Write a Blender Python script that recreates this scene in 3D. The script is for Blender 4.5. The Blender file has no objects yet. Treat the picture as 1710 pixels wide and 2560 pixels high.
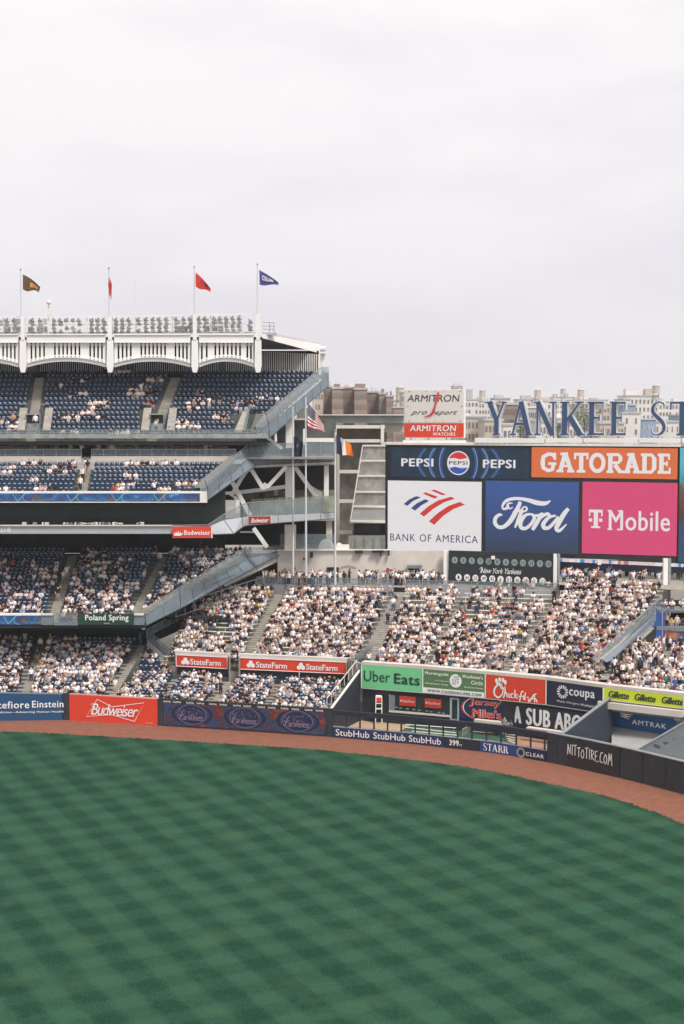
import bpy, math, random
import numpy as np
from mathutils import Vector, Matrix
R = math.radians
random.seed(7); rng = np.random.default_rng(7)
SC = bpy.context.scene; COL = SC.collection

# ------------------------------------------------------------------ camera
F = 3555.0; TH = R(3.94); H = 30.6
cd = bpy.data.cameras.new('camera'); cam = bpy.data.objects.new('camera', cd); COL.objects.link(cam)
cam.location = (0, 0, H); cam.rotation_euler = (math.pi/2 - TH, 0, 0)
cd.sensor_fit = 'VERTICAL'; cd.sensor_height = 36.0; cd.lens = 36.0*F/2560
cd.clip_start = 1; cd.clip_end = 20000
SC.camera = cam

# ------------------------------------------------------------------ sky, sun, exposure
wd = bpy.data.worlds.new("World"); SC.world = wd; wd.use_nodes = True
nt = wd.node_tree; nt.nodes.clear()
SUN_EL, SUN_AZ = 56, 142      # azimuth clockwise from +Y
out = nt.nodes.new('ShaderNodeOutputWorld'); bg = nt.nodes.new('ShaderNodeBackground')
sky = nt.nodes.new('ShaderNodeTexSky'); sky.sky_type = 'NISHITA'; sky.sun_disc = False
sky.sun_elevation = R(SUN_EL); sky.sun_rotation = R(SUN_AZ)
tc = nt.nodes.new('ShaderNodeTexCoord')
mp = nt.nodes.new('ShaderNodeMapping'); mp.inputs['Scale'].default_value = (1, 1, 3.6); mp.inputs['Location'].default_value = (.35, .2, .1)
nz = nt.nodes.new('ShaderNodeTexNoise'); nz.inputs['Scale'].default_value = 4.2; nz.inputs['Detail'].default_value = 7; nz.inputs['Roughness'].default_value = .55
cr = nt.nodes.new('ShaderNodeValToRGB')
cr.color_ramp.elements[0].position = .33; cr.color_ramp.elements[0].color = (.80, .785, .825, 1)
cr.color_ramp.elements[1].position = .56; cr.color_ramp.elements[1].color = (.885, .87, .875, 1)
sx = nt.nodes.new('ShaderNodeSeparateXYZ')
mr = nt.nodes.new('ShaderNodeMapRange'); mr.inputs['From Min'].default_value = 0.0; mr.inputs['From Max'].default_value = .30
gr = nt.nodes.new('ShaderNodeValToRGB')
gr.color_ramp.elements[0].position = 0; gr.color_ramp.elements[0].color = (.945, .925, .96, 1)
gr.color_ramp.elements[1].position = 1; gr.color_ramp.elements[1].color = (1.11, 1.095, 1.075, 1)
mul = nt.nodes.new('ShaderNodeMix'); mul.data_type = 'RGBA'; mul.blend_type = 'MULTIPLY'; mul.inputs[0].default_value = 1
sk = nt.nodes.new('ShaderNodeMix'); sk.data_type = 'RGBA'; sk.blend_type = 'MIX'; sk.inputs[0].default_value = .95
sc_ = nt.nodes.new('ShaderNodeVectorMath'); sc_.operation = 'SCALE'; sc_.inputs['Scale'].default_value = .12
L = nt.links
L.new(tc.outputs['Generated'], mp.inputs[0]); L.new(mp.outputs[0], nz.inputs['Vector']); L.new(nz.outputs['Fac'], cr.inputs[0])
L.new(tc.outputs['Generated'], sx.inputs[0]); L.new(sx.outputs['Z'], mr.inputs['Value']); L.new(mr.outputs[0], gr.inputs[0])
L.new(cr.outputs[0], mul.inputs[6]); L.new(gr.outputs[0], mul.inputs[7])
L.new(sky.outputs[0], sc_.inputs[0]); L.new(sc_.outputs[0], sk.inputs[6]); L.new(mul.outputs[2], sk.inputs[7])
L.new(sk.outputs[2], bg.inputs[0]); bg.inputs[1].default_value = .72
L.new(bg.outputs[0], out.inputs[0])
sd = bpy.data.lights.new('sun', 'SUN'); sun = bpy.data.objects.new('sun', sd); COL.objects.link(sun)
sd.energy = 2.3; sd.angle = R(16); sd.color = (1, .955, .90)
_d = Vector((math.sin(R(SUN_AZ))*math.cos(R(SUN_EL)), math.cos(R(SUN_AZ))*math.cos(R(SUN_EL)), math.sin(R(SUN_EL))))
sun.rotation_euler = (-_d).to_track_quat('-Z', 'Y').to_euler()
vs = SC.view_settings; vs.view_transform = 'Standard'; vs.look = 'None'; vs.gamma = 1; vs.exposure = .60; vs.use_curve_mapping = False
SC.cycles.max_bounces = 5; SC.cycles.volume_bounces = 0; SC.cycles.diffuse_bounces = 3

# ------------------------------------------------------------------ picks: pixel of the photograph -> place in the world
CT, ST = math.cos(TH), math.sin(TH)
def ray(px, py):
    u = (px-855)/F; v = (1280-py)/F
    return Vector((u, CT+v*ST, -ST+v*CT))
def W(px, py, D):
    d = ray(px, py); t = D/d.y
    return Vector((d.x*t, D, H+d.z*t))
def G(px, py, z=0):
    d = ray(px, py); t = (z-H)/d.z
    return Vector((d.x*t, d.y*t, z))
def XD(px, D): return Vector(((px-855)/F*D*1.0, D, 0))   # plan position (v small)
def pix(p):
    q = Vector(p)-Vector((0, 0, H)); dep = q.y*CT-q.z*ST; up = q.y*ST+q.z*CT
    return 855+F*q.x/dep, 1280-F*up/dep

# ------------------------------------------------------------------ materials
MATS = {}
def mat(name, rgb, rough=.7, metal=0., spec=.5, emit=0., var=.10, vscale=.6, bump=0., alpha=1.):
    if name in MATS: return MATS[name]
    m = bpy.data.materials.new(name); m.use_nodes = True; n = m.node_tree.nodes; l = m.node_tree.links
    b = n['Principled BSDF']; b.inputs['Roughness'].default_value = rough; b.inputs['Metallic'].default_value = metal
    b.inputs['Specular IOR Level'].default_value = spec
    if emit:
        b.inputs['Base Color'].default_value = (.01, .01, .01, 1); b.inputs['Emission Strength'].default_value = emit
        b.inputs['Specular IOR Level'].default_value = .1
    tgt = b.inputs['Emission Color'] if emit else b.inputs['Base Color']
    if var > 0:
        g = n.new('ShaderNodeNewGeometry'); t = n.new('ShaderNodeTexNoise'); t.inputs['Scale'].default_value = vscale; t.inputs['Detail'].default_value = 6
        t.inputs['Roughness'].default_value = .65
        mr_ = n.new('ShaderNodeMapRange'); mr_.inputs['From Min'].default_value = .3; mr_.inputs['From Max'].default_value = .7
        mr_.inputs['To Min'].default_value = 1-var; mr_.inputs['To Max'].default_value = 1+var
        s = n.new('ShaderNodeVectorMath'); s.operation = 'SCALE'; s.inputs[0].default_value = rgb
        l.new(g.outputs['Position'], t.inputs['Vector']); l.new(t.outputs['Fac'], mr_.inputs['Value']); l.new(mr_.outputs[0], s.inputs['Scale'])
        l.new(s.outputs[0], tgt)
        if bump:
            bp = n.new('ShaderNodeBump'); bp.inputs['Strength'].default_value = bump; l.new(t.outputs['Fac'], bp.inputs['Height']); l.new(bp.outputs[0], b.inputs['Normal'])
    else: tgt.default_value = (*rgb, 1)
    if alpha < 1: b.inputs['Alpha'].default_value = alpha
    MATS[name] = m; return m
def srgb(r, g, b):
    f = lambda c: ((c/255+.055)/1.055)**2.4 if c > 10 else c/255/12.92
    return (f(r), f(g), f(b))
def led(name, r, g, b, k=1.0): return mat(name, srgb(r, g, b), emit=k*.585, var=.015, vscale=1.5, rough=.4)
WHITE = mat('white_paint', (.83, .81, .785), .55, var=.05, vscale=.25)
OFFW = mat('aged_white_steel', (.74, .705, .65), .5, var=.14, vscale=.5)
CREAM = mat('cream_concrete', (.60, .545, .49), .85, var=.12, vscale=.35, bump=.15)
CONC = mat('tread_concrete', (.27, .25, .225), .9, var=.22, vscale=.8, bump=.2)
CONCL = mat('aisle_concrete', (.31, .285, .245), .9, var=.22, vscale=1.1, bump=.2)
BLUEG = mat('blue_grey_metal', (.165, .205, .24), .5, var=.14, vscale=.7)
GREYM = mat('grey_facade', (.40, .42, .455), .5, var=.07, vscale=.8)
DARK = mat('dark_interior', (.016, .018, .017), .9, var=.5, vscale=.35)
DARKG = mat('dark_green_glass', (.02, .035, .033), .35, var=.5, vscale=.5)
NAVY = mat('navy_paint', (.022, .028, .042), .6, var=.25, vscale=1.2)
NAVYP = mat('navy_pad', (.024, .027, .034), .65, var=.35, vscale=1.4, bump=.2)
BLACK = mat('black_frame', (.016, .016, .019), .6, var=.2)
STEEL = mat('galvanised_steel', (.36, .385, .40), .4, metal=.5, var=.1)
GLASS = mat('smoky_glass', (.26, .32, .35), .12, var=.1, alpha=.32)
GLASSG = mat('green_glass', (.36, .38, .28), .12, var=.35, vscale=.6, alpha=.5)
SEATM = mat('navy_seat_plastic', (.027, .056, .112), .30, spec=.9, var=.2, vscale=3); SEAT_GLINT = mat('seat_top_highlight', (.50, .58, .68), .4, var=.1)  # second colour paints the bright highlight on top of each folded seat
ALU = mat('bench_aluminium', (.80, .76, .68), .5, metal=.0, var=.12, vscale=1)
POLE = mat('pole_white', (.62, .62, .64), .35, var=.03)
REDS = mat('red_board', srgb(214, 62, 36), .55, var=.04); WHT = mat('white_lettering', (.84, .82, .81), .6, var=.02)
BLKT = mat('black_lettering', (.03, .03, .035), .6, var=.05)

# ------------------------------------------------------------------ objects
def tag(o, label=None, cat=None, group=None, kind=None):
    if label: o['label'] = label
    if cat: o['category'] = cat
    if group: o['group'] = group
    if kind: o['kind'] = kind
    return o
def empty(name, loc, label=None, cat=None, group=None):
    o = bpy.data.objects.new(name, None); COL.objects.link(o); o.location = loc; o.empty_display_size = .3
    return tag(o, label, cat, group)
def link(name, me, parent=None):
    o = bpy.data.objects.new(name, me); COL.objects.link(o)
    if parent is not None:
        o.parent = parent; p = parent; off = Vector(parent.location)
        while p.parent: p = p.parent; off += Vector(p.location)
        o.location = -off
    return o
class MB:
    def __init__(s): s.v = []; s.f = []; s.m = []; s.mi = 0
    def add(s, vs, fs, mi=None):
        k = len(s.v); s.v += [tuple(x) for x in vs]; s.f += [tuple(i+k for i in f) for f in fs]; s.m += [s.mi if mi is None else mi]*len(fs); return s
    def box(s, c, d, rz=0., rx=0., mi=None):
        M = Matrix.Rotation(rz, 3, 'Z') @ Matrix.Rotation(rx, 3, 'X'); c = Vector(c)
        vs = [c + M @ Vector((x*d[0]/2, y*d[1]/2, z*d[2]/2)) for x in (-1, 1) for y in (-1, 1) for z in (-1, 1)]
        return s.add(vs, [(0, 1, 3, 2), (4, 6, 7, 5), (0, 4, 5, 1), (2, 3, 7, 6), (0, 2, 6, 4), (1, 5, 7, 3)], mi)
    def beam(s, p, q, w, h=None, mi=None, up=None):
        p, q = Vector(p), Vector(q); h = h or w; d = (q-p).normalized(); up = Vector(up or (0, 0, 1))
        if abs(d.dot(up)) > .97: up = Vector((0, 1, 0))
        a = d.cross(up).normalized(); b = a.cross(d).normalized()
        vs = [o + a*(i*w/2) + b*(j*h/2) for o in (p, q) for i, j in ((-1, -1), (1, -1), (1, 1), (-1, 1))]
        return s.add(vs, [(3, 2, 1, 0), (4, 5, 6, 7), (0, 1, 5, 4), (1, 2, 6, 5), (2, 3, 7, 6), (3, 0, 4, 7)], mi)
    def tube(s, p, q, r0, r1=None, n=8, mi=None):
        p, q = Vector(p), Vector(q); r1 = r0 if r1 is None else r1; d = (q-p).normalized(); up = Vector((0, 0, 1)) if abs(d.z) < .95 else Vector((0, 1, 0))
        a = d.cross(up).normalized(); b = a.cross(d)
        vs = [o + (a*math.cos(2*math.pi*k/n) + b*math.sin(2*math.pi*k/n))*r for o, r in ((p, r0), (q, r1)) for k in range(n)]
        return s.add(vs, [(k, (k+1) % n, n+(k+1) % n, n+k) for k in range(n)] + [tuple(range(n))[::-1], tuple(range(n, 2*n))], mi)
    def prism(s, poly, ext, mi=None):       # a planar outline pushed along ext
        n = len(poly); e = Vector(ext); vs = [Vector(p) for p in poly] + [Vector(p)+e for p in poly]
        return s.add(vs, [tuple(range(n)), tuple(range(n, 2*n))[::-1]] + [(k, n+k, n+(k+1) % n, (k+1) % n) for k in range(n)], mi)
    def ball(s, c, r, n=8, m=5, sz=1., mi=None):
        c = Vector(c); vs = [c+Vector((0, 0, r*sz))]
        for i in range(1, m):
            a = math.pi*i/m
            vs += [c+Vector((r*math.sin(a)*math.cos(2*math.pi*k/n), r*math.sin(a)*math.sin(2*math.pi*k/n), r*sz*math.cos(a))) for k in range(n)]
        vs.append(c-Vector((0, 0, r*sz))); fs = [(0, 1+k, 1+(k+1) % n) for k in range(n)]
        for i in range(m-2): fs += [(1+i*n+k, 1+(i+1)*n+k, 1+(i+1)*n+(k+1) % n, 1+i*n+(k+1) % n) for k in range(n)]
        e = len(vs)-1; fs += [(e, 1+(m-2)*n+(k+1) % n, 1+(m-2)*n+k) for k in range(n)]
        return s.add(vs, fs, mi)
    def mesh(s, name, mats):
        me = bpy.data.meshes.new(name); me.from_pydata([tuple(v) for v in s.v], [], s.f)
        for m in (mats if isinstance(mats, (list, tuple)) else [mats]): me.materials.append(m)
        if len(me.materials) > 1: me.polygons.foreach_set('material_index', s.m)
        me.update(); return me
    def build(s, name, mats, parent=None): return link(name, s.mesh(name, mats), parent)

# ------------------------------------------------------------------ panels and lettering
class Panel:
    """an upright rectangle in the world: O bottom left, X along it, Z up, n towards the field"""
    def __init__(s, a, b, z0, z1):
        s.O = Vector((a[0], a[1], z0)); s.X = Vector((b[0]-a[0], b[1]-a[1], 0)); s.w = s.X.length; s.e = s.X.normalized(); s.h = z1-z0
        s.n = s.e.cross(Vector((0, 0, 1))).normalized()
    def u(s, px):       # where along the panel the photograph's column px falls (metres)
        k = (px-855)/F
        # plan ray direction for mid height
        d = ray(px, 1400); t = (s.O.x*s.e.y - s.O.y*s.e.x)/(d.x*s.e.y - d.y*s.e.x)
        return (Vector((d.x*t, d.y*t, 0))-Vector((s.O.x, s.O.y, 0))).dot(s.e)
    def P(s, x, z, off=.03): return s.O + s.e*x + Vector((0, 0, z)) + s.n*off
    def slab(s, mb, x0, z0, x1, z1, off=0., th=.2, mi=None):
        return mb.prism([s.P(x0, z0, off), s.P(x1, z0, off), s.P(x1, z1, off), s.P(x0, z1, off)], -s.n*th, mi)
def px_panel(pl, yt, yb, DL, pr, DR):
    a, b = W(pl, yt, DL), W(pr, yt, DR)
    return Panel((a.x, a.y), (b.x, b.y), W(pl, yb, DL).z, a.z)
_TC = {}
def text2d(s, bold=0., shear=0., space=1.):
    key = (s, bold, shear, space)
    if key in _TC: return _TC[key]
    cu = bpy.data.curves.new('lettering', 'FONT'); cu.body = s; cu.offset = bold; cu.shear = shear; cu.space_character = space; cu.resolution_u = 3; cu.fill_mode = 'FRONT'
    ob = bpy.data.objects.new('lettering', cu); COL.objects.link(ob)
    bpy.context.view_layer.update()
    dg = bpy.context.evaluated_depsgraph_get(); me = bpy.data.meshes.new_from_object(ob.evaluated_get(dg))
    v = np.array([x.co[:2] for x in me.vertices]); fs = [tuple(p.vertices) for p in me.polygons]
    bpy.data.objects.remove(ob); bpy.data.curves.remove(cu); bpy.data.meshes.remove(me)
    mn, mx = v.min(0), v.max(0); v = (v-mn)/(mx-mn); _TC[key] = (v, fs); return _TC[key]
def text(mb, pn, s, x0, z0, x1, z1, bold=.02, shear=0., space=1., off=.04, mi=None, slope=0.):
    b_ = max(0., bold-.004)*.9*abs(z1-z0); space = space+(.10 if bold > .012 else .0); v, fs = text2d(s, 0., shear, space); x0 += b_; x1 -= b_; z0 += b_*.5; z1 -= b_*.5
    if b_ > 0:      # heavier weights: the same letters laid again a hair to each side
        for q_, (dx, dz) in enumerate(((-b_, 0), (b_, 0), (0, -b_*.5), (0, b_*.5), (-b_*.5, 0), (b_*.5, 0))):
            mb.add([pn.P(x0+dx+(x1-x0)*a, z0+dz+(z1-z0)*b+slope*a, off-.002*(q_+1)) for a, b in v], fs, mi)
    return mb.add([pn.P(x0+(x1-x0)*a, z0+(z1-z0)*b+slope*a, off) for a, b in v], fs, mi)
def ribbon(mb, pn, pts, w, off=.05, mi=None, closed=False, step=.0012):
    """a drawn stroke: pts in panel metres, w one width or one per point; every piece lies a hair above the last"""
    P = [Vector((p[0], p[1])) for p in pts]; n = len(P)
    ws = [w]*n if not hasattr(w, '__len__') else w
    Ls, Rs = [], []
    for i in range(n):
        a = P[i-1] if (i > 0 or closed) else P[i]; b = P[(i+1) % n] if (i < n-1 or closed) else P[i]
        d = (b-a); d = d.normalized() if d.length > 1e-9 else Vector((1, 0)); nn = Vector((-d.y, d.x))
        Ls.append(P[i]+nn*ws[i]/2); Rs.append(P[i]-nn*ws[i]/2)
    for i in range(n if closed else n-1):
        j = (i+1) % n; o = off+step*i
        mb.add([pn.P(Rs[i].x, Rs[i].y, o), pn.P(Rs[j].x, Rs[j].y, o), pn.P(Ls[j].x, Ls[j].y, o), pn.P(Ls[i].x, Ls[i].y, o)], [(0, 1, 2, 3)], mi)
    return mb
def crom(pts, k=6):
    """a smooth line through points (x, y, width)"""
    P = [np.array(p, float) for p in pts]; P = [2*P[0]-P[1]]+P+[2*P[-1]-P[-2]]; o = []
    for i in range(1, len(P)-2):
        for j in range(k):
            t = j/k; a, b, c, d = P[i-1:i+3]
            o.append(.5*((2*b)+(-a+c)*t+(2*a-5*b+4*c-d)*t*t+(-a+3*b-3*c+d)*t**3))
    o.append(P[-2]); return o
def strokes(mb, pn, ss, x0, z0, sx, sz, ws=1., off=.05, mi=None, sm=True):
    for q, s in enumerate(ss):
        c = crom(s) if sm and len(s) > 2 else [np.array(p, float) for p in s]
        ribbon(mb, pn, [(x0+p[0]*sx, z0+p[1]*sz) for p in c], [max(p[2]*ws, .02) for p in c], off+q*.012, mi)
    return mb
def disc(mb, pn, cx, cz, rx, rz, off=.05, n=28, mi=None, a0=0., a1=2*math.pi):
    ring = [pn.P(cx+rx*math.cos(a0+(a1-a0)*k/n), cz+rz*math.sin(a0+(a1-a0)*k/n), off) for k in range(n if a1-a0 > 6.28 else n+1)]
    return mb.add(ring, [tuple(range(len(ring)))], mi)
# serif capitals: strokes (x0,y0,x1,y1,width) plus slabs, in a cell 0..w by 0..1
TK, TN, SF = .20, .085, .05
GLY = {
 'Y': (.86, [(.16, 1, .45, .44, TK), (.74, 1, .47, .44, TN), (.45, .5, .45, 0, TK)], [(.0, 1, .32), (.6, 1, .86), (.3, 0, .6)]),
 'A': (.86, [(.40, 1, .12, 0, TN), (.42, 1, .72, 0, TK), (.2, .34, .62, .34, TN)], [(.0, 0, .26), (.56, 0, .86)]),
 'N': (.86, [(.14, 1, .14, 0, TN), (.14, 1, .70, 0, TK), (.72, 1, .72, 0, TN)], [(.0, 1, .24), (.02, 0, .28), (.58, 1, .86)]),
 'K': (.86, [(.2, 1, .2, 0, TK), (.72, 1, .27, .45, TN), (.36, .56, .74, 0, TK)], [(.04, 1, .36), (.04, 0, .36), (.54, 1, .84), (.56, 0, .9)]),
 'E': (.66, [(.2, 1, .2, 0, TK), (.2, .965, .6, .965, .07), (.2, .52, .48, .52, TN), (.2, .035, .62, .035, .07), (.6, 1, .6, .76, .05), (.62, 0, .62, .26, .05), (.47, .62, .47, .42, .05)], [(.04, 1, .3), (.04, 0, .3)]),
 'T': (.72, [(.36, 1, .36, 0, TK), (.02, .965, .7, .965, .07), (.04, 1, .04, .76, .05), (.68, 1, .68, .76, .05)], [(.2, 0, .52)]),
 'R': (.8, [(.2, 1, .2, 0, TK), (.46, .52, .72, 0, TK)], [(.04, 1, .3), (.04, 0, .36), (.6, 0, .84)]),
 'I': (.36, [(.18, 1, .18, 0, TK)], [(.02, 1, .34), (.02, 0, .34)]),
}
CUR = {'S': [[(.56, .78, .03), (.54, .93, .06), (.34, .985, .06), (.14, .86, .11), (.16, .66, .14), (.36, .5, .16), (.54, .34, .14), (.56, .14, .11), (.34, .015, .06), (.12, .06, .05), (.06, .26, .03)]],
       'R': [[(.2, .965, .06), (.44, .96, .07), (.6, .86, .12), (.6, .62, .12), (.44, .51, .07), (.2, .51, .05)]]}
def serif(mb, pn, s, x0, z0, x1, z1, off=.05, mi=None, grow=0.):
    wid = sum((GLY[c][0] if c in GLY else {'S': .64, ' ': .4}[c])+.05 for c in s)-.05
    k = (x1-x0)/wid; hh = z1-z0; x = x0; q = 0
    for c in s:
        if c in GLY:
            for a in GLY[c][1]:
                w = a[4]*k*.9+grow if abs(a[0]-a[2]) < .5*abs(a[1]-a[3])+.3 else a[4]*hh*.9+grow
                ribbon(mb, pn, [(x+a[0]*k, z0+a[1]*hh), (x+a[2]*k, z0+a[3]*hh)], w, off+q*.006, mi); q += 1
            for (a, y, b) in GLY[c][2]:
                zz = z0+(SF/2 if y == 0 else 1-SF/2)*hh
                ribbon(mb, pn, [(x+a*k-grow/2, zz), (x+b*k+grow/2, zz)], SF*hh+grow, off+q*.006, mi); q += 1
        for cc in CUR.get(c, []):
            cv = crom(cc, 5); ribbon(mb, pn, [(x+p[0]*k, z0+p[1]*hh) for p in cv], [p[2]*k+grow for p in cv], off+q*.006, mi); q += 1
        x += (GLY[c][0] if c in GLY else {'S': .64, ' ': .4}[c])*k+.05*k
    return mb

# ==================================================================== THE GROUND
def sheet(name, pts, m, z=None, cuts=1):
    mb = MB(); mb.add([(p[0], p[1], p[2] if z is None else z) for p in pts], [tuple(range(len(pts)))]); o = mb.build(name, m); o['kind'] = 'structure'; return o
WALLP = [(-260, 1812), (0, 1798), (165, 1800), (395, 1814), (600, 1827), (820, 1842), (1030, 1860), (1240, 1883), (1367, 1905), (1470, 1926), (1560, 1947), (1710, 1986), (1860, 2030), (2080, 2110)]
WALL = [G(*p) for p in WALLP]
GRP = [(-260, 1840), (0, 1830), (200, 1838), (400, 1850), (580, 1861), (763, 1873), (930, 1889), (1090, 1908), (1200, 1924), (1308, 1946), (1420, 1970), (1527, 1995), (1620, 2026), (1710, 2062), (1900, 2150)]
def smooth2(P, k=5):
    return [Vector((c[0], c[1], 0)) for c in crom([(p.x, p.y, 0) for p in P], k)]
GRE = smooth2([G(*p) for p in GRP], 6)
def node_mat(name): 
    m = bpy.data.materials.new(name); m.use_nodes = True; return m, m.node_tree.nodes, m.node_tree.links, m.node_tree.nodes['Principled BSDF']
# mown turf: two sets of mowing stripes crossing at right angles (the way the blades lie)
gm, n, l, b = node_mat('mown_turf')
g = n.new('ShaderNodeNewGeometry')
def wave(ang, ph, per=4.98):
    d = n.new('ShaderNodeVectorMath'); d.operation = 'DOT_PRODUCT'; k = 2*math.pi/per
    d.inputs[1].default_value = (math.cos(R(ang))*k, math.sin(R(ang))*k, 0); 
    wn = n.new('ShaderNodeTexNoise'); wn.inputs['Scale'].default_value = .45; wn.inputs['Detail'].default_value = 5
    wm = n.new('ShaderNodeMath'); wm.operation = 'MULTIPLY_ADD'; wm.inputs[1].default_value = 1.2; wm.inputs[2].default_value = -ph-.6
    a = n.new('ShaderNodeMath'); a.operation = 'ADD'; s = n.new('ShaderNodeMath'); s.operation = 'COSINE'
    t = n.new('ShaderNodeMath'); t.operation = 'MULTIPLY'; t.inputs[1].default_value = 2.8
    c = n.new('ShaderNodeMath'); c.operation = 'TANH'
    l.new(g.outputs['Position'], d.inputs[0]); l.new(g.outputs['Position'], wn.inputs['Vector']); l.new(wn.outputs['Fac'], wm.inputs[0])
    l.new(d.outputs['Value'], a.inputs[0]); l.new(wm.outputs[0], a.inputs[1]); l.new(a.outputs[0], s.inputs[0]); l.new(s.outputs[0], t.inputs[0]); l.new(t.outputs[0], c.inputs[0]); return c
def phase(ang, p, per=4.98): return (math.cos(R(ang))*p[0]+math.sin(R(ang))*p[1])*2*math.pi/per
c0 = (-11.73, 104.81)
w1 = wave(-61.8, phase(-61.8, c0, 3.05), 3.05); w2 = wave(28.2, phase(28.2, c0, 3.3), 3.3)
ad = n.new('ShaderNodeMath'); ad.operation = 'MULTIPLY_ADD'; ad.inputs[1].default_value = .62; l.new(w1.outputs[0], ad.inputs[0]); l.new(w2.outputs[0], ad.inputs[2])
big = n.new('ShaderNodeTexNoise'); big.inputs['Scale'].default_value = .11; big.inputs['Detail'].default_value = 5
fin = n.new('ShaderNodeTexNoise'); fin.inputs['Scale'].default_value = 1.7; fin.inputs['Detail'].default_value = 8; fin.inputs['Roughness'].default_value = .8
l.new(g.outputs['Position'], big.inputs['Vector']); l.new(g.outputs['Position'], fin.inputs['Vector'])
m1 = n.new('ShaderNodeMath'); m1.operation = 'MULTIPLY_ADD'; m1.inputs[1].default_value = .22; m1.inputs[2].default_value = .5; l.new(ad.outputs[0], m1.inputs[0])
m2 = n.new('ShaderNodeMath'); m2.operation = 'MULTIPLY_ADD'; m2.inputs[1].default_value = -.45; l.new(big.outputs['Fac'], m2.inputs[0]); l.new(m1.outputs[0], m2.inputs[2])
m3 = n.new('ShaderNodeMath'); m3.operation = 'MULTIPLY_ADD'; m3.inputs[1].default_value = -1.1; l.new(fin.outputs['Fac'], m3.inputs[0]); l.new(m2.outputs[0], m3.inputs[2])
bl = n.new('ShaderNodeTexNoise'); bl.inputs['Scale'].default_value = 7.; bl.inputs['Detail'].default_value = 3; bl.inputs['Roughness'].default_value = .9; l.new(g.outputs['Position'], bl.inputs['Vector'])
m5 = n.new('ShaderNodeMath'); m5.operation = 'MULTIPLY_ADD'; m5.inputs[1].default_value = -2.4; l.new(bl.outputs['Fac'], m5.inputs[0]); l.new(m3.outputs[0], m5.inputs[2])
m4 = n.new('ShaderNodeMath'); m4.operation = 'ADD'; m4.inputs[1].default_value = 2.02; l.new(m5.outputs[0], m4.inputs[0])
rp = n.new('ShaderNodeValToRGB'); rp.color_ramp.elements[0].position = .0; rp.color_ramp.elements[0].color = (.032, .090, .051, 1)
rp.color_ramp.elements[1].position = 1; rp.color_ramp.elements[1].color = (.007, .038, .021, 1)
l.new(m4.outputs[0], rp.inputs[0])
yn = n.new('ShaderNodeTexNoise'); yn.inputs['Scale'].default_value = .3; yn.inputs['Detail'].default_value = 7; l.new(g.outputs['Position'], yn.inputs['Vector'])
yr = n.new('ShaderNodeMapRange'); yr.inputs['From Min'].default_value = .55; yr.inputs['From Max'].default_value = .78; yr.inputs['To Max'].default_value = .55; l.new(yn.outputs['Fac'], yr.inputs['Value'])
ym = n.new('ShaderNodeMix'); ym.data_type = 'RGBA'; ym.inputs[7].default_value = (.048, .096, .044, 1)
l.new(yr.outputs[0], ym.inputs[0]); l.new(rp.outputs[0], ym.inputs[6]); l.new(ym.outputs[2], b.inputs['Base Color'])
b.inputs['Roughness'].default_value = .9; b.inputs['Specular IOR Level'].default_value = .08
bp = n.new('ShaderNodeBump'); bp.inputs['Strength'].default_value = .5; bp.inputs['Distance'].default_value = .05; l.new(fin.outputs['Fac'], bp.inputs['Height']); l.new(bp.outputs[0], b.inputs['Normal'])
gpts = [(p.x, p.y) for p in GRE] + [(90, 70), (90, -40), (-110, -40), (-110, 128)]
sheet('field_grass', [(x, y, .008) for x, y in gpts], gm)
CLAY = mat('track_clay', (.205, .074, .042), .95, var=.18, vscale=1.2, bump=.3)
sheet('warning_track', [(-110, -60, .004), (95, -60, .004), (95, 95, .004)] + [(p.x, p.y+.3, .004) for p in WALL[::-1]] + [(-110, 140, .004)], CLAY)
sheet('city_ground', [(-6000, -300, -.15), (6000, -300, -.15), (6000, 14000, -.15), (-6000, 14000, -.15)], mat('city_ground', (.20, .18, .16), .95, var=.3, vscale=.02))
# inward tufts along the ragged grass edge
eg = MB()
for i in range(len(GRE)-1):
    a, c = GRE[i], GRE[i+1]; nseg = max(2, int((c-a).length/.35)); nrm = Vector((-(c-a).y, (c-a).x, 0)).normalized()
    if c.x < -45 or a.x > 35: continue
    for k in range(nseg):
        p = a.lerp(c, k/nseg)+Vector((random.uniform(-.1, .1), 0, 0)); q = p+(c-a).normalized()*random.uniform(.25, .8)
        eg.add([(p.x, p.y, .010), (q.x, q.y, .010), *[tuple(((p+q)/2+nrm*random.uniform(.04, .28)*s)[:2])+(.03,) for s in (1,)]], [(0, 1, 2)])
tag(eg.build('edge_grass', gm), 'ragged turf edge growing against the red clay track', 'grass', kind='stuff')

# ==================================================================== OUTFIELD WALL
WH = 2.62
wall = empty('outfield_wall', WALL[3], 'dark padded outfield wall curving round the clay track, hung with advertising boards', 'outfield wall')
def wall_at(px):
    for i in range(len(WALLP)-1):
        if WALLP[i][0] <= px <= WALLP[i+1][0]:
            k = (px-855)/F; a, c = WALL[i], WALL[i+1]; d = ray(px, 1870)
            s, t = a.x*d.y-a.y*d.x, c.x*d.y-c.y*d.x; u = s/(s-t) if s != t else 0
            return a.lerp(c, u)
def wall_slab(name, m, p0, p1, z0, z1, th=.35, step=None, off=0.):
    obs = []; xs = [p0]+[p[0] for p in WALLP if p0 < p[0] < p1]+[p1]
    mb = MB()
    for a, c in zip(xs[:-1], xs[1:]):
        A, C = wall_at(a), wall_at(c); pn = Panel(A, C, z0, z1); pn.slab(mb, 0, 0, pn.w, pn.h, off, th)
    return mb.build(name, m, wall)
def wpanel(p0, p1, z0, z1): return Panel(wall_at(p0), wall_at(p1), z0, z1)
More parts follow.
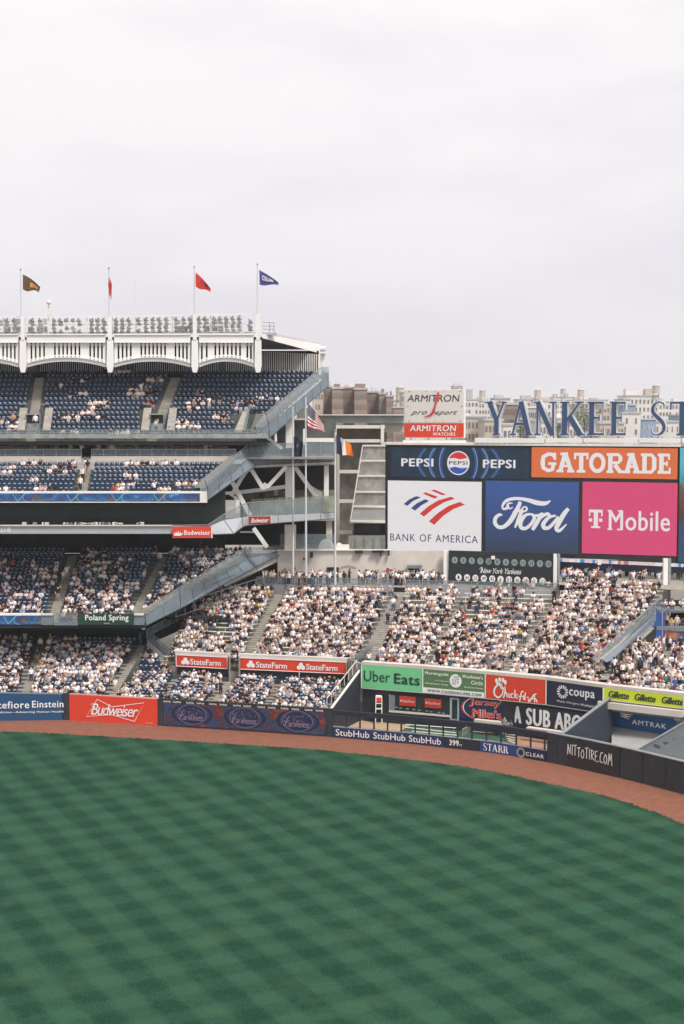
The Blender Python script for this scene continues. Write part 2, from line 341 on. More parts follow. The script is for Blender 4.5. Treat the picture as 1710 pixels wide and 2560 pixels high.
def pads(p0, p1, z0, z1, m, w=44):
    xs = np.linspace(p0, p1, max(1, round((p1-p0)/w))+1)
    for a, c in zip(xs[:-1], xs[1:]):
        pn = wpanel(a, c, z0, z1); mb = MB(); pn.slab(mb, .03, 0, pn.w-.03, pn.h, 0, .35); mb.build('wall_pad', m, wall)
wall_slab('wall_core', BLACK, -250, 820, -.1, WH-.05, .3, off=-.36)
wall_slab('wall_core', BLACK, 1367, 2070, -.1, WH-.05, .3, off=-.36)
pads(-250, -100, 0, WH, NAVYP); pads(158, 175, 0, WH, NAVYP); pads(395, 410, 0, WH, NAVYP); pads(812, 832, 0, WH, NAVYP)
pads(1367, 1423, 0, WH, NAVYP, 28); pads(1550, 2070, 0, WH, NAVYP, 60)
def cap(p0, p1, z, m, hh=.06):
    wall_slab('wall_cap', m, p0, p1, z, z+hh, .45, off=.04)
cap(-250, 158, WH, STEEL); cap(158, 175, WH, NAVY); cap(175, 395, WH, mat('pink_cap', (.55, .25, .22), .6)); cap(395, 832, WH, BLACK); cap(1367, 2070, WH, STEEL)
def board(p0, p1, z0, z1, m, name='advert_board', label=None, th=.3):
    pn = wpanel(p0, p1, z0, z1); mb = MB(); pn.slab(mb, .02, 0, pn.w-.02, pn.h, .05, th); o = mb.build(name, m, wall)
    if label: o['label'] = label
    return pn, o
TEALB = mat('teal_blue_board', srgb(26, 72, 112), .55, var=.06)
pn, o = board(-100, 158, 0, WH, TEALB, label='blue advertising board with white lettering Montefiore Einstein')
t = MB(); text(t, pn, 'Montefiore', pn.u(-62), 1.25, pn.u(68), 1.98, .028, off=.09); text(t, pn, 'Einstein', pn.u(75), 1.3, pn.u(154), 2.0, .028, off=.09)
text(t, pn, 'Excellence and Medicine\u2014Advancing Human Health', pn.u(-95), .72, pn.u(154), .98, .03, off=.09)
for wx in (76, 79.5, 82.5, 86): pass
t.build('lettering', WHT, o)
pn, o = board(175, 395, 0, WH, REDS, label='red beer advertising board with a white bow tie outline')
t = MB(); X = pn.u
cx0, cx1 = X(212), X(358)
bt = [(X(240), 2.30), (X(276), 1.62), (X(358), 2.22), (X(333), .30), (X(275), .84), (X(212), .50)]
ribbon(t, pn, bt, .07, .09, closed=True)
text(t, pn, 'Budweiser', X(224), .72, X(343), 1.88, .012, .35, .86, off=.12)
strokes(t, pn, [[(0, 0, .03), (.35, .35, .08), (.2, .62, .05), (0, .5, .04)]], X(224), 1.1, 1.2, 1.2, off=.14)
text(t, pn, 'ENJOY RESPONSIBLY', X(361), .17, X(380), .25, .02, off=.09)
t.build('lettering', WHT, o)
# ribbon of dark display with club artwork, three roundels
lm, n, l, b = node_mat('artwork_display'); g = n.new('ShaderNodeNewGeometry'); t1 = n.new('ShaderNodeTexNoise'); t1.inputs['Scale'].default_value = .55; t1.inputs['Detail'].default_value = 5
r1 = n.new('ShaderNodeValToRGB'); e = r1.color_ramp.elements; e[0].position = .36; e[0].color = (*srgb(150, 58, 30), 1); e[1].position = .62; e[1].color = (*srgb(40, 54, 92), 1)
x = e.new(.46); x.color = (*srgb(52, 50, 72), 1); x = e.new(.75); x.color = (*srgb(92, 74, 90), 1)
l.new(g.outputs['Position'], t1.inputs['Vector']); l.new(t1.outputs['Fac'], r1.inputs[0]); l.new(r1.outputs[0], b.inputs['Emission Color']); b.inputs['Emission Strength'].default_value = .55; b.inputs['Base Color'].default_value = (.01, .01, .01, 1); b.inputs['Roughness'].default_value = .5
PINK = led('pink_neon', 176, 140, 168, .6); BLU = led('display_blue', 50, 58, 92, .5); BLU2 = led('display_pale_blue', 80, 86, 122, .5); ORG = led('display_orange', 150, 66, 44, .5)
YK = [[(.0, 1, .06), (.12, .75, .07), (.2, .62, .05)], [(.42, 1.05, .05), (.2, .55, .07), (.02, .05, .08), (-.1, 0, .04)]]
for (p0, p1, cxp, rr) in ((410, 541, 478, 36), (541, 676, 611, 37), (676, 812, 744, 38)):
    pn, o = board(p0, p1, .18, 2.34, lm, 'display_board', label='dark video board with a blue roundel and pink script')
    cx = pn.u(cxp); r = pn.u(cxp+rr)-cx
    t = MB(); disc(t, pn, cx, 1.15, r*1.45, 1.06, .08, mi=0); disc(t, pn, cx, 1.15, r*1.2, .95, .09, mi=1); disc(t, pn, cx, 1.15, r*.95, .86, .10, mi=0)
    ribbon(t, pn, [(cx+r*math.cos(a), 1.16+1.0*math.sin(a)) for a in np.linspace(0, 2*math.pi, 28)[:-1]], .045, .12, 2, True)
    for q in range(110):
        a = random.uniform(0, 6.28); rr2 = random.uniform(.15, .8); x_, z_ = cx+r*rr2*math.cos(a)+.15, 1.35+.75*rr2*math.sin(a)
        ribbon(t, pn, [(x_, z_), (x_+random.uniform(-.22, .22), z_+random.uniform(-.14, .14))], .035, .13+.002*q, random.choice((1, 2, 1)))
    for s in (-1, 1):
        for q in range(7): 
            x_ = cx+s*r*random.uniform(1.5, 1.8); z_ = random.uniform(.2, 1.9); pn.slab(t, x_-.2, z_, x_+.2, z_+.3, .085+.003*q, .003, random.choice((3, 3, 1)))
    t.build('roundel', [BLU, BLU2, PINK, ORG], o)
    t = MB(); text(t, pn, 'Yankees', cx-r*.85, .62, cx+r*.85, 1.22, -.01, .35, .85, off=.30)
    strokes(t, pn, YK, cx-r*.8, .75, 1.1, .9, 1., off=.32); t.build('lettering', PINK, o)
wall_slab('display_header', BLACK, 410, 812, 2.34, WH, .3, off=.06); wall_slab('display_sill', BLACK, 410, 812, 0, .18, .3, off=.04)
t = MB()
for x0 in (410, 435, 467, 493, 524, 550, 584, 610, 645, 671, 703, 730, 763, 790):
    A = wpanel(x0, x0+19, 0, WH); text(t, A, 'StubHub', 0, 2.40, A.w, 2.58, .03, off=.10)
t.build('lettering', WHT, wall)
# low boards in front of the bullpen with the open rail above
BNAVY = mat('board_navy', srgb(24, 44, 84), .55, var=.08); BDRK = mat('board_slate', srgb(30, 34, 44), .6, var=.1)
for (p0, p1, m) in ((832, 1112, BNAVY), (1112, 1200, BDRK), (1200, 1292, mat('board_blue', srgb(30, 62, 120), .5)), (1292, 1367, mat('board_deep_navy', srgb(24, 32, 60), .5))):
    obs = []
    xs = [p0]+[p[0] for p in WALLP if p0 < p[0] < p1]+[p1]
    for a, c in zip(xs[:-1], xs[1:]):
        board(a, c, 0, 1.0, m)
cap(832, 1367, 1.0, STEEL, .04)
def on_wall(mb, fn, p0, p1, *a, **k): fn(mb, wpanel(p0, p1, 0, WH), *a, **k)
t = MB()
for (a, c) in ((840, 924), (934, 1014), (1023, 1103)):
    A = wpanel(a, c, 0, WH); text(t, A, 'StubHub', 0, .22, A.w, .84, .006, off=.09)
A = wpanel(1124, 1148, 0, WH); text(t, A, '399', 0, .30, A.w, .82, .045, off=.10); A = wpanel(1149.5, 1156, 0, WH); text(t, A, 'FT', 0, .30, A.w, .48, .03, off=.10)
A = wpanel(1209, 1273, 0, WH); serif(t, A, 'STARR', 0, .20, A.w, .84, .10)
A = wpanel(1316, 1361, 0, WH); text(t, A, 'CLEAR', 0, .28, A.w, .62, .03, 0, 1.1, off=.10)
A = wpanel(1294, 1313, 0, WH)
for k in range(18):
    for r_ in (.30, .38, .45):
        a = 2*math.pi*k/18+r_; disc(t, A, A.w/2+r_*.95*math.cos(a), .48+r_*math.sin(a), .032, .032, .10, 6)
t.build('lettering', WHT, wall)
pn, o = board(1423, 1550, 0, WH, mat('black_board', (.018, .017, .016), .6), label='black board with hand brushed lettering NITTOTIRE.COM')
NT = {'N': (.5, [[(.05, 0, 1), (.1, 1, 1)], [(.1, .95, 1), (.4, .1, 1)], [(.4, .1, 1), (.47, 1, 1)]]), 'I': (.2, [[(.1, 0, 1), (.12, 1, 1)]]),
 'T': (.44, [[(.22, 0, 1), (.24, .95, 1)], [(0, .88, 1), (.46, .98, 1)]]), 'O': (.48, [[(.25, .8, 1), (.06, .5, 1), (.1, .1, 1), (.3, .02, 1), (.44, .4, 1), (.34, .8, 1), (.2, .84, 1)]]),
 'R': (.46, [[(.08, 0, 1), (.1, .95, 1)], [(.08, .95, 1), (.4, .85, 1), (.34, .55, 1), (.1, .45, 1)], [(.12, .45, 1), (.45, 0, 1)]]),
 'E': (.42, [[(.38, .95, 1), (.08, .9, 1), (.08, .05, 1), (.4, .02, 1)], [(.08, .48, 1), (.34, .5, 1)]]), '.': (.16, [[(.05, 0, 1), (.1, .1, 1)]]),
 'C': (.4, [[(.38, .9, 1), (.14, .85, 1), (.02, .4, 1), (.14, .04, 1), (.38, .1, 1)]]), 'M': (.62, [[(.04, 0, 1), (.16, 1, 1)], [(.16, 1, 1), (.3, .35, 1)], [(.3, .35, 1), (.48, 1, 1)], [(.48, 1, 1), (.58, 0, 1)]])}
t = MB(); x = 0; tot = sum(NT[c][0]+.06 for c in 'NITTOTIRE.COM'); kx = (pn.u(1541)-pn.u(1425))/tot
for c in 'NITTOTIRE.COM':
    hh = .95*random.uniform(.9, 1.08); strokes(t, pn, [[(p[0]*kx, p[1]*hh, .075*random.uniform(.8, 1.2)) for p in s] for s in NT[c][1]], pn.u(1425)+x*kx, 1.12-.2*(x/tot)+random.uniform(-.04, .04), 1, 1, off=.10, sm=(c in 'OCR'))
    x += NT[c][0]+.06
t.build('lettering', WHT, o)
# open rail above the low boards
RAILN = mat('rail_navy', srgb(30, 36, 52), .5, var=.15)
wall_slab('top_rail', RAILN, 832, 1367, 2.16, 2.58, .3)
for p in (866, 900, 935, 969, 1003, 1038, 1073, 1108, 1144, 1180, 1216, 1253, 1291, 1327, 1362):
    A = wall_at(p); mb = MB(); mb.box((A.x, A.y+.1, 1.6), (.16, .12, 1.13)); mb.build('rail_post', RAILN, wall)

# ==================================================================== PEOPLE (pose meshes are one continuous skinned surface)
SKINS = [srgb(225, 175, 150), srgb(214, 160, 130), srgb(190, 135, 105), srgb(150, 100, 75), srgb(105, 70, 52), srgb(232, 190, 168)]
TOPS = [('white shirt', (.86, .81, .79), 52), ('cream shirt', (.78, .70, .64), 9), ('pale jersey', (.76, .74, .77), 8), ('navy shirt', (.028, .036, .075), 16), ('black shirt', (.02, .02, .022), 15),
        ('grey shirt', (.24, .24, .26), 7), ('light blue shirt', (.25, .38, .60), 2), ('blue shirt', (.05, .12, .30), 1.2), ('red shirt', (.45, .055, .045), .8), ('tan top', (.42, .29, .21), 3),
        ('teal shirt', (.06, .25, .24), .4), ('yellow shirt', (.62, .46, .12), .3), ('pink top', (.70, .46, .44), 1.5)]
LEGS = [('jeans', (.07, .11, .19), 3), ('black trousers', (.022, .022, .025), 3), ('khaki shorts', (.36, .28, .20), 2.5), ('pale shorts', (.52, .50, .48), 2), ('navy shorts', (.03, .04, .08), 3.5)]
HATS = [('', None, 5), ('navy cap', (.02, .028, .06), 4), ('white cap', (.72, .70, .68), 1.4), ('straw hat', (.55, .42, .24), .25)]
HAIRS = [('dark hair', (.018, .013, .010), 6), ('brown hair', (.07, .038, .02), 4), ('blond hair', (.36, .25, .13), 1.5), ('grey hair', (.3, .29, .28), .7)]
def pick(tab): 
    w = np.array([t[2] for t in tab], float); return tab[rng.choice(len(tab), p=w/w.sum())]
POSES = {}
def pose_mesh(name, J, E, sub=0):
    me = bpy.data.meshes.new('pose'); keys = list(J); me.from_pydata([J[k][0] for k in keys], [], [(keys.index(a), keys.index(b_)) for a, b_ in E])
    ob = bpy.data.objects.new('pose', me); COL.objects.link(ob); md = ob.modifiers.new('s', 'SKIN')
    for i, k in enumerate(keys): 
        sv = me.skin_vertices[0].data[i]; r_ = J[k][1]; sv.radius = r_ if isinstance(r_, tuple) else (r_, r_); sv.use_root = (i == 0)
    bpy.context.view_layer.update(); dg = bpy.context.evaluated_depsgraph_get(); ev = ob.evaluated_get(dg); m2 = bpy.data.meshes.new_from_object(ev)
    v = np.array([q.co[:] for q in m2.vertices]); fs = []
    for p in m2.polygons:
        vv = list(p.vertices); fs += [(vv[0], vv[i], vv[i+1]) for i in range(1, len(vv)-1)]
    bpy.data.objects.remove(ob); fs = np.array(fs)
    cen = v[fs].mean(1); seg = []
    P = {k: np.array(J[k][0]) for k in keys}
    best = np.full(len(cen), 1e9); reg = np.zeros(len(cen), int)
    for a, b_ in E:
        A, B = P[a], P[b_]; t = np.clip(((cen-A)@(B-A))/max((B-A)@(B-A), 1e-9), 0, 1); d = np.linalg.norm(cen-(A+t[:, None]*(B-A)), axis=1)
        nm = a+b_; r_ = 0
        if 'head' in nm or 'crown' in nm: r_ = 1
        elif 'hand' in nm or 'elbow' in nm and 'shoulder' not in nm: r_ = 2
        elif 'foot' in nm or 'toe' in nm: r_ = 4
        elif 'knee' in nm or 'hip' in nm: r_ = 3
        up = d < best; best[up] = d[up]; reg[up] = r_
    hd = P['head']; cr_ = (reg == 1) & ((cen[:, 2] > hd[2]+.055) | (cen[:, 1] > hd[1]+.045)); reg[cr_] = 5       # hair or cap
    hat = (reg == 5) & (cen[:, 2] > hd[2]+.05); reg[hat] = 6
    return v, fs, reg
def seated(ax=0., lean=0., up=0, legs=0):
    s = .0; L_ = lean
    J = {'pelvis': ((0, .0, .52), (.16, .12)), 'belly': ((0, -.02-L_*.3, .70), (.15, .11)), 'chest': ((0, -.02-L_, .90), (.18, .12)), 'neck': ((0, -.03-L_*1.2, 1.05), .065), 'head': ((ax*.04, -.06-L_*1.4, 1.17), (.105, .115)), 'crown': ((ax*.05, -.05-L_*1.4, 1.29), .085)}
    E = [('pelvis', 'belly'), ('belly', 'chest'), ('chest', 'neck'), ('neck', 'head'), ('head', 'crown')]
    for q, sg in (('l', -1), ('r', 1)):
        J['shoulder'+q] = ((sg*.19, -L_, .97), .07)
        if up and (sg == 1 or up == 2): J['elbow'+q] = ((sg*.30, -.08-L_, 1.16), .048); J['hand'+q] = ((sg*.20, -.14-L_, 1.40), .042)
        else: J['elbow'+q] = ((sg*.27, -.08-L_, .72), .05); J['hand'+q] = ((sg*(.10+.08*legs), -.34, .66), .045)
        J['hip'+q] = ((sg*.10, -.04, .50), .10); J['knee'+q] = ((sg*(.12+.06*legs), -.46, .52), .075); J['ankle'+q] = ((sg*(.12+.05*legs), -.48+.06*legs, .10), .05); J['foot'+q] = ((sg*.13, -.62, .05), .045)
        E += [('chest', 'shoulder'+q), ('shoulder'+q, 'elbow'+q), ('elbow'+q, 'hand'+q), ('pelvis', 'hip'+q), ('hip'+q, 'knee'+q), ('knee'+q, 'ankle'+q), ('ankle'+q, 'foot'+q)]
    return J, E
def standing(st=0., up=0, turn=0.):
    J = {'pelvis': ((0, 0, .95), (.16, .11)), 'belly': ((0, 0, 1.12), (.145, .10)), 'chest': ((0, 0, 1.32), (.18, .115)), 'neck': ((0, -.01, 1.47), .06), 'head': ((0, -.03, 1.59), (.10, .11)), 'crown': ((0, -.02, 1.70), .085)}
    E = [('pelvis', 'belly'), ('belly', 'chest'), ('chest', 'neck'), ('neck', 'head'), ('head', 'crown')]
    for q, sg in (('l', -1), ('r', 1)):
        J['shoulder'+q] = ((sg*.19, 0, 1.40), .068)
        if up == 1: J['elbow'+q] = ((sg*.27, -.05, 1.15), .048); J['hand'+q] = ((sg*.12, -.28, 1.22), .042)
        elif up == 2 and sg == 1: J['elbow'+q] = ((sg*.34, -.05, 1.58), .048); J['hand'+q] = ((sg*.28, -.1, 1.82), .042)
        else: J['elbow'+q] = ((sg*.27, .03, 1.13), .048); J['hand'+q] = ((sg*.26, -.07, .88), .042)
        J['hip'+q] = ((sg*.10, 0, .90), .10); J['knee'+q] = ((sg*.12, -.03-sg*st, .50), .07); J['ankle'+q] = ((sg*.12, .02-sg*st*1.6, .09), .05); J['foot'+q] = ((sg*.14, -.14-sg*st*1.6, .045), .045)
        E += [('chest', 'shoulder'+q), ('shoulder'+q, 'elbow'+q), ('elbow'+q, 'hand'+q), ('pelvis', 'hip'+q), ('hip'+q, 'knee'+q), ('knee'+q, 'ankle'+q), ('ankle'+q, 'foot'+q)]
    return J, E
for nm, je in {'sitting upright': seated(), 'leaning forward': seated(0, .12), 'sitting with knees apart': seated(-1, .03, 0, 1), 'sitting with one arm raised': seated(1, 0, 1), 'sitting with both arms raised': seated(0, 0, 2, 1),
               'standing': standing(), 'standing with folded arms': standing(0, 1), 'walking': standing(.14), 'standing with one arm up': standing(.03, 2)}.items():
    POSES[nm] = pose_mesh(nm, *je)
SIT = [k for k in POSES if 'sit' in k or 'lean' in k]; STD = [k for k in POSES if k not in SIT]
pm, n, l, b = node_mat('clothing_and_skin'); at = n.new('ShaderNodeAttribute'); at.attribute_name = 'Cloth'; l.new(at.outputs['Color'], b.inputs['Base Color']); b.inputs['Roughness'].default_value = .85; b.inputs['Specular IOR Level'].default_value = .2
PEOPLE = []      # dict(pos, rz, pose, scale, outfit, where, row)
def outfit():
    return dict(top=pick(TOPS), leg=pick(LEGS), hat=pick(HATS), hair=pick(HAIRS), skin=SKINS[rng.integers(len(SKINS))], sleeve=rng.random() < .12)
def colours(of, reg):
    sk = np.array(of['skin']); tab = np.zeros((7, 3)); tab[0] = of['top'][1]; tab[1] = sk; tab[2] = of['top'][1] if of['sleeve'] else sk
    tab[3] = of['leg'][1]; tab[4] = (.6, .58, .56) if hash(of['leg'][0]) % 2 else (.04, .04, .04)
    if 'shorts' in of['leg'][0]: tab[4] = sk*.9
    tab[5] = of['hair'][1]; tab[6] = of['hat'][1] if of['hat'][1] else of['hair'][1]
    return tab[reg]
def build_people(lst, name, mesh_only=False, local=False):
    V, Fs, C = [], [], []; k = 0
    for p in lst:
        v, fs, reg = POSES[p['pose']]; v = v*p['s']
        if not local:
            c, s = math.cos(p['rz']), math.sin(p['rz']); v = np.stack([v[:, 0]*c-v[:, 1]*s, v[:, 0]*s+v[:, 1]*c, v[:, 2]], 1)+np.array(p['pos'])
        V.append(v); Fs.append(fs+k); C.append(colours(p['of'], reg)); k += len(v)
    V, Fs, C = np.concatenate(V), np.concatenate(Fs), np.concatenate(C)
    me = bpy.data.meshes.new(name); me.vertices.add(len(V)); me.vertices.foreach_set('co', V.ravel()); nf = len(Fs)
    me.loops.add(nf*3); me.loops.foreach_set('vertex_index', Fs.ravel().astype(np.int32)); me.polygons.add(nf)
    me.polygons.foreach_set('loop_start', np.arange(0, nf*3, 3, dtype=np.int32)); me.polygons.foreach_set('loop_total', np.full(nf, 3, np.int32)); me.polygons.foreach_set('use_smooth', np.ones(nf, bool))
    a = me.color_attributes.new('Cloth', 'FLOAT_COLOR', 'CORNER'); a.data.foreach_set('color', np.repeat(np.concatenate([C, np.ones((nf, 1))], 1), 3, 0).ravel().astype(np.float32))
    me.materials.append(pm); me.update(calc_edges=True); return me
def person(pos, face=0., pose=None, where='', row=0, of=None):
    pose = pose or SIT[rng.choice(len(SIT), p=[.38, .26, .26, .06, .04])]
    PEOPLE.append(dict(pos=tuple(pos), rz=face+rng.normal(0, .28), pose=pose, s=rng.uniform(.82, 1.0), of=of or outfit(), where=where, row=row))

# ==================================================================== STANDS
SEATS = []       # (pos, rz, where, row, taken)
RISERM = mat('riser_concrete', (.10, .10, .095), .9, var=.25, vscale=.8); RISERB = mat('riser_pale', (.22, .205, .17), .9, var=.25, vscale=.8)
_NG = rng.random((64, 64))
def noise1(x, y, s=0):
    def g_(x, y): 
        i, j = int(math.floor(x)), int(math.floor(y)); u, v = x-i, y-j; u, v = u*u*(3-2*u), v*v*(3-2*v); N = lambda a, b: _NG[a % 64, b % 64]
        return (N(i, j)*(1-u)+N(i+1, j)*u)*(1-v)+(N(i, j+1)*(1-u)+N(i+1, j+1)*u)*v
    return .65*g_(x*.9+s*7, y*.8+s*5)+.35*g_(x*2.1+s*3, y*1.9+s)
def stand(name, label, cols, n, z0, z1, aisles, occ, where, seat='seat', seatpitch=.56, parent=None, z0b=None, void=None, tread=CONC, benches=False, seed=0, clus=0, zback=None):
    """cols: [((fx,fy),(bx,by)), ...]; aisles: set of column intervals that are steps; occ(t, px) chance a place is taken"""
    ang0 = 0.; inview_ = lambda p: -60 < pix(p)[0] < 1770
    root = empty(name, (cols[0][0][0], cols[0][0][1], z0), label, 'seating stand')
    tb, rb, ab, bb = MB(), MB(), MB(), MB(); nc = len(cols)
    def pt(ci, t):
        f, b_ = cols[ci]; return (f[0]+(b_[0]-f[0])*t, f[1]+(b_[1]-f[1])*t)
    zz = lambda k: z0+(z1-z0)*k/(n-1)
    for k in range(n):
        t0, t1 = k/n, (k+1)/n; z = zz(k); zp = zz(k-1) if k else z0-.3
        for c in range(nc-1):
            isA = c in aisles; A, B, C_, D_ = pt(c, t0), pt(c+1, t0), pt(c+1, t1), pt(c, t1)
            mb = ab if isA else tb
            mb.add([(*A, z), (*B, z), (*C_, z), (*D_, z)], [(0, 1, 2, 3)])
            (ab if isA else rb).add([(*A, zp), (*B, zp), (*B, z), (*A, z)], [(0, 1, 2, 3)])
            if isA:     # half step inside the aisle
                h = (z-zp)/2; M = lambda p, q, f_: (p[0]+(q[0]-p[0])*f_, p[1]+(q[1]-p[1])*f_)
                if k < n-1:
                    hz = z+(zz(k+1)-z)/2; e0, e1 = M(A, D_, .55), M(B, C_, .55)
                    ab.add([(*e0, z), (*e1, z), (*e1, hz), (*e0, hz)], [(0, 1, 2, 3)]); ab.add([(*e0, hz), (*e1, hz), (*C_, hz), (*D_, hz)], [(0, 1, 2, 3)])
                if rng.random() < .16 and inview_((A[0], A[1], z)): f_ = rng.uniform(.2, .8); person((A[0]+(B[0]-A[0])*f_, A[1]+(D_[1]-A[1])*.4, z), ang0, STD[rng.integers(len(STD))], where+' stairs', k+1)
                continue
            a, e = Vector(pt(c, t0+.62/n)), Vector(pt(c+1, t0+.62/n)); ln = (e-a).length; d = (e-a).normalized(); ang = math.atan2(d.y, d.x)
            if benches and ln > 1:
                p, q = a+d*.25, e-d*.25; mbx = MB(); nn = Vector((-d.y, d.x))
                mbx.beam((p.x, p.y, z+.42), (q.x, q.y, z+.42), .30, .05)
                for s_ in np.arange(.3, (q-p).length, 2.4): pp = p+d*s_; mbx.box((pp.x, pp.y, z+.2), (.06, .2, .40), ang)
                mbx.build('bench', ALU, root)
            m = int((ln-.5)/seatpitch); off = (ln-m*seatpitch)/2
            run = 0
            for s_ in range(m):
                p = a+d*(off+(s_+.5)*seatpitch); ppx, ppy = pix((p.x, p.y, z+.6))
                if ppx < -70 or ppx > 1790: continue
                if void and void(ppx, ppy): continue
                pr = occ(t0, ppx)
                if clus:
                    taken = run > 0
                    run -= 1
                    if run < -1 and rng.random() < pr: run = int(rng.integers(1, 6)); taken = True
                else: taken = rng.random() < min(.97, pr+(noise1(p.x*.42, k*.50, seed)-.5)*3.0*(1.12-min(pr, 1)))
                if not benches: SEATS.append(((p.x, p.y, z), ang, where, k+1, taken))
                if taken:
                    jx = rng.uniform(-.11, .11); pose = None
                    if rng.random() < .035: pose = STD[rng.integers(len(STD))]
                    fwd = Vector((d.y, -d.x))*((.08 if pose is None else .35)+rng.uniform(-.08, .12))
                    person((p.x+fwd.x+jx, p.y+fwd.y, z-.04), ang, pose, where, k+1)
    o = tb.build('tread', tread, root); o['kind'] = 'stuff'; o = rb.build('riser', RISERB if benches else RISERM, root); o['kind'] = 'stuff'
    if ab.v: o = ab.build('aisle_steps', CONCL, root); o['kind'] = 'stuff'
    return root
def col(pf, Df, pb, Db): return ((XD(pf, Df).x, Df), (XD(pb, Db).x, Db))
# --- field level
def fD(px): return wall_at(px).y+1.0
def fcol(pf, pb, Db): return col(pf, fD(pf), pb, Db)
field_left = stand('lower_stand', 'crowded navy seats of the lower stand directly behind the Einstein and Budweiser boards',
    [fcol(-230, -170, 158), fcol(-95, -50, 158), fcol(-78, -33, 158), fcol(36, 88, 158), fcol(56, 108, 158), fcol(248, 346, 157), fcol(266, 362, 157)], 16, 1.45, 4.9, {1, 3, 5},
    lambda t, p: .88 if .12 < t < .85 else (.75 if t <= .12 else .40), 'stand behind the Budweiser wall board', seed=1)
field_right = stand('lower_stand', 'half filled navy seats in front of the red StateFarm boards',
    [fcol(266, 330, 149.6), fcol(395, 440, 149.2), fcol(505, 565, 147.8), fcol(523, 585, 147.6), fcol(660, 700, 146.2), fcol(815, 868, 144.4)], 10, 1.45, 2.55, {2},
    lambda t, p: (.45 if p < 450 else .74) if t > .45 else .86, 'lower stand below the red boards', seed=2)
def rowcol(pf, Df, pb, Db): return col(pf, Df, pb, Db)
stand('lower_stand', 'small wedge of mostly empty navy seats beside the glass corner wall',
    [rowcol(330, 150.4, 362, 157), rowcol(432, 149.6, 372, 157)], 6, 2.9, 5.0, set(), lambda t, p: .25, 'wedge of seats beside the glass corner', seed=3)
# --- main level
main_st = stand('main_stand', 'crowded navy seats of the middle stand above the Poland Spring board',
    [col(-230, 150, -130, 167), col(-60, 150, -12, 167), col(112, 150, 170, 167), col(136, 150, 192, 167), col(312, 150, 402, 167), col(332, 150, 420, 167), col(362, 150, 642, 167)], 19, 8.55, 14.0, {2, 4},
    lambda t, p: (.45 if p < 140 else .68 if p < 330 else .55) * (1 if t < .62 else .85 if t < .8 else .35), 'middle stand above the green water board', seed=4)
# --- terrace level
mezz = stand('terrace_stand', 'thinly filled navy seats of the terrace above the blue display ribbon',
    [col(-230, 153, -140, 159.4), col(188, 153, 205, 159.4), col(212, 153, 228, 159.4), col(500, 153, 573, 159.4)], 8, 21.35, 24.4, {1},
    lambda t, p: (.13 if t > .8 or t < .15 else .05) , 'terrace above the blue display ribbon', clus=1, seed=5)
# --- upper deck
def vom(px, py):
    return any(a < px < b_ and c < py < d for a, b_, c, d in ((46, 122, 1018, 1084), (350, 420, 1018, 1084), (582, 652, 1030, 1088)))
upper = stand('upper_stand', 'mostly empty navy seats of the top stand under the white arched frieze',
    [col(-230, 159.5, -160, 172), col(66, 159.5, 92, 172), col(90, 159.5, 114, 172), col(368, 159.5, 433, 172), col(392, 159.5, 457, 172), col(640, 159.5, 796, 172)], 14, 27.85, 34.95, {1, 3},
    lambda t, p: .12 if t < .35 else (.08 if t < .6 else .02), 'top stand under the white frieze', clus=1, void=vom, seed=6)
# --- bleachers
bl1 = stand('bleachers', 'packed aluminium bench bleachers behind the red StateFarm boards',
    [col(398, 151.4, 500, 163.5), col(592, 149.0, 690, 162), col(612, 148.8, 712, 162), col(884, 146.0, 986, 161)], 17, 4.15, 9.95, {1},
    lambda t, p: .88 if p > 600 else (.76 if t < .3 or t > .5 else .40), 'bleachers behind the red boards', benches=True, seatpitch=.46, seed=8)
bl2 = stand('bleachers', 'packed bench bleachers above the Uber Eats and Chick-fil-A boards',
    [col(905, 140.4, 990, 159.5), col(925, 140.2, 1012, 159.3), col(1060, 138.0, 1160, 158.5), col(1236, 134.9, 1400, 156.8), col(1256, 134.5, 1424, 156.6)], 18, 4.95, 10.2, {0, 3},
    lambda t, p: .95 if t < .6 else .62, 'bleachers above the green and red boards', benches=True, seatpitch=.46, seed=9)
bl3 = stand('bleachers', 'tightly packed bench bleachers above the coupa board under the pink screen',
    [col(1256, 134.5, 1424, 156.6), col(1380, 131.9, 1560, 154.5), col(1498, 129.0, 1668, 152.5)], 22, 4.95, 11.6, set(),
    lambda t, p: 1.15, 'bleachers above the navy and white board', benches=True, seatpitch=.46, seed=10)
bl4 = stand('bleachers', 'low packed bleacher rows above the yellow razor board',
    [col(1498, 128.9, 1560, 134.2), col(1712, 124.3, 1740, 131), col(1960, 119.8, 2000, 128)], 6, 4.75, 6.0, set(), lambda t, p: 1.1, 'low rows above the yellow board', benches=True, seatpitch=.5, seed=11)

# ---- decks, facades and interiors of the left grandstand
gs = empty('grandstand', (-30, 150, 0), 'tall three tiered grandstand with pale facades and dark concourses between its tiers', 'grandstand')
XL = -58.
def slab(name, m, x0, x1, y0, y1, z0, z1, parent=gs):
    mb = MB(); mb.box(((x0+x1)/2, (y0+y1)/2, (z0+z1)/2), (x1-x0, y1-y0, z1-z0)); return mb.build(name, m, parent)
def facade(name, m, p0, p1, yt, yb, D, th=.3, parent=gs, x0=None):
    a, c = W(p0, yt, D), W(p1, yb, D); return slab(name, m, a.x, c.x, D-th/2, D+th/2, c.z, a.z, parent)
# lower concourse behind field seats
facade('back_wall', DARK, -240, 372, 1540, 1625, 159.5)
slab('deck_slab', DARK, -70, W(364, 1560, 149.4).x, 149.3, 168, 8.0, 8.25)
slab('deck_slab', DARK, XD(364, 150).x, XD(560, 160).x, 156, 168, 8.0, 8.25)
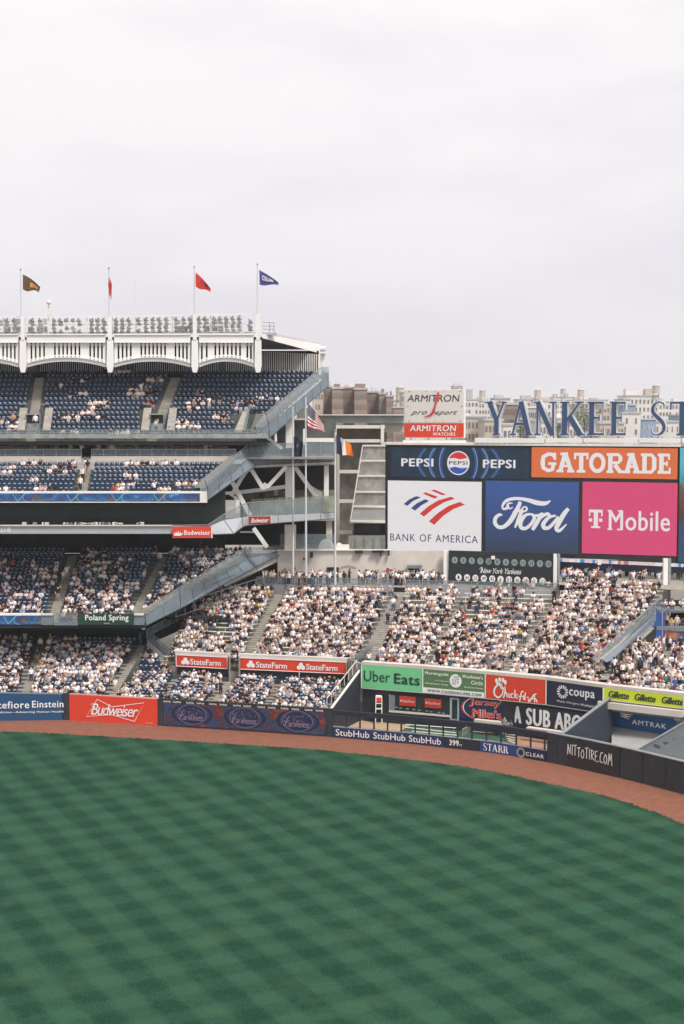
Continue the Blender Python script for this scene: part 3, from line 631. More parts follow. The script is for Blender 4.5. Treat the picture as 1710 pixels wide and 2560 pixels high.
# main level front: display ribbon, glass, board
t = MB(); pn = px_panel(-240, 1538, 1562, 149.3, 104, 149.3)
lb, n, l, b = node_mat('blue_display'); g = n.new('ShaderNodeNewGeometry'); t1 = n.new('ShaderNodeTexNoise'); t1.inputs['Scale'].default_value = .62; t1.inputs['Detail'].default_value = 4; t1.inputs['Distortion'].default_value = 1.2
r1 = n.new('ShaderNodeValToRGB'); e = r1.color_ramp.elements; e[0].position = .3; e[0].color = (*srgb(92, 96, 52), 1); e[1].position = .72; e[1].color = (*srgb(92, 158, 190), 1)
for p_, c_ in ((.38, (92, 72, 82)), (.46, (36, 62, 112)), (.58, (44, 92, 148)), (.64, (40, 76, 140))): x = e.new(p_); x.color = (*srgb(*c_), 1)
l.new(g.outputs['Position'], t1.inputs['Vector']); l.new(t1.outputs['Fac'], r1.inputs[0]); l.new(r1.outputs[0], b.inputs['Emission Color']); b.inputs['Emission Strength'].default_value = .72; b.inputs['Base Color'].default_value = (.01, .01, .01, 1)
def ribbon_display(p0, p1, yt, yb, D):
    pn = px_panel(p0, yt, yb, D, p1, D); t = MB(); pn.slab(t, 0, 0, pn.w, pn.h, 0, .25); o = t.build('display_ribbon', lb, gs)
    c = MB(); CY = led('display_cyan', 120, 190, 210, .8)
    x = .5
    while x < pn.w-2.5:
        hh = pn.h; ribbon(c, pn, [(x, hh*.9), (x+.35, hh*.3), (x+.5, hh*.05)], .10, .03); ribbon(c, pn, [(x+1.3, hh*.97), (x+.8, hh*.35), (x+.4, hh*.04)], .12, .05)
        ribbon(c, pn, [(x+1.6+.5*math.cos(a), hh*.5+hh*.48*math.sin(a)) for a in np.linspace(1.2, 5, 9)], .09, .06)
        for q in range(9): xx = x+2.1+q*.28; ribbon(c, pn, [(xx, hh*random.uniform(.05, .2)), (xx+.15, hh*random.uniform(.2, .45))], .06, .07+q*.002)
        x += random.uniform(4.5, 6.2)
    c.build('script_artwork', CY, o)['kind'] = 'stuff'; return pn
ribbon_display(-240, 104, 1538, 1561, 149.3)
facade('front_cap', WHITE, -240, 104, 1533, 1538, 149.2, .4)
facade('front_panel', BLUEG, 104, 134, 1538, 1562, 149.3); facade('front_cap', OFFW, 106, 132, 1534, 1538, 149.2, .35)
o = facade('glass_rail', GLASS, 136, 196, 1532, 1556, 149.2, .06); facade('front_panel', BLUEG, 136, 196, 1556, 1563, 149.3)
facade('front_panel', BLUEG, 334, 362, 1537, 1562, 149.3); facade('front_cap', OFFW, 336, 360, 1534, 1538, 149.2, .35)
# Poland Spring board
sg = empty('advert_sign', W(265, 1562, 149), 'dark green board with white lettering Poland Spring on the middle tier front', 'sign')
pn = px_panel(196, 1534, 1562, 149.05, 334, 149.05); t = MB(); pn.slab(t, 0, 0, pn.w, pn.h, 0, .2); o = t.build('board', mat('bottle_green', (.012, .045, .03), .5), sg)
t = MB(); text(t, pn, 'Poland Spring', pn.u(211), .28, pn.u(320), pn.h-.1, .03, off=.05); text(t, pn, 'ORIGIN', pn.u(258), .10, pn.u(272), .2, .02, off=.05)
serifs = [211.5, 216]; t.build('lettering', WHT, sg)
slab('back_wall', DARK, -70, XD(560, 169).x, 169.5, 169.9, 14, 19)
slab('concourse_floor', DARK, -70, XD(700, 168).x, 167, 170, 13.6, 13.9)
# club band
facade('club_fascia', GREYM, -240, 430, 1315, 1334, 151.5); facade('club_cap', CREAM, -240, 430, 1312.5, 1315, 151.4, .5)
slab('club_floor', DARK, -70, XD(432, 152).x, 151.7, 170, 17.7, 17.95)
slab('club_glass', DARKG, -70, XD(560, 156).x, 157.5, 157.7, 18, 23)
facade('club_ledge', DARKG, -240, 420, 1293, 1295, 156.9, .1)
t = MB(); pn = px_panel(-120, 1315, 1334, 151.34, 60, 151.34); text(t, pn, 'MASTERCARD CLUB'[-4:], pn.u(-6), .18, pn.u(29), .68, .04, off=.03); t.build('lettering', WHT, gs)
for k in range(26):     # table setting and small lamps along the club bar
    p = 60+random.uniform(0, 340); A = W(p, 1311, 152.4)
    mb = MB(); mb.box((A.x, A.y, A.z+.1), (random.uniform(.15, .5), .3, random.uniform(.12, .3))); mb.build('table_setting', random.choice([OFFW, STEEL, CREAM]), gs)
# terrace front display
ribbon_display(-240, 500, 1233, 1254.5, 152.5); facade('front_cap', WHITE, -240, 502, 1228, 1233, 152.4, .4); facade('display_sill', OFFW, -240, 518, 1254.5, 1256.5, 152.4, .3)
facade('end_block', OFFW, 500, 518, 1229, 1255, 152.45, .35)
slab('deck_slab', DARK, -70, XD(516, 153).x, 152.7, 172, 20.7, 20.95)
# terrace back wall, walk, rails, counter
facade('terrace_wall', CREAM, -240, 204, 1140, 1157, 159.6); facade('terrace_wall', CREAM, 228, 580, 1140, 1157, 159.6)
slab('walk_floor', CONC, -70, XD(835, 160).x, 159.8, 172, 25.55, 25.8)
slab('back_wall', DARK, -70, XD(640, 171).x, 171.4, 171.8, 25.8, 29.6)
facade('counter', OFFW, -240, 185, 1116, 1119, 164, .5); facade('counter', OFFW, 277, 570, 1116, 1119, 164, .5)
def rail(p0, p1, yt, yb, D, step=30, glass=True, parent=gs, nm='handrail', yt1=None, yb1=None, D1=None):
    yt1 = yt if yt1 is None else yt1; yb1 = yb if yb1 is None else yb1; D1 = D1 or D
    A, B, C_, E_ = W(p0, yt, D), W(p1, yt1, D1), W(p0, yb, D), W(p1, yb1, D1)
    mb = MB(); mb.beam(A, B, .07); mb.beam(C_+Vector((0, 0, .12)), E_+Vector((0, 0, .12)), .05)
    nn = max(1, int(abs(p1-p0)/step))
    for k in range(nn+1): mb.beam(C_.lerp(E_, k/nn), A.lerp(B, k/nn), .055)
    mb.build(nm, STEEL, parent)
    if glass:
        g_ = MB(); g_.prism([C_+Vector((0, .04, .14)), E_+Vector((0, .04, .14)), B+Vector((0, .04, -.04)), A+Vector((0, .04, -.04))], (0, .02, 0)); g_.build('glass_rail', GLASS, parent)
rail(-240, 204, 1123, 1140, 159.5); rail(229, 590, 1123, 1140, 159.5)
# upper deck front
facade('deck_front', mat('weathered_front', (.27, .30, .29), .6, var=.3, vscale=1.5), -240, 670, 1084, 1095.5, 158.6, .3)
slab('deck_slab', DARK, -70, XD(668, 159).x, 158.8, 172.5, 27.15, 27.4)
rail(-240, 645, 1075, 1084, 158.6, 26)
# stair openings in the top stand
for (c0_, w_) in ((82, 34), (392, 34)):
    v = empty('stair_opening', W(c0_, 1080, 161), None); v.parent = gs; v.location = W(c0_, 1080, 161)-Vector(gs.location)
    def vb(name, m, a, yt, c, yb, D, th=.2):
        A, C_ = W(a, yt, D), W(c, yb, D); mb = MB(); mb.box(((A.x+C_.x)/2, D, (A.z+C_.z)/2), (C_.x-A.x, th, A.z-C_.z)); return mb.build(name, m, v)
    vb('doorway', DARK, c0_-15, 1036, c0_+16, 1077, 162.6); vb('door_frame', STEEL, c0_-18, 1034, c0_+19, 1037, 162.4)
    vb('side_wall', BLUEG, c0_-19, 1036, c0_-15, 1080, 162.3); vb('side_wall', BLUEG, c0_+16, 1036, c0_+20, 1080, 162.3)
    for s_, e_ in ((-1, -40), (1, 24)):
        ln_ = MB(); ln_.prism([W(c0_+e_, 1078, 160.4), W(c0_+e_+20, 1078, 160.4), W(c0_+e_+27, 1022, 164.4), W(c0_+e_+8, 1022, 164.4)], (0, 0, .12)); ln_.build('stair_flight', CONCL, v)
    vb('handrail', STEEL, c0_-34, 1009, c0_-14, 1011, 165, .08); vb('handrail', STEEL, c0_+20, 1009, c0_+42, 1011, 165, .08)
    vb('doorway_glass', GLASS, c0_-17, 1058, c0_+18, 1082, 160.6, .05)
v = MB(); v.prism([W(585, 1082, 160), W(606, 1082, 160), W(622, 1020, 165), W(612, 1020, 165)], (0, 0, .12)); v.build('stair_flight', CONCL, gs)
v = MB(); v.prism([W(625, 1080, 160.2), W(648, 1080, 160.2), W(668, 1034, 163), W(640, 1034, 163)], (0, .1, .0)); v.build('stair_opening_wall', mat('opening_green', (.10, .12, .10), .7), gs)
v = MB(); v.prism([W(606, 1078, 159.6), W(614, 1078, 159.6), W(628, 1012, 164.6), W(622, 1012, 164.6)], (0, .06, 0)); v.build('glass_rail', GLASS, gs)

# ---- sloping end parapets (steel stringer with glass over)
def parapet(pts_t, pts_b, Ds, m, name='end_parapet', th=.35, glass=None):
    """top and bottom edges picked at matching depths; an optional glass strip above"""
    for i in range(len(Ds)-1):
        mb = MB(); mb.prism([W(*pts_b[i], Ds[i]), W(*pts_b[i+1], Ds[i+1]), W(*pts_t[i+1], Ds[i+1]), W(*pts_t[i], Ds[i])], (.0, th, 0)); mb.build(name, m, gs)
        jb = MB(); b0, b1, t0_, t1_ = W(*pts_b[i], Ds[i]), W(*pts_b[i+1], Ds[i+1]), W(*pts_t[i], Ds[i]), W(*pts_t[i+1], Ds[i+1]); nj = max(1, int((t1_-t0_).length/1.9)); yo = Vector((0, -.02, 0))
        for k in range(nj+1): jb.beam(b0.lerp(b1, k/nj)+yo, t0_.lerp(t1_, k/nj)+yo, .05, .03)
        jb.beam(b0+yo, b1+yo, .10, .08); jb.build('panel_joint', mat('joint_dark_steel', (.09, .11, .125), .6), gs)['kind'] = 'stuff'  # dark steel strips marking the seams between parapet panels
        if glass:
            A, B, C_, E_ = W(*pts_t[i], Ds[i]), W(*pts_t[i+1], Ds[i+1]), W(*glass[i], Ds[i]), W(*glass[i+1], Ds[i+1])
            g_ = MB(); g_.prism([A, B, E_, C_], (0, .03, 0)); g_.build('glass_rail', GLASS, gs)
            r_ = MB(); r_.beam(C_, E_, .07)
            nn = max(1, int((B-A).length/1.6))
            for k in range(nn+1): r_.beam(A.lerp(B, k/nn), C_.lerp(E_, k/nn), .05)
            r_.build('handrail', STEEL, gs)
# upper deck end
parapet([(645, 1090), (672, 1062), (820, 938)], [(645, 1097), (674, 1094), (822, 964)], [158.8, 160, 171.5], BLUEG, glass=[(640, 1064), (665, 1032), (804, 918)])
st = MB()
for k in range(24):
    f = k/23; p = W(655+f*142, 1066-f*122, 160.3+f*11.4); st.box(p+Vector((-.2, .3, .1)), (1.1, .5, .45))
o = st.build('end_stair', CONCL, gs); o['kind'] = 'stuff'
facade('parapet_post', BLUEG, 803, 822, 932, 962, 171.6, .3); facade('glass_rail', GLASS, 803, 822, 917, 932, 171.6, .05)
# terrace end then walkway to the right
parapet([(502, 1228), (520, 1222), (628, 1140)], [(502, 1256), (518, 1250), (640, 1163)], [152.6, 153, 160.5], BLUEG, glass=[(500, 1212), (512, 1200), (622, 1110)])
st = MB()
for k in range(16):
    f = k/15; p = W(506+f*88, 1216-f*76, 153.6+f*6); st.box(p+Vector((-.2, .3, .05)), (1.0, .45, .42))
o = st.build('end_stair', CONCL, gs); o['kind'] = 'stuff'
parapet([(628, 1137), (836, 1134)], [(628, 1163), (836, 1153)], [160.5, 164], BLUEG, 'walkway_fascia', glass=[(622, 1110), (836, 1107)])
parapet([(628, 1163), (836, 1153)], [(628, 1170), (836, 1162)], [160.8, 164.3], OFFW, 'walkway_soffit_beam')
# club end
parapet([(430, 1315), (520, 1318), (560, 1300), (605, 1294), (622, 1291), (836, 1282)], [(430, 1335), (535, 1336), (585, 1334), (608, 1316), (622, 1313), (836, 1296)], [151.5, 152, 153, 154, 155, 163], GREYM, 'club_fascia',
        glass=[(430, 1313), (520, 1312), (560, 1285), (605, 1262), (622, 1256), (836, 1243)])
# main level end
parapet([(364, 1542), (450, 1486), (620, 1398), (705, 1374)], [(366, 1563), (452, 1520), (640, 1417), (722, 1376)], [149.4, 153.5, 163, 167], BLUEG, glass=[(364, 1528), (448, 1468), (610, 1372), (706, 1366)])
st = MB()
for k in range(30):
    f = k/29; p = W(370+f*235, 1530-f*134, 150.4+f*12.6); st.box(p+Vector((-.3, .4, 0)), (1.2, .5, .4))
o = st.build('end_stair', CONCL, gs); o['kind'] = 'stuff'
parapet([(560, 1462), (640, 1417), (722, 1374)], [(562, 1468), (645, 1428), (722, 1390)], [160, 163.6, 167.4], CREAM, 'concrete_stringer')
v = MB(); v.prism([W(372, 1560, 157), W(694, 1392, 168.5), W(694, 1470, 168.5), W(372, 1610, 157)], (0, .3, 0)); v.build('under_stand_wall', DARK, gs)
rail(440, 660, 1512, 1545, 154.5, 22, False, yt1=1442, yb1=1470, D1=163)

# ---- white steel of the cut away end
tr = empty('steel_truss', W(725, 1420, 165), 'white steel columns and diagonal braces at the open end of the grandstand', 'steel frame')
def sb(name, a, c, w=.55, D=164., D2=None, m=WHITE, h=None):
    mb = MB(); mb.beam(W(*a, D), W(*c, D2 or D), w, h or w); return mb.build(name, m, tr)
sb('column', (725, 1040), (725, 1120), .95, 166); sb('column', (725, 1160), (725, 1262), 1.05, 163.5); sb('column', (726, 1312), (726, 1376), 1.3, 165.5, m=CREAM)
sb('column', (816, 1162), (816, 1250), .55, 165); sb('column', (823, 1300), (823, 1352), .7, 167, m=CREAM)
sb('column', (594, 1250), (594, 1282), .4, 160)
for a, c, w in (((600, 1202), (578, 1240), .5), ((586, 1240), (594, 1255), .45), ((625, 1168), (656, 1218), .5), ((716, 1166), (668, 1218), .5), ((625, 1166), (600, 1202), .45), ((578, 1200), (626, 1290), .55),
                ((530, 1236), (590, 1231), .38), ((588, 1232), (720, 1216), .5), ((738, 1168), (795, 1248), .55), ((634, 1320), (668, 1368), .5), ((668, 1094), (706, 1122), .38), ((688, 1076), (690, 1104), .3)):
    sb('brace', a, c, w*.85, 161.5 if c[0] < 700 else 163.6)
for a, c, w in (((760, 1100), (835, 1100), .45), ((762, 1072), (762, 1112), .4), ((600, 1330), (638, 1330), .2)): sb('girder', a, c, w, 166)
mb = MB(); mb.prism([W(650, 1214, 161.3), W(662, 1206, 161.3), W(672, 1214, 161.3), W(664, 1224, 161.3), W(652, 1224, 161.3)], (0, .3, 0)); mb.build('gusset_plate', OFFW, tr)
mb = MB(); mb.prism([W(612, 1172, 161.2), W(632, 1164, 161.2), W(632, 1176, 161.2), W(606, 1186, 161.2)], (0, .3, 0)); mb.build('gusset_plate', OFFW, tr)
mb = MB(); mb.prism([W(772, 1210, 165), W(816, 1238, 165), W(816, 1250, 165), W(790, 1250, 165)], (0, .3, 0)); mb.build('raker', CREAM, tr)
# concourse interiors seen through the end
ib = empty('concourse_block', W(700, 1476, 170), 'dark concourse floors behind the white braces at the end of the grandstand', 'concourse')
def ip(name, m, p0, yt, p1, yb, D, th=.3, parent=ib):
    A, C_ = W(p0, yt, D), W(p1, yb, D); mb = MB(); mb.box(((A.x+C_.x)/2, D, (A.z+C_.z)/2), (C_.x-A.x, th, A.z-C_.z)); return mb.build(name, m, parent)
ip('back_wall', DARK, 480, 1160, 840, 1250, 172); ip('back_wall', DARK, 480, 1296, 840, 1362, 173); ip('club_wall', mat('olive_wall', (.17, .16, .11), .8, var=.5, vscale=.9), 600, 1225, 840, 1296, 170)
ip('upper_wall', mat('olive_grey_wall', (.10, .11, .10), .8, var=.5, vscale=.6), 640, 1050, 840, 1136, 173); ip('cream_block', CREAM, 742, 1020, 772, 1046, 172)
for k in range(7):
    x0 = 628+k*30; A = MB(); A.prism([W(x0, 1290-k*1.6, 163-.2*k), W(x0+28, 1289-k*1.6, 163-.2*k), W(x0+28, 1247-k*1.4, 163-.2*k), W(x0, 1248-k*1.4, 163-.2*k)], (0, .05, 0)); A.build('glass_pane', GLASSG, ib)
ip('glass_pane', GLASS, 700, 1335, 836, 1376, 166, .05)
ip('floor_slab', CONC, 660, 1365, 840, 1369, 170, 6); ip('floor_slab', CONC, 620, 1292, 840, 1296, 170, 8)
def ymark(px, py, D, w, h, m): ip('fitting', m, px-w/2, py-h/2, px+w/2, py+h/2, D)
for px, py in ((655, 1240), (690, 1232), (700, 1250), (745, 1256)): ymark(px, py, 169.5, 10, 14, random.choice([BLACK, mat('maroon', (.15, .03, .03)), STEEL]))
# Budweiser signs on the club fascia
for (p0, p1, yt, yb, D, DR, lab, sc_) in ((431, 531, 1317, 1345, 151.0, 151.0, 'red board with white crown and lettering Budweiser at the end of the club fascia', 0), (624, 676, 1292, 1311, 153.8, 154.4, 'small dark red script board on the glass balcony beside the white brace', 1)):
    sg = empty('advert_sign', W((p0+p1)/2, yb, D), lab, 'sign'); pn = px_panel(p0, yt, yb, D, p1, DR); t = MB(); pn.slab(t, 0, 0, pn.w, pn.h, 0, .25); t.build('board', REDS if not sc_ else mat('deep_red_board', srgb(150, 34, 32), .5), sg)
    t = MB(); X = pn.u
    if not sc_:
        text(t, pn, 'Budweiser', X(461), .32, X(526), .84, .035, off=.05)
        for k in range(5): x_ = X(438)+k*.17; t.add([pn.P(x_-.1, .35, .05+.002*k), pn.P(x_+.14, .35, .05+.002*k), pn.P(x_+(k-2)*.06, .62+.18*(2-abs(k-2))/2, .05+.002*k)], [(0, 1, 2)])
        pn.slab(t, X(436), .25, X(454), .34, .07, .01)
        pn.slab(t, pn.w-.12, 0, pn.w, pn.h, .06, .02)
    else: text(t, pn, 'Budweiser', X(628), .18, X(672), .68, .02, .4, .9, off=.05)
    t.build('lettering', WHT, sg)
for (px, py, D) in ((182, 1563, 150), (359, 1567, 150), (155, 1559, 150)):   # loudspeakers under the deck
    A = W(px, py, D); mb = MB(); mb.box((0, 0, 0), (.32 if py > 1560 else .6, .35, .5 if py > 1560 else .2), rx=.3); mb.box((0, .2, .2), (.05, .05, .5)); o = mb.build('loudspeaker', WHITE); o.location = A
    tag(o, {182: 'small white loudspeaker under the deck edge below the green board', 359: 'white loudspeaker at the deck corner beside the bleachers', 155: 'flat white loudspeaker box under the glass rail'}[px], 'loudspeaker', 'loudspeakers under the deck edge')

# ==================================================================== FRIEZE, ROOF, LIGHTS
fz = empty('frieze', W(487, 930, 165), 'white arched steel frieze with slotted bays hanging from the roof edge', 'frieze')
FD = 164.5
PY = [(-160, 39), (57, 16), (275, 17), (487, 16), (645, 15)]   # pylon centre, half width (px)
def yt_(px): return 2*0+ (838 if px < 300 else 838-(px-300)*.006)
def fw(px, py, D=FD): return W(px, py, D)
def fbox(mb, p0, y0, p1, y1, D=FD, th=.25, mi=None):
    A, C_ = fw(p0, y0, D), fw(p1, y1, D); return mb.box(((A.x+C_.x)/2, D, (A.z+C_.z)/2), (C_.x-A.x, th, abs(A.z-C_.z)), mi=mi)
for i in range(len(PY)):
    c, hw = PY[i]; hw = 7.9
    y0 = 792 - max(0, (c-275))*.02
    mb = MB(); fbox(mb, c-4.8, y0, c+4.8, 850, FD-.15, .4); mb.build('pylon_shaft', WHITE, fz)
    mb = MB(); A = [fw(c-hw, 850, FD-.3), fw(c-hw-1, 915, FD-.3), fw(c-5, 931, FD-.3), fw(c+5, 931, FD-.3), fw(c+hw+1, 915, FD-.3), fw(c+hw, 850, FD-.3)]; mb.prism(A, (0, .5, 0)); mb.build('pylon_body', WHITE, fz)
for i in range(len(PY)-1):
    a, c = PY[i][0]+11, PY[i+1][0]-11; w = c-a; s = .985 if i == 3 else 1.
    mb = MB(); fbox(mb, a, 838, c, 855, FD, .5); mb.build('top_beam', WHITE, fz)
    mb = MB(); fbox(mb, a, 835, c, 838, FD-.1, .6); mb.build('cornice', WHITE, fz)
    mb = MB(); fbox(mb, a, 855, c, 857.5, FD-.1, .45); mb.build('ledge', OFFW, fz)
    arch = lambda x: 918-14.5*(1-((x-(a+c)/2)/(w/2))**2)     # lower edge of the arch at column x
    # arched band
    xs = np.linspace(a, c, 19); mb = MB()
    for x0, x1 in zip(xs[:-1], xs[1:]): mb.prism([fw(x0, arch(x0)), fw(x1, arch(x1)), fw(x1, arch(x1)-9), fw(x0, arch(x0)-9)], (0, .35, 0))
    mb.build('arch_band', WHITE, fz)
    mb = MB()
    for x0, x1 in zip(xs[:-1], xs[1:]): mb.prism([fw(x0, arch(x0)-9.5, FD-.2), fw(x1, arch(x1)-9.5, FD-.2), fw(x1, arch(x1)-12, FD-.2), fw(x0, arch(x0)-12, FD-.2)], (0, .5, 0))
    mb.build('arch_moulding', WHITE, fz)
    # slot field: upright bars between openings; three groups with wide panels
    if w > 170: groups = [(.035, .25, 4), (.335, .70, 7), (.785, .985, 4)]
    else: groups = [(.02, .20, 2), (.27, .80, 7), (.86, .99, 2)]
    edges = []; cur = a
    for g0, g1, nn in groups:
        x0, x1 = a+g0*w, a+g1*w; pit = (x1-x0)/nn
        edges.append((cur, x0+pit*.12))
        for k in range(nn): edges.append((x0+pit*(k+.12)+4.6, x0+pit*(k+1.12) if k < nn-1 else x0+pit*(k+.12)+4.6+5))
        cur = edges[-1][0]; edges.pop()
    edges.append((cur, c))
    for (x0, x1) in edges:
        ym = min(arch(x0), arch(x1))-8; mb = MB()
        mb.prism([fw(x0, 857.5, FD+.02), fw(x1, 857.5, FD+.02), fw(x1, arch(x1)-8, FD+.02), fw(x0, arch(x0)-8, FD+.02)], (0, .22, 0)); mb.build('frieze_bar', WHITE, fz)
    # short lintels over each opening, between the small square holes and the long slots
    for (x0, x1), (x2, x3) in zip(edges[:-1], edges[1:]):
        mb = MB(); A, C_ = x1, x2; mb.prism([fw(A, 861.5, FD+.03), fw(C_, 861.5, FD+.03), fw(C_, 864, FD+.03), fw(C_-.8, 863.2, FD+.03), fw(A+.8, 863.2, FD+.03), fw(A, 864, FD+.03)], (0, .2, 0)); mb.build('slot_lintel', WHITE, fz)
        mid = arch((A+C_)/2); mb = MB(); mb.prism([fw(A, mid-14, FD+.04), fw(C_, mid-14, FD+.04), fw(C_, mid-17, FD+.04), fw(A, mid-17, FD+.04)], (0, .2, 0)); mb.build('slot_sill', WHITE, fz)
# roof slab and its sloping end
rf = empty('stadium_roof', W(740, 850, 172), 'sloping white edged roof over the top stand ending beside the last pylon', 'roof')
a0, a1 = W(-240, 838, FD+.5), W(657, 838, FD+.5)
b0, b1 = W(-240, 860, 180), W(808, 862, 180)
b1 = W(806, 874, 178); mb = MB(); P_ = [a0-Vector((0, 0, .5)), a1-Vector((0, 0, .5)), b1, Vector((b0.x-10, b1.y, b1.z))]; mb.prism(P_, (0, 0, .3)); mb.build('roof_deck', mat('roof_underside', (.06, .075, .065), .8, var=.3), rf)
mb = MB(); E0, E1 = W(656, 845, FD), W(802, 884, 177.5); E2, E3 = W(802, 861, 177.5), W(656, 835, FD)
mb.prism([E0, E1, E2, E3], (.0, .4, 0)); mb.build('end_fascia', WHITE, rf)
mb = MB(); mb.prism([W(688, 838, 167), W(800, 862, 178), W(800, 858, 178.6), W(690, 834, 167.6)], (0, .3, .0)); mb.build('roof_edge', mat('roof_edge_grey', (.38, .36, .34), .7), rf)
ip('roof_post', WHITE, 801, 866, 814, 932, 176.5, .5, rf); ip('roof_bracket', WHITE, 799, 868, 815, 874, 176, .6, rf); ip('roof_bracket', WHITE, 801, 880, 815, 884, 176, .6, rf)
# rail and platform on the roof
mb = MB()
for y in (806, 815, 823): mb.beam(W(657, y, 165.5), W(685, y+.6, 165.5), .07)
for x in (674, 685): mb.beam(W(x, 806, 165.5), W(x, 834, 165.5), .08)
mb.build('roof_rail', STEEL, rf); ip('roof_platform', GREYM, 657, 832, 691, 838, 166, 1.2, rf)
# louvred back wall of white uprights
lw = empty('louvre_wall', W(300, 930, 177), 'row of slim white uprights closing the back of the top stand', 'louvre wall')
x = -120.; k = 0
bm_ = {}
while x < 797:
    top = 880 if x > 655 else 880
    if not any(a < x < c for a, c in ((80, 94), (318, 332), (548, 564), (-60, -46))):
        A, C_ = W(x, top if x < 700 else 880+(x-700)*.06, 175), W(x+2.7, 931, 175); mb = MB(); mb.box(((A.x+C_.x)/2, 175, (A.z+C_.z)/2), (C_.x-A.x, .12, A.z-C_.z)); mb.build('upright', OFFW if x > 655 else WHITE, lw)
    x += 5.35
for a, c in ((80, 94), (318, 332), (548, 564), (-60, -46)): ip('door_panel', BLUEG, a, 890, c, 931, 175, .1, lw)
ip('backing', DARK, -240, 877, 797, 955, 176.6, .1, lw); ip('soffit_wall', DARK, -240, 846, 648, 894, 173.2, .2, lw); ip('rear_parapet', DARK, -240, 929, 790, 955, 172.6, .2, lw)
# floodlight rack
lr = empty('floodlight_rack', W(300, 838, 166), 'white framed rack of floodlights along the roof edge above the frieze', 'floodlight rack')
def ly(px): return 793 - max(0, px-250)*.022
mb = MB(); mb.beam(W(-240, 793, 165.8), W(250, 793, 165.8), .13); mb.build('top_rail', WHITE, lr); mb = MB(); mb.beam(W(250, 793, 165.8), W(645, 785, 165.8), .13); mb.build('top_rail', WHITE, lr)
mb = MB(); mb.beam(W(-240, 812, 166.4), W(650, 810, 166.4), .07); mb.build('cross_rail', WHITE, lr); mb = MB(); mb.beam(W(-240, 833, 166.4), W(650, 831, 166.4), .16); mb.build('base_rail', OFFW, lr)
for p in (-100, 10, 62, 121, 217, 281, 340, 431, 480, 527, 600): mb = MB(); mb.beam(W(p, ly(p), 166), W(p, 836, 166), .13); mb.build('rack_post', WHITE, lr)
LAMP = mat('lamp_housing', (.24, .23, .21), .45, var=.35, vscale=3)
lm1 = MB(); lm1.tube((0, .16, .02), (0, -.14, -.10), .10, .25, 8, 0); lm1.tube((0, -.14, -.10), (0, -.16, -.11), .24, .20, 8, 1); lm1.box((.0, .2, .05), (.12, .2, .4), mi=0); lm1.box((.24, 0, -.18), (.30, .09, .09), mi=0)
lmesh = lm1.mesh('floodlight', [LAMP, mat('lamp_lens', (.42, .42, .40), .2)])
cols_ = [16, 35, 80, 99] + [134, 150, 166, 182, 197, 228, 243, 259] + [289, 305, 321, 345, 364, 381, 397, 415, 439, 457, 474] + [496, 512, 534, 549, 565, 581, 597, 624] + [-20, -5, -40]
for i, p in enumerate(cols_):
    for y in (800, 809, 819, 828):
        if p == 624 and y > 815: y = y
        if random.random() < .05: continue
        o = bpy.data.objects.new('floodlight', lmesh); COL.objects.link(o); o.parent = lr; A = W(p+random.uniform(-1, 1)+(1.5 if y in (809, 828) else 0), y-max(0, p-250)*.016, 165.6); o.location = A-Vector(lr.location); o.rotation_euler = (random.uniform(-.15, .15), 0, random.uniform(-.5, .5))
BOXG = mat('pale_cabinet', (.46, .45, .44), .6)
for (p, y, w_, h_) in ((5, 807, 14, 14), (46, 804, 16, 13), (20, 823, 12, 14), (47, 823, 14, 14), (77, 824, 12, 14), (100, 823, 14, 16), (112, 804, 9, 14), (76, 806, 9, 8), (114, 823, 8, 14), (450, 822, 12, 14), (463, 822, 12, 14), (478, 820, 10, 14), (446, 806, 10, 10), (478, 803, 9, 14), (516, 803, 12, 14), (518, 821, 12, 14), (537, 821, 14, 14), (552, 821, 12, 14), (545, 804, 14, 8)):
    ip('cabinet', BOXG, p-w_/2, y-h_/2, p+w_/2, y+h_/2, 166.9, .5, lr)
# mast details on the roof
o = MB(); A = W(121, 793, 167); o.beam(A, W(122, 757, 167), .10); o.ball(W(122, 756, 167), .28); o.box(W(122, 768, 167), (.5, .1, .1)); o.box(W(122, 786, 167), (.4, .2, .35)); tag(o.build('antenna_mast', OFFW), 'short antenna mast with a white ball on top above the floodlight rack', 'antenna')
o = MB(); o.tube(W(339, 793, 167), W(338, 700, 167), .05, .03, 6); tag(o.build('lightning_rod', OFFW), 'thin bare rod standing between two red pennants on the roof', 'lightning rod')
# pennant poles
def flag_cloth(name, fn, nu, nv, m, mi=None):
    vs, fs, ms = [], [], []
    for i in range(nu+1):
        for j in range(nv+1): vs.append(fn(i/nu, j/nv))
    for i in range(nu):
        for j in range(nv): fs.append((i*(nv+1)+j, (i+1)*(nv+1)+j, (i+1)*(nv+1)+j+1, i*(nv+1)+j+1)); ms.append(mi((i+.5)/nu, (j+.5)/nv) if mi else 0)
    me = bpy.data.meshes.new(name); me.from_pydata(vs, [], fs)
    for q in (m if isinstance(m, list) else [m]): me.materials.append(q)
    me.polygons.foreach_set('material_index', ms); me.polygons.foreach_set('use_smooth', [True]*len(fs)); me.update(); return link(name, me)
def pole(px, yt, yb, D, r, lab, grp, ball=True):
    e = empty('flagpole', W(px, yb, D), lab, 'flagpole', grp); mb = MB(); B_ = W(px, yb, D); T = W(px, yt, D); T.x = B_.x; T.y = B_.y
    mb.tube(B_, T, r, r*.55, 10); mb.build('shaft', POLE, e)
    if ball: mb = MB(); mb.ball(T+Vector((0, 0, r)), r*1.05, 6, 4); mb.build('finial', mat('finial_gold', (.5, .42, .22), .3, metal=.8), e)
    return B_, T
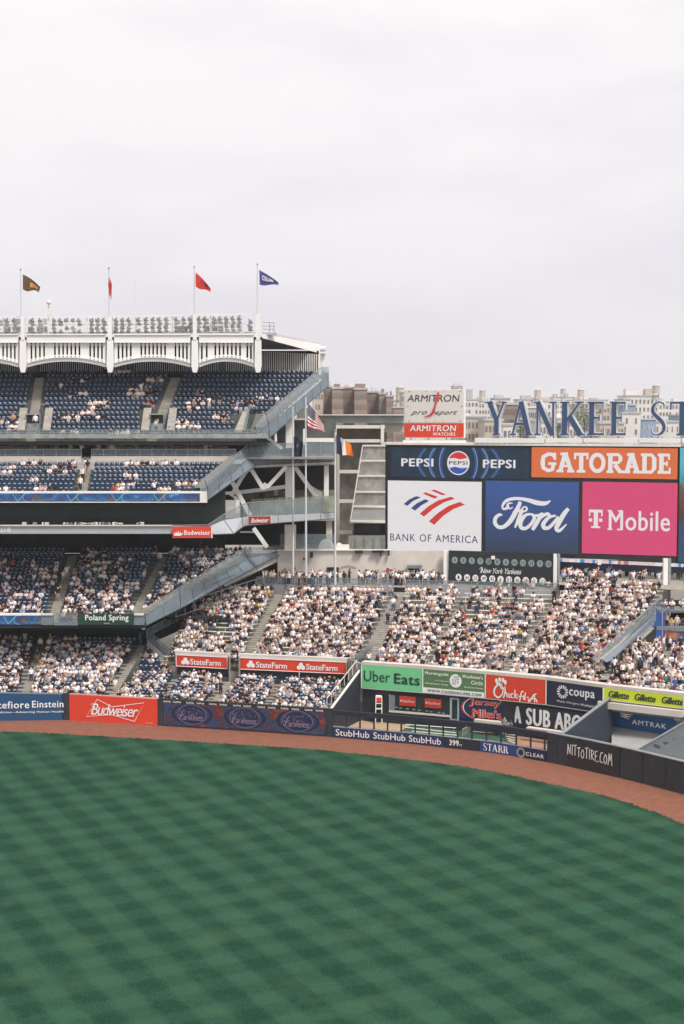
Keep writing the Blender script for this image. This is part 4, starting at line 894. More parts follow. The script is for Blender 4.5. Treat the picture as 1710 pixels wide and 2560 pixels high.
PEN = [(54, 676, 'brown', 'thin roof pole flying the brown and gold pennant'), (274, 673, 'red1', 'thin roof pole with a limp red pennant'), (487, 669, 'red2', 'thin roof pole flying the red pennant with a dark emblem'), (644, 663, 'blue', 'thin roof pole flying the purple blue pennant on the last pylon')]
for px, yt, k, lab in PEN: pole(px, yt, 845, 165.2, .11, lab, 'pennant poles on the roof')
def picked_flag(name, lab, TL, TR, BL, BR, D, m, mi=None, amp=.25, nu=14, nv=10, sag=0., wv=2.4, lettering=None):
    def fn(u, v):
        top = (TL[0]+(TR[0]-TL[0])*u, TL[1]+(TR[1]-TL[1])*u-math.sin(u*math.pi)*sag); bot = (BL[0]+(BR[0]-BL[0])*u, BL[1]+(BR[1]-BL[1])*u+math.sin(u*math.pi*2)*sag*.8)
        p = (top[0]+(bot[0]-top[0])*v, top[1]+(bot[1]-top[1])*v); return tuple(W(p[0], p[1], D+amp*math.sin(u*wv*math.pi+v*1.8)*min(1, u*3)))
    o = flag_cloth(name, fn, nu, nv, m, mi); tag(o, lab, 'flag'); return o, fn
BRN = mat('brown_cloth', srgb(96, 72, 48), .8, var=.2, vscale=3); GLD = mat('gold_cloth', srgb(196, 150, 78), .8); RDC = mat('red_cloth', srgb(200, 48, 44), .8, var=.12, vscale=2); DRC = mat('dark_red_print', srgb(96, 22, 24), .8); PUR = mat('purple_cloth', srgb(70, 66, 130), .8, var=.15, vscale=2); NVC = mat('flag_navy', srgb(34, 42, 70), .8, var=.2, vscale=2); WHC = mat('white_cloth', srgb(232, 226, 226), .8, var=.05); ORC = mat('orange_cloth', srgb(232, 128, 44), .8, var=.08)
picked_flag('pennant', 'brown pennant with gold lettering patch flying at the left end of the roof', (57, 686), (101, 718), (57, 723), (97, 731), 165, [BRN, GLD], lambda u, v: 1 if .42 < u < .9 and .3 < v < .72 else 0, .15, 16, 10, 4)
picked_flag('pennant', 'limp red pennant hanging narrow along its pole', (272, 690), (280, 712), (270, 712), (278, 752), 165, RDC, None, .5, 10, 14, 1)
picked_flag('pennant', 'red pennant with a dark emblem, its tail drooping', (489, 681), (527, 722), (489, 716), (526, 731), 165, [RDC, DRC], lambda u, v: 1 if .3 < u < .82 and .15 < v < .55 and int(u*30) % 3 else 0, .2, 18, 10, 3)
o, fn = picked_flag('pennant', 'purple blue pennant with white capital letters on the last pylon', (648, 675), (696, 706), (649, 712), (696, 713), 165, PUR, None, .12, 16, 10, 2)
t = MB(); v2, f2 = text2d('COLUMBIA'[:6], .03)
t.add([Vector(fn(.14+.6*a, .62-.36*b_+.05*a))+Vector((0, -.12, 0)) for a, b_ in v2], f2); t.build('lettering', WHC, o)

# ==================================================================== BIG FLAGPOLES
for px, yt, D, r, lab in ((733, 1015, 160.4, .115, 'tall white flagpole carrying the drooping navy flag'), (765, 992, 160.2, .135, 'tallest white flagpole carrying the stars and stripes'), (838, 1080, 160, .135, 'tall white flagpole carrying the blue white and orange flag')):
    pole(px, yt, 1440 if px < 800 else 1462, D, r, lab, 'flagpoles behind the bleachers')
USR, USW, USB = mat('flag_red', srgb(176, 44, 50), .8, var=.06), WHC, NVC
def us(u, v): 
    if u < .48 and v < .54: return 3 if (int(u*48) % 3 == 1 and int(v*26) % 2 == 1) else 2
    return 0 if int(v*13) % 2 == 0 else 1
o, fn = picked_flag('american_flag', 'American flag waving with stars and red and white stripes', (769, 1006), (809, 1062), (769, 1067), (812, 1082), 160, [USR, USW, USB, WHC], us, .45, 48, 52, 3, 2.6)
picked_flag('state_flag', 'navy flag drooping from the shorter left flagpole', (734, 1092), (758, 1108), (736, 1140), (752, 1160), 160.3, [NVC, mat('flag_crest', srgb(150, 110, 110), .8)], lambda u, v: 1 if .3 < u < .48 and .32 < v < .42 else 0, .5, 16, 16, 6, 3)
picked_flag('city_flag', 'flag with navy white and orange bands on the flagpole beside the glass tower', (840, 1088), (878, 1112), (842, 1134), (884, 1142), 159.8, [NVC, WHC, ORC], lambda u, v: 0 if u < .30+.05*v else 1 if u < .58 else 2, .4, 24, 12, 2, 2.6)

# ==================================================================== GLASS TOWER AND SERVICE STRUCTURE LEFT OF THE SCOREBOARD
gt = empty('service_tower', W(915, 1376, 171), 'angled tower of stacked glass panels on white beams beside the scoreboard', 'tower')
edgeL = lambda y: 907-(y-1115)*.162
MESHG = mat('tower_mesh', (.20, .20, .175), .6, var=.45, vscale=.8)
rows_ = [(1115, 1150), (1154, 1188), (1192, 1228), (1232, 1264), (1270, 1301), (1339, 1374)]
for i, (y0, y1) in enumerate(rows_):
    D = 169
    mb = MB(); mb.prism([W(edgeL(y0)+2 if i < 5 else 872, y0, D), W(963, y0, D), W(963, y1, D), W(edgeL(y1)+2 if i < 5 else 867, y1, D)], (0, .08, 0)); mb.build('glass_panel', mat('tower_glass', (.34, .34, .30), .15, var=.35, vscale=.7, alpha=.62) if i != 4 else mat('frosted_panel', (.33, .33, .32), .5), gt)
    mb = MB(); mb.beam(W(edgeL(y1)+1 if i < 5 else 866, y1+1.5, D-.1), W(963, y1+1.5, D-.1), .17); mb.build('beam', OFFW, gt)
mb = MB(); mb.beam(W(907, 1113, 168.9), W(876, 1303, 168.9), .14); mb.build('edge_frame', OFFW, gt); mb = MB(); mb.beam(W(907, 1114, 168.9), W(963, 1114, 168.9), .2); mb.build('beam', OFFW, gt)
for y in (1155, 1190, 1230, 1268, 1304): mb = MB(); mb.beam(W(edgeL(y)-2, y, 172), W(963, y, 172), .35); mb.build('rear_beam', OFFW, gt)
for x in (925, 948): mb = MB(); mb.beam(W(x, 1120, 172.5), W(x-12, 1300, 172.5), .5); mb.build('stair_stringer', CREAM, gt)
for (px, py) in ((938, 1140), (920, 1215), (945, 1218), (930, 1255)): ip('stair_block', OFFW, px-10, py-7, px+10, py+7, 172, .6, gt)
ip('dark_gap', DARK, 884, 1303, 963, 1337, 173, .2, gt)
for x in (890, 912, 936, 958): mb = MB(); mb.beam(W(x, 1340, 168.8), W(x, 1374, 168.8), .08); mb.build('mullion', BLUEG, gt)
ss = empty('steel_gantry', W(890, 1376, 178), 'open grey concourse frame with white crossbeams behind the flagpoles', 'gantry')
ip('back_screen', mat('gantry_screen', (.20, .19, .165), .8, var=.5, vscale=.5), 836, 1062, 966, 1376, 181, .2, ss)
for y, p0, p1 in ((1067, 740, 962), (1102, 740, 958), (1179, 842, 905), (1253, 842, 890), (1331, 842, 880)): ip('crossbeam', OFFW, p0, y-4, p1, y+4, 178, .5, ss)
for x, y0, y1 in ((838, 1062, 1376), (956, 1062, 1110), (845, 1108, 1376), (762, 1066, 1110)): ip('post', OFFW if x != 845 else CREAM, x-4, y0, x+4, y1, 177.8, .4, ss)
ip('roof_beam', mat('roof_grey_steel', (.33, .35, .33), .7, var=.2), 778, 1037, 1012, 1058, 179, 2, ss); ip('roof_trim', OFFW, 778, 1036, 1012, 1038.5, 178.5, 2.4, ss); ip('roof_soffit', CREAM, 960, 1058, 1012, 1080, 179.6, 1, ss)  # roof beam in plain grey steel
ip('side_wall', mat('brick_dim', (.20, .15, .12), .9, var=.3), 842, 1071, 952, 1100, 180.5, .2, ss)

# ---- cream wall behind the standing crowd, the platform
PLZ = 10.9
bw = empty('concourse_wall', W(900, 1450, 166), 'long cream wall behind the standing crowd, with dark doorways', 'wall')
ip('wall_face', CREAM, 694, 1376, 1126, 1480, 166, .4, bw); ip('wall_coping', OFFW, 694, 1373.5, 975, 1376, 165.8, .6, bw)
ip('doorway', DARK, 817, 1418, 847, 1470, 165.7, .1, bw); ip('doorway', DARKG, 1020, 1415, 1048, 1470, 165.7, .1, bw); ip('door_awning', BLUEG, 1018, 1413, 1054, 1420, 165.2, .8, bw)
for (x0, y0, x1, y1) in ((775, 1380, 782, 1394), (758, 1394, 763, 1400), (887, 1376, 907, 1383), (930, 1376, 960, 1381), (950, 1376, 954, 1389), (970, 1376, 974, 1389), (858, 1455, 866, 1470)): ip('wall_light', BLACK, x0, y0, x1, y1, 165.4, .4, bw)
ip('wall_sign', mat('small_red_sign', srgb(180, 50, 50)), 966, 1420, 973, 1428, 165.7, .05, bw); ip('wall_sign', MATS['small_red_sign'], 735, 1418, 739, 1424, 165.7, .05, bw)
mb = MB(); 
for x0, x1 in zip(np.linspace(850, 892, 9)[:-1], np.linspace(850, 892, 9)[1:]):
    f0, f1 = (x0-850)/42, (x1-850)/42; mb.beam(W(x0, 1419-5*math.sin(f0*math.pi), 165.7), W(x1, 1419-5*math.sin(f1*math.pi), 165.7), .06)
mb.build('arch_moulding', STEEL, bw)
wt = MB(); c_ = []
for k in range(13): a = math.pi*k/12; c_.append((math.cos(a), math.sin(a)))
A = W(815, 1373, 166.5); wt.prism([Vector((A.x+x*.9, A.y, A.z+max(0, y)*1.15)) for x, y in c_], (0, 1.8, 0)); o = wt.build('water_tank', WHITE)
tag(o, 'rounded white tank on the cream wall between two flagpoles', 'tank')
ip2 = MB(); ip2.box(W(856, 1368, 166.8), (1.6, 1.5, .55)); ip2.box(W(848, 1362, 166.8), (.5, .8, .4)); tag(ip2.build('roof_unit', OFFW), 'low white ventilation unit on the cream wall beside the rounded tank', 'ventilation unit')
# low grey front wall, platform, glass rail
pf = empty('bleacher_terrace', W(1000, 1490, 160), 'grey fronted walkway with a glass rail behind the bleachers', 'walkway')
PFP = [(640, 164.2), (740, 163.4), (985, 161.6), (1015, 160.8), (1180, 159.6), (1400, 157.6)]
for (p0, D0), (p1, D1) in zip(PFP[:-1], PFP[1:]):
    if p0 == 985: continue
    a, c = XD(p0, D0), XD(p1, D1)
    q = Panel((a.x, a.y), (c.x, c.y), 9.6, PLZ); mb = MB(); q.slab(mb, 0, 0, q.w, q.h, 0, .3); mb.build('front_wall', mat('grey_front', (.36, .36, .375), .7, var=.08), pf)
    mb = MB(); mb.beam(q.P(0, q.h+.85, 0), q.P(q.w, q.h+.85, 0), .06)
    for s_ in np.arange(0, q.w, 1.5): mb.beam(q.P(s_, q.h, 0), q.P(s_, q.h+.85, 0), .05)
    mb.build('handrail', STEEL, pf); mb = MB(); q.slab(mb, 0, q.h+.08, q.w, q.h+.82, -.02, .02); mb.build('glass_rail', GLASS, pf)
mb = MB(); mb.add([(*XD(p, D).to_2d(), PLZ-.02) for p, D in PFP]+[(*XD(1400, 175).to_2d(), PLZ-.02), (*XD(640, 175).to_2d(), PLZ-.02)], [tuple(range(len(PFP)+2))]); mb.build('walk_floor', CONCL, pf)
mb = MB(); mb.add([(*XD(1400, 157).to_2d(), 11.7), (*XD(1668, 152.7).to_2d(), 11.7), (*XD(1850, 150).to_2d(), 11.7), (*XD(1850, 185).to_2d(), 11.7), (*XD(1400, 185).to_2d(), 11.7)], [(0, 1, 2, 3, 4)]); mb.build('walk_floor', CONCL, pf)
def crowd_std(p0, p1, D0, D1, z, nn, where):
    for _ in range(nn):
        D = rng.uniform(D0, D1); p = rng.uniform(p0, p1); A = XD(p, D); person((A.x, A.y, z), rng.choice([0, 0, 0, 1.5, -1.5, 3.1]), STD[rng.integers(len(STD))], where, 0)
crowd_std(650, 700, 163.5, 165, PLZ, 10, 'the dark corner under the parapet')
crowd_std(705, 1110, 162.8, 165.3, PLZ, 92, 'the walkway before the cream wall'); crowd_std(1125, 1385, 159.6, 160.8, PLZ-.75, 12, 'the walkway before the wall of numbers')
crowd_std(1400, 1770, 158.5, 170, 11.3, 80, 'the shade under the scoreboard')
crowd_std(120, 300, 160, 163, 25.8, 9, 'the terrace walkway'); crowd_std(-40, 560, 160, 166, 25.8, 22, 'the terrace walkway')
crowd_std(196, 226, 157, 159, 24.0, 2, 'the terrace aisle')

# ==================================================================== SCOREBOARD
DL, DR = 172., 160.6
sbd = empty('scoreboard', W(1330, 1405, 166), 'huge black framed scoreboard of five lit advertising screens', 'scoreboard')
A_, B_ = W(963, 1112, DL), W(1696, 1112, DR); zt = A_.z; zb = W(963, 1380, DL).z
SP = Panel((A_.x, A_.y), (B_.x, B_.y), zb, zt); mb = MB(); SP.slab(mb, 0, 0, SP.w, SP.h, 0, 2.2); mb.build('frame', BLACK, sbd)
def zpx(pn, px, py):     # height on the panel under pixel (px,py)
    x = pn.u(px); q = pn.P(x, 0, 0); return W(px, py, q.y).z-pn.O.z
def screen(x0, yt, yb, x1, m, label):
    u0, u1 = SP.u(x0), SP.u(x1); z1, z0 = zpx(SP, x0, yt), zpx(SP, x0, yb); mb = MB(); SP.slab(mb, u0, z0, u1, z1, .06, .1); o = mb.build('screen', m, sbd); o['label'] = label; return o, u0, z0, u1, z1
o, u0, z0, u1, z1 = screen(976, 1118, 1193, 1322, mat('screen_teal', srgb(30, 46, 62), emit=.8, var=.25, vscale=.8), 'dark screen with PEPSI three times and a red white and blue roundel')
t = MB()
cx, cz = SP.u(1145), (z0+z1)/2
text(t, SP, 'PEPSI', SP.u(1003), cz-.48, SP.u(1083), cz+.50, .06, off=.10, mi=0); text(t, SP, 'PEPSI', SP.u(1206), cz-.55, SP.u(1287), cz+.46, .06, off=.10, mi=0)
rr = SP.u(1172)-cx; disc(t, SP, cx, cz, rr*1.04, rr*1.08, .10, mi=0)
top = [(math.cos(a), math.sin(a)) for a in np.linspace(.35, math.pi-.35, 14)]
t.add([SP.P(cx+rr*.95*x, cz+rr*y*.98, .12) for x, y in top]+[SP.P(cx-rr*.5*math.cos(k)+rr*0, cz+rr*(.36+.1*math.sin(k*2)), .12) for k in ()], [tuple(range(14))], 1)
t.add([SP.P(cx+rr*.95*x, cz-rr*y*.98, .12) for x, y in top][::-1], [tuple(range(14))], 2)
ribbon(t, SP, [(cx-rr*.9, cz+rr*.34), (cx-rr*.4, cz+rr*.40), (cx+.2*rr, cz+rr*.28), (cx+rr*.9, cz+rr*.42)], .12, .13, 0); ribbon(t, SP, [(cx-rr*.9, cz-rr*.42), (cx-rr*.3, cz-rr*.28), (cx+.3*rr, cz-rr*.42), (cx+rr*.9, cz-rr*.34)], .12, .13, 0)
text(t, SP, 'PEPSI', cx-rr*.85, cz-.2, cx+rr*.85, cz+.24, .05, off=.15, mi=3)
for sgn in (-1, 1):
    for R_, nn, s_ in ((1.75, 34, .045), (1.62, 34, .03), (2.75, 40, .04), (2.6, 40, .025), (3.7, 44, .028)):
        for k in range(nn):
            a = (k/(nn-1)-.5)*1.7; x_, z_ = cx+sgn*rr*R_*math.cos(a), cz+rr*1.7*math.sin(a)*min(1.3, R_*.75)
            if z0+.05 < z_ < z1-.05: disc(t, SP, x_, z_, s_*1.3, s_*1.5, .105, 5, mi=4 if R_ != 1.62 else 5)
    for R_ in (1.68, 2.68, 3.7):
        ribbon(t, SP, [(cx+sgn*rr*R_*math.cos(a), cz+rr*1.7*math.sin(a)*min(1.3, R_*.75)) for a in np.linspace(-.9, .9, 24) if abs(rr*1.7*math.sin(a)*min(1.3, R_*.75)) < (z1-z0)/2-.05], .42, .085, 6, step=0)
LW = led('led_white', 238, 233, 234); LR = led('led_red', 214, 62, 54); LB = led('led_blue', 60, 90, 178)
t.build('artwork', [LW, LR, LB, led('led_black', 18, 18, 24), led('led_sky', 160, 185, 235), led('led_dot', 90, 120, 200), led('led_glow', 48, 76, 128)], o)
o, u0, z0, u1, z1 = screen(1327, 1118, 1193, 1690, led('led_orange', 226, 116, 68), 'orange screen with white slab lettering GATORADE')
t = MB()
# slab letters of GATORADE
xs = [1349, 1391, 1434, 1470, 1514, 1557, 1599, 1641, 1673]; lets = 'GATORADE'; zc0, zc1 = z0+.62, z1-.60; q = 0
def rib(p, w): 
    global q; ribbon(t, SP, p, w, .10+.004*q, 0); q += 1
for i, c in enumerate(lets):
    a, e_ = SP.u(xs[i])+.0, SP.u(xs[i+1] if i < 7 else 1674)-.12; w_ = e_-a; h_ = zc1-zc0; T_ = .50; S_ = .30
    if c == 'G': rib([(e_-.15, zc1-.62), (e_-.4, zc1-.22), ((a+e_)/2, zc1-.18), (a+.35, zc1-.5), (a+.27, (zc0+zc1)/2), (a+.35, zc0+.5), ((a+e_)/2, zc0+.18), (e_-.45, zc0+.3), (e_-.32, zc0+.9)], [.4, .42, .42, .48, .54, .48, .42, .42, .45]); rib([((a+e_)/2, zc0+1.0), (e_+.02, zc0+1.0)], S_); rib([(e_-.16, zc1-.02), (e_-.16, zc1-.85)], .28)
    if c == 'A': rib([((a+e_)/2, zc1), (a+.35, zc0+.1)], T_); rib([((a+e_)/2-.05, zc1), (e_-.25, zc0+.1)], T_); rib([(a+.4, zc0+.75), (e_-.4, zc0+.75)], .26); rib([(a-.08, zc0+S_/2), (a+.72, zc0+S_/2)], S_); rib([(e_-.72, zc0+S_/2), (e_+.12, zc0+S_/2)], S_); rib([(a+.35, zc1-S_/2), ((a+e_)/2+.3, zc1-S_/2)], S_)
    if c == 'T': rib([((a+e_)/2, zc1), ((a+e_)/2, zc0)], T_); rib([(a-.05, zc1-.17), (e_+.05, zc1-.17)], .34); rib([(a+.06, zc1), (a+.06, zc1-.75)], .24); rib([(e_-.06, zc1), (e_-.06, zc1-.75)], .24); rib([((a+e_)/2-.5, zc0+S_/2), ((a+e_)/2+.5, zc0+S_/2)], S_)
    if c == 'O': ribbon(t, SP, [((a+e_)/2+(w_/2-.24)*math.cos(k), (zc0+zc1)/2+(h_/2-.2)*math.sin(k)) for k in np.linspace(0, 2*math.pi, 25)[:-1]], .46, .10, 0, True)
    if c in 'RD':
        rib([(a+.42, zc1), (a+.42, zc0)], T_); rib([(a, zc1-S_/2), (a+.7, zc1-S_/2)], S_); rib([(a, zc0+S_/2), (a+.78, zc0+S_/2)], S_)
        if c == 'R': rib([(a+.4, zc1-.17), (e_-.5, zc1-.17), (e_-.28, zc1-.5), (e_-.28, zc1-.75), (e_-.5, zc1-1.1), (a+.4, zc1-1.12)], [.34, .36, .46, .46, .34, .3]); rib([((a+e_)/2, zc0+.95), (e_-.25, zc0+.1)], .48); rib([(e_-.5, zc0+S_/2), (e_+.1, zc0+S_/2)], S_)
        else: rib([(a+.4, zc1-.17), (e_-.55, zc1-.17), (e_-.26, zc1-.6), (e_-.26, zc0+.6), (e_-.55, zc0+.17), (a+.4, zc0+.17)], [.34, .36, .5, .5, .36, .34])
    if c == 'E': rib([(a+.42, zc1), (a+.42, zc0)], T_); rib([(a, zc1-.16), (e_, zc1-.16)], .32); rib([(a, zc0+.16), (e_+.08, zc0+.16)], .32); rib([(a+.4, (zc0+zc1)/2), (e_-.3, (zc0+zc1)/2)], .28); rib([(e_-.1, zc1), (e_-.1, zc1-.7)], .2); rib([(e_, zc0), (e_, zc0+.7)], .2); rib([(e_-.3, (zc0+zc1)/2+.3), (e_-.3, (zc0+zc1)/2-.3)], .16)
t.build('lettering', LW, o)
o, u0, z0, u1, z1 = screen(969.5, 1201, 1377, 1203, LW, 'white screen with red and blue bank emblem above BANK OF AMERICA')
t = MB(); text(t, SP, 'BANK OF AMERICA', SP.u(976), z0+1.25, SP.u(1195), z0+2.15, .012, 0, 1.15, off=.12, mi=2)
def pq(pts, mi):
    t = MB()
    ps = [(SP.u(740+x/3.409), zpx(SP, 740+x/3.409, 1200+y/3.409)) for x, y in pts]; k = len(ps)
    for i in range(k//2-1): t.add([SP.P(*ps[i], .12), SP.P(*ps[i+1], .12), SP.P(*ps[k-2-i], .12), SP.P(*ps[k-1-i], .12)], [(0, 1, 2, 3)], 0)
    t.build('emblem_stripe', [LR, led('led_emblem_blue', 58, 72, 128)][mi], o)
pq([(918, 205), (965, 165), (1025, 137), (1065, 148), (1000, 177), (950, 220)], 1); pq([(980, 240), (1030, 198), (1100, 163), (1135, 178), (1070, 215), (1015, 260)], 1)
pq([(1080, 115), (1105, 104), (1210, 143), (1180, 158)], 0); pq([(1150, 90), (1178, 81), (1278, 122), (1248, 130)], 0)
pq([(1055, 287), (1130, 222), (1215, 172), (1320, 142), (1355, 158), (1260, 190), (1170, 245), (1092, 311)], 0); pq([(1133, 350), (1210, 280), (1300, 220), (1395, 186), (1440, 210), (1345, 245), (1255, 305), (1178, 382)], 0)
t.build('lettering', [LR, LR, led('led_text_blue', 66, 66, 106)], o)
fm, n, l, b = node_mat('screen_blue_fade'); g = n.new('ShaderNodeNewGeometry'); s_ = n.new('ShaderNodeSeparateXYZ'); r_ = n.new('ShaderNodeMapRange'); r_.inputs['From Min'].default_value = W(1330, 1385, 166).z; r_.inputs['From Max'].default_value = W(1330, 1230, 166).z
c_ = n.new('ShaderNodeValToRGB'); c_.color_ramp.elements[0].color = (*srgb(40, 52, 74), 1); c_.color_ramp.elements[1].color = (*srgb(44, 80, 146), 1)
l.new(g.outputs['Position'], s_.inputs[0]); l.new(s_.outputs['Z'], r_.inputs['Value']); l.new(r_.outputs[0], c_.inputs[0]); l.new(c_.outputs[0], b.inputs['Emission Color']); b.inputs['Emission Strength'].default_value = .60; b.inputs['Base Color'].default_value = (.01, .01, .01, 1)
o, u0, z0, u1, z1 = screen(1213, 1201.5, 1379, 1445, fm, 'blue screen with white flowing script lettering Ford')
t = MB()
def zs(pts, k=2.958, ox=1180, oy=1200): return [(SP.u(ox+x/k), zpx(SP, ox+x/k, oy+y/k), w/k*.0455) for x, y, w in pts]
FORD = [[(300, 170, 6), (272, 172, 14), (262, 190, 20), (280, 212, 10), (300, 200, 8)][::-1],
 [(262, 205, 26), (232, 215, 14), (225, 190, 18), (250, 155, 24), (300, 138, 24), (360, 138, 24), (420, 150, 30), (480, 168, 36), (540, 172, 30), (578, 152, 10)],
 [(355, 160, 26), (345, 190, 30), (320, 240, 36), (285, 300, 36), (240, 342, 30), (200, 348, 28), (172, 320, 30), (175, 280, 28), (205, 255, 22), (225, 262, 8)],
 [(300, 238, 8), (340, 225, 24), (385, 232, 14), (405, 215, 16), (395, 198, 12), (375, 205, 12), (365, 235, 26), (345, 290, 30), (318, 352, 12)],
 [(440, 250, 14), (395, 260, 24), (360, 310, 32), (365, 350, 30), (400, 355, 26), (440, 320, 24), (462, 275, 26), (440, 250, 18)],
 [(440, 258, 10), (490, 262, 22), (520, 248, 22), (500, 280, 30), (470, 330, 32), (448, 368, 26)],
 [(490, 300, 10), (530, 262, 22), (560, 250, 26), (575, 270, 22)],
 [(620, 262, 14), (570, 275, 24), (530, 320, 32), (535, 352, 30), (570, 350, 26), (610, 310, 24), (640, 270, 22)],
 [(712, 210, 26), (680, 250, 34), (640, 320, 36), (625, 360, 30), (650, 372, 24), (700, 325, 8)]]
for i, s_ in enumerate(FORD):
    cv = crom(zs(s_), 6); ribbon(t, SP, [(p[0], p[1]) for p in cv], [max(p[2], .03) for p in cv], .12+.02*i, 0)
t.build('lettering', LW, o)
o, u0, z0, u1, z1 = screen(1454.5, 1204, 1383, 1691, led('led_magenta', 222, 78, 122), 'magenta screen with white lettering T Mobile')
t = MB(); X = SP.u; zA, zB = zpx(SP, 1570, 1325), zpx(SP, 1570, 1280)
text(t, SP, 'Mobile', X(1521), zA-.05, X(1674), zB+.15, .022, 0, .96, off=.12)
for x_ in (1521, 1551): pass
for a, c, y in ((1518, 1530, 0), (1542, 1554, 0), (1518, 1528, 2), (1544, 1554, 2)):
    zz_ = zA+.04 if y == 0 else zB+.1; SP.slab(t, X(a), zz_-.09, X(c), zz_+.09, .125, .004)
zt1, zt0 = zpx(SP, 1488, 1274), zpx(SP, 1488, 1320)
SP.slab(t, X(1472), zt1-.32, X(1505), zt1, .12, .004); SP.slab(t, X(1483.5), zt0, X(1494), zt1, .127, .004); SP.slab(t, X(1477), zt0, X(1500), zt0+.2, .131, .004)
for a, c in ((1471.5, 1475), (1502, 1505.5)): SP.slab(t, X(a), zt1-.75, X(c), zt1, .134, .004)
for a, c in ((1471.5, 1479.5), (1497, 1505)): SP.slab(t, X(a), zpx(SP, 1488, 1304), X(c), zpx(SP, 1488, 1296), .12, .004)
t.build('lettering', LW, o)
# video board to the right, only its edge in view
vb_ = empty('video_board', W(1720, 1405, 160), 'edge of the main video board with teal and brown picture beside the magenta screen', 'video board')
A_, B_ = W(1697, 1115, 160.4), W(1900, 1115, 157.5); VP = Panel((A_.x, A_.y), (B_.x, B_.y), W(1697, 1408, 160.4).z, W(1697, 1117, 160.4).z); mb = MB(); VP.slab(mb, 0, 0, VP.w, VP.h, -.1, 2); mb.build('frame', BLACK, vb_)
vm, n, l, b = node_mat('video_picture'); g = n.new('ShaderNodeNewGeometry'); s_ = n.new('ShaderNodeSeparateXYZ'); r_ = n.new('ShaderNodeMapRange'); r_.inputs['From Min'].default_value = W(1700, 1405, 160).z; r_.inputs['From Max'].default_value = W(1700, 1118, 160).z
tn = n.new('ShaderNodeTexNoise'); tn.inputs['Scale'].default_value = 2.; a_ = n.new('ShaderNodeMath'); a_.operation = 'MULTIPLY_ADD'; a_.inputs[1].default_value = .2
c_ = n.new('ShaderNodeValToRGB'); e = c_.color_ramp.elements; e[0].position = .1; e[0].color = (*srgb(30, 60, 90), 1); e[1].position = .95; e[1].color = (*srgb(80, 160, 180), 1)
for p_, q_ in ((.42, (36, 62, 92)), (.48, (70, 36, 24)), (.75, (100, 70, 60)), (.85, (40, 140, 150))): x = e.new(p_); x.color = (*srgb(*q_), 1)
l.new(g.outputs['Position'], s_.inputs[0]); l.new(s_.outputs['Z'], r_.inputs['Value']); l.new(g.outputs['Position'], tn.inputs['Vector']); l.new(tn.outputs['Fac'], a_.inputs[0]); l.new(r_.outputs[0], a_.inputs[2]); l.new(a_.outputs[0], c_.inputs[0]); l.new(c_.outputs[0], b.inputs['Emission Color']); b.inputs['Emission Strength'].default_value = .75; b.inputs['Base Color'].default_value = (.01, .01, .01, 1)
mb = MB(); VP.slab(mb, .15, .1, VP.w-.2, VP.h-.1, 0, .1); mb.build('screen', vm, vb_)
# columns carrying the scoreboard
for (p, y0, y1, D, lab) in ((1116, 1384, 1475, 165, 'white column at the left of the wall of numbers'), (1388, 1393, 1500, 161.5, 'white column between the wall of numbers and the shaded crowd'), (1665, 1404, 1515, 157, 'white column under the right corner of the magenta screen'), (1424, 1396, 1480, 168, 'grey white column in the shade under the scoreboard')):
    A, B = W(p, y0-8, D), W(p, y1, D); o = empty('scoreboard_column', B, lab, 'column', 'columns under the scoreboard'); mb = MB(); mb.box(((A.x+B.x)/2-.1, D, (A.z+B.z)/2), (.50, .5, A.z-B.z)); mb.build('column_shaft', WHITE if p != 1424 else OFFW, o)
    mb = MB(); mb.box(((A.x+B.x)/2+.42, D+.25, (A.z+B.z)/2), (.25, .4, A.z-B.z)); mb.build('drain_pipe', STEEL, o)
# wall of retired numbers
nw = empty('number_wall', W(1250, 1477, 163), 'black wall with two rows of white number discs and a script between them', 'sign wall')
A_, B_ = W(1122, 1386, 164.5), W(1383, 1386, 161); NP = Panel((A_.x, A_.y), (B_.x, B_.y), PLZ, W(1122, 1383, 164.5).z+.3); mb = MB(); NP.slab(mb, 0, 0, NP.w, NP.h, 0, .4); mb.build('wall_face', mat('number_wall_black', (.014, .018, .022), .6), nw)
GD = mat('dim_disc', (.26, .33, .34), .6); 
for i, s_ in enumerate(['4', '3', '5', '7', '37', '8', '8', '16', '15', '32', '9', '10']):
    p = 1137+i*21.3; cx, cz = NP.u(p), zpx(NP, p, 1400+i*.9); mb = MB(); disc(mb, NP, cx, cz, .36, .40, .04, 16); o = mb.build('number_disc', GD, nw)
    t = MB(); text(t, NP, s_, cx-.10*len(s_), cz-.2, cx+.10*len(s_), cz+.2, .02, off=.06); t.build('numeral', BLKT, o)
for i, s_ in enumerate(['1', '44', '23', '49', '42', '6', '51', '46', '20', '2', '21']):
    p = 1147+i*21.0; cx, cz = NP.u(p), zpx(NP, p, 1443+i*1.0); mb = MB(); disc(mb, NP, cx, cz, .36, .40, .04, 16); o = mb.build('number_disc', WHT, nw)
    t = MB(); text(t, NP, s_, cx-.11*len(s_), cz-.2, cx+.11*len(s_), cz+.2, .02, off=.06); t.build('numeral', BLKT, o)
t = MB(); X = NP.u; zz_ = zpx(NP, 1250, 1431); text(t, NP, 'New York Yankees', X(1201), zz_-.15, X(1304), zz_+.48, -.008, .4, .88, off=.05)
strokes(t, NP, [[(0, .3, .05), (.3, .55, .07), (.25, -.1, .06)]], X(1199), zz_, 1, 1); t.build('lettering', WHT, nw)
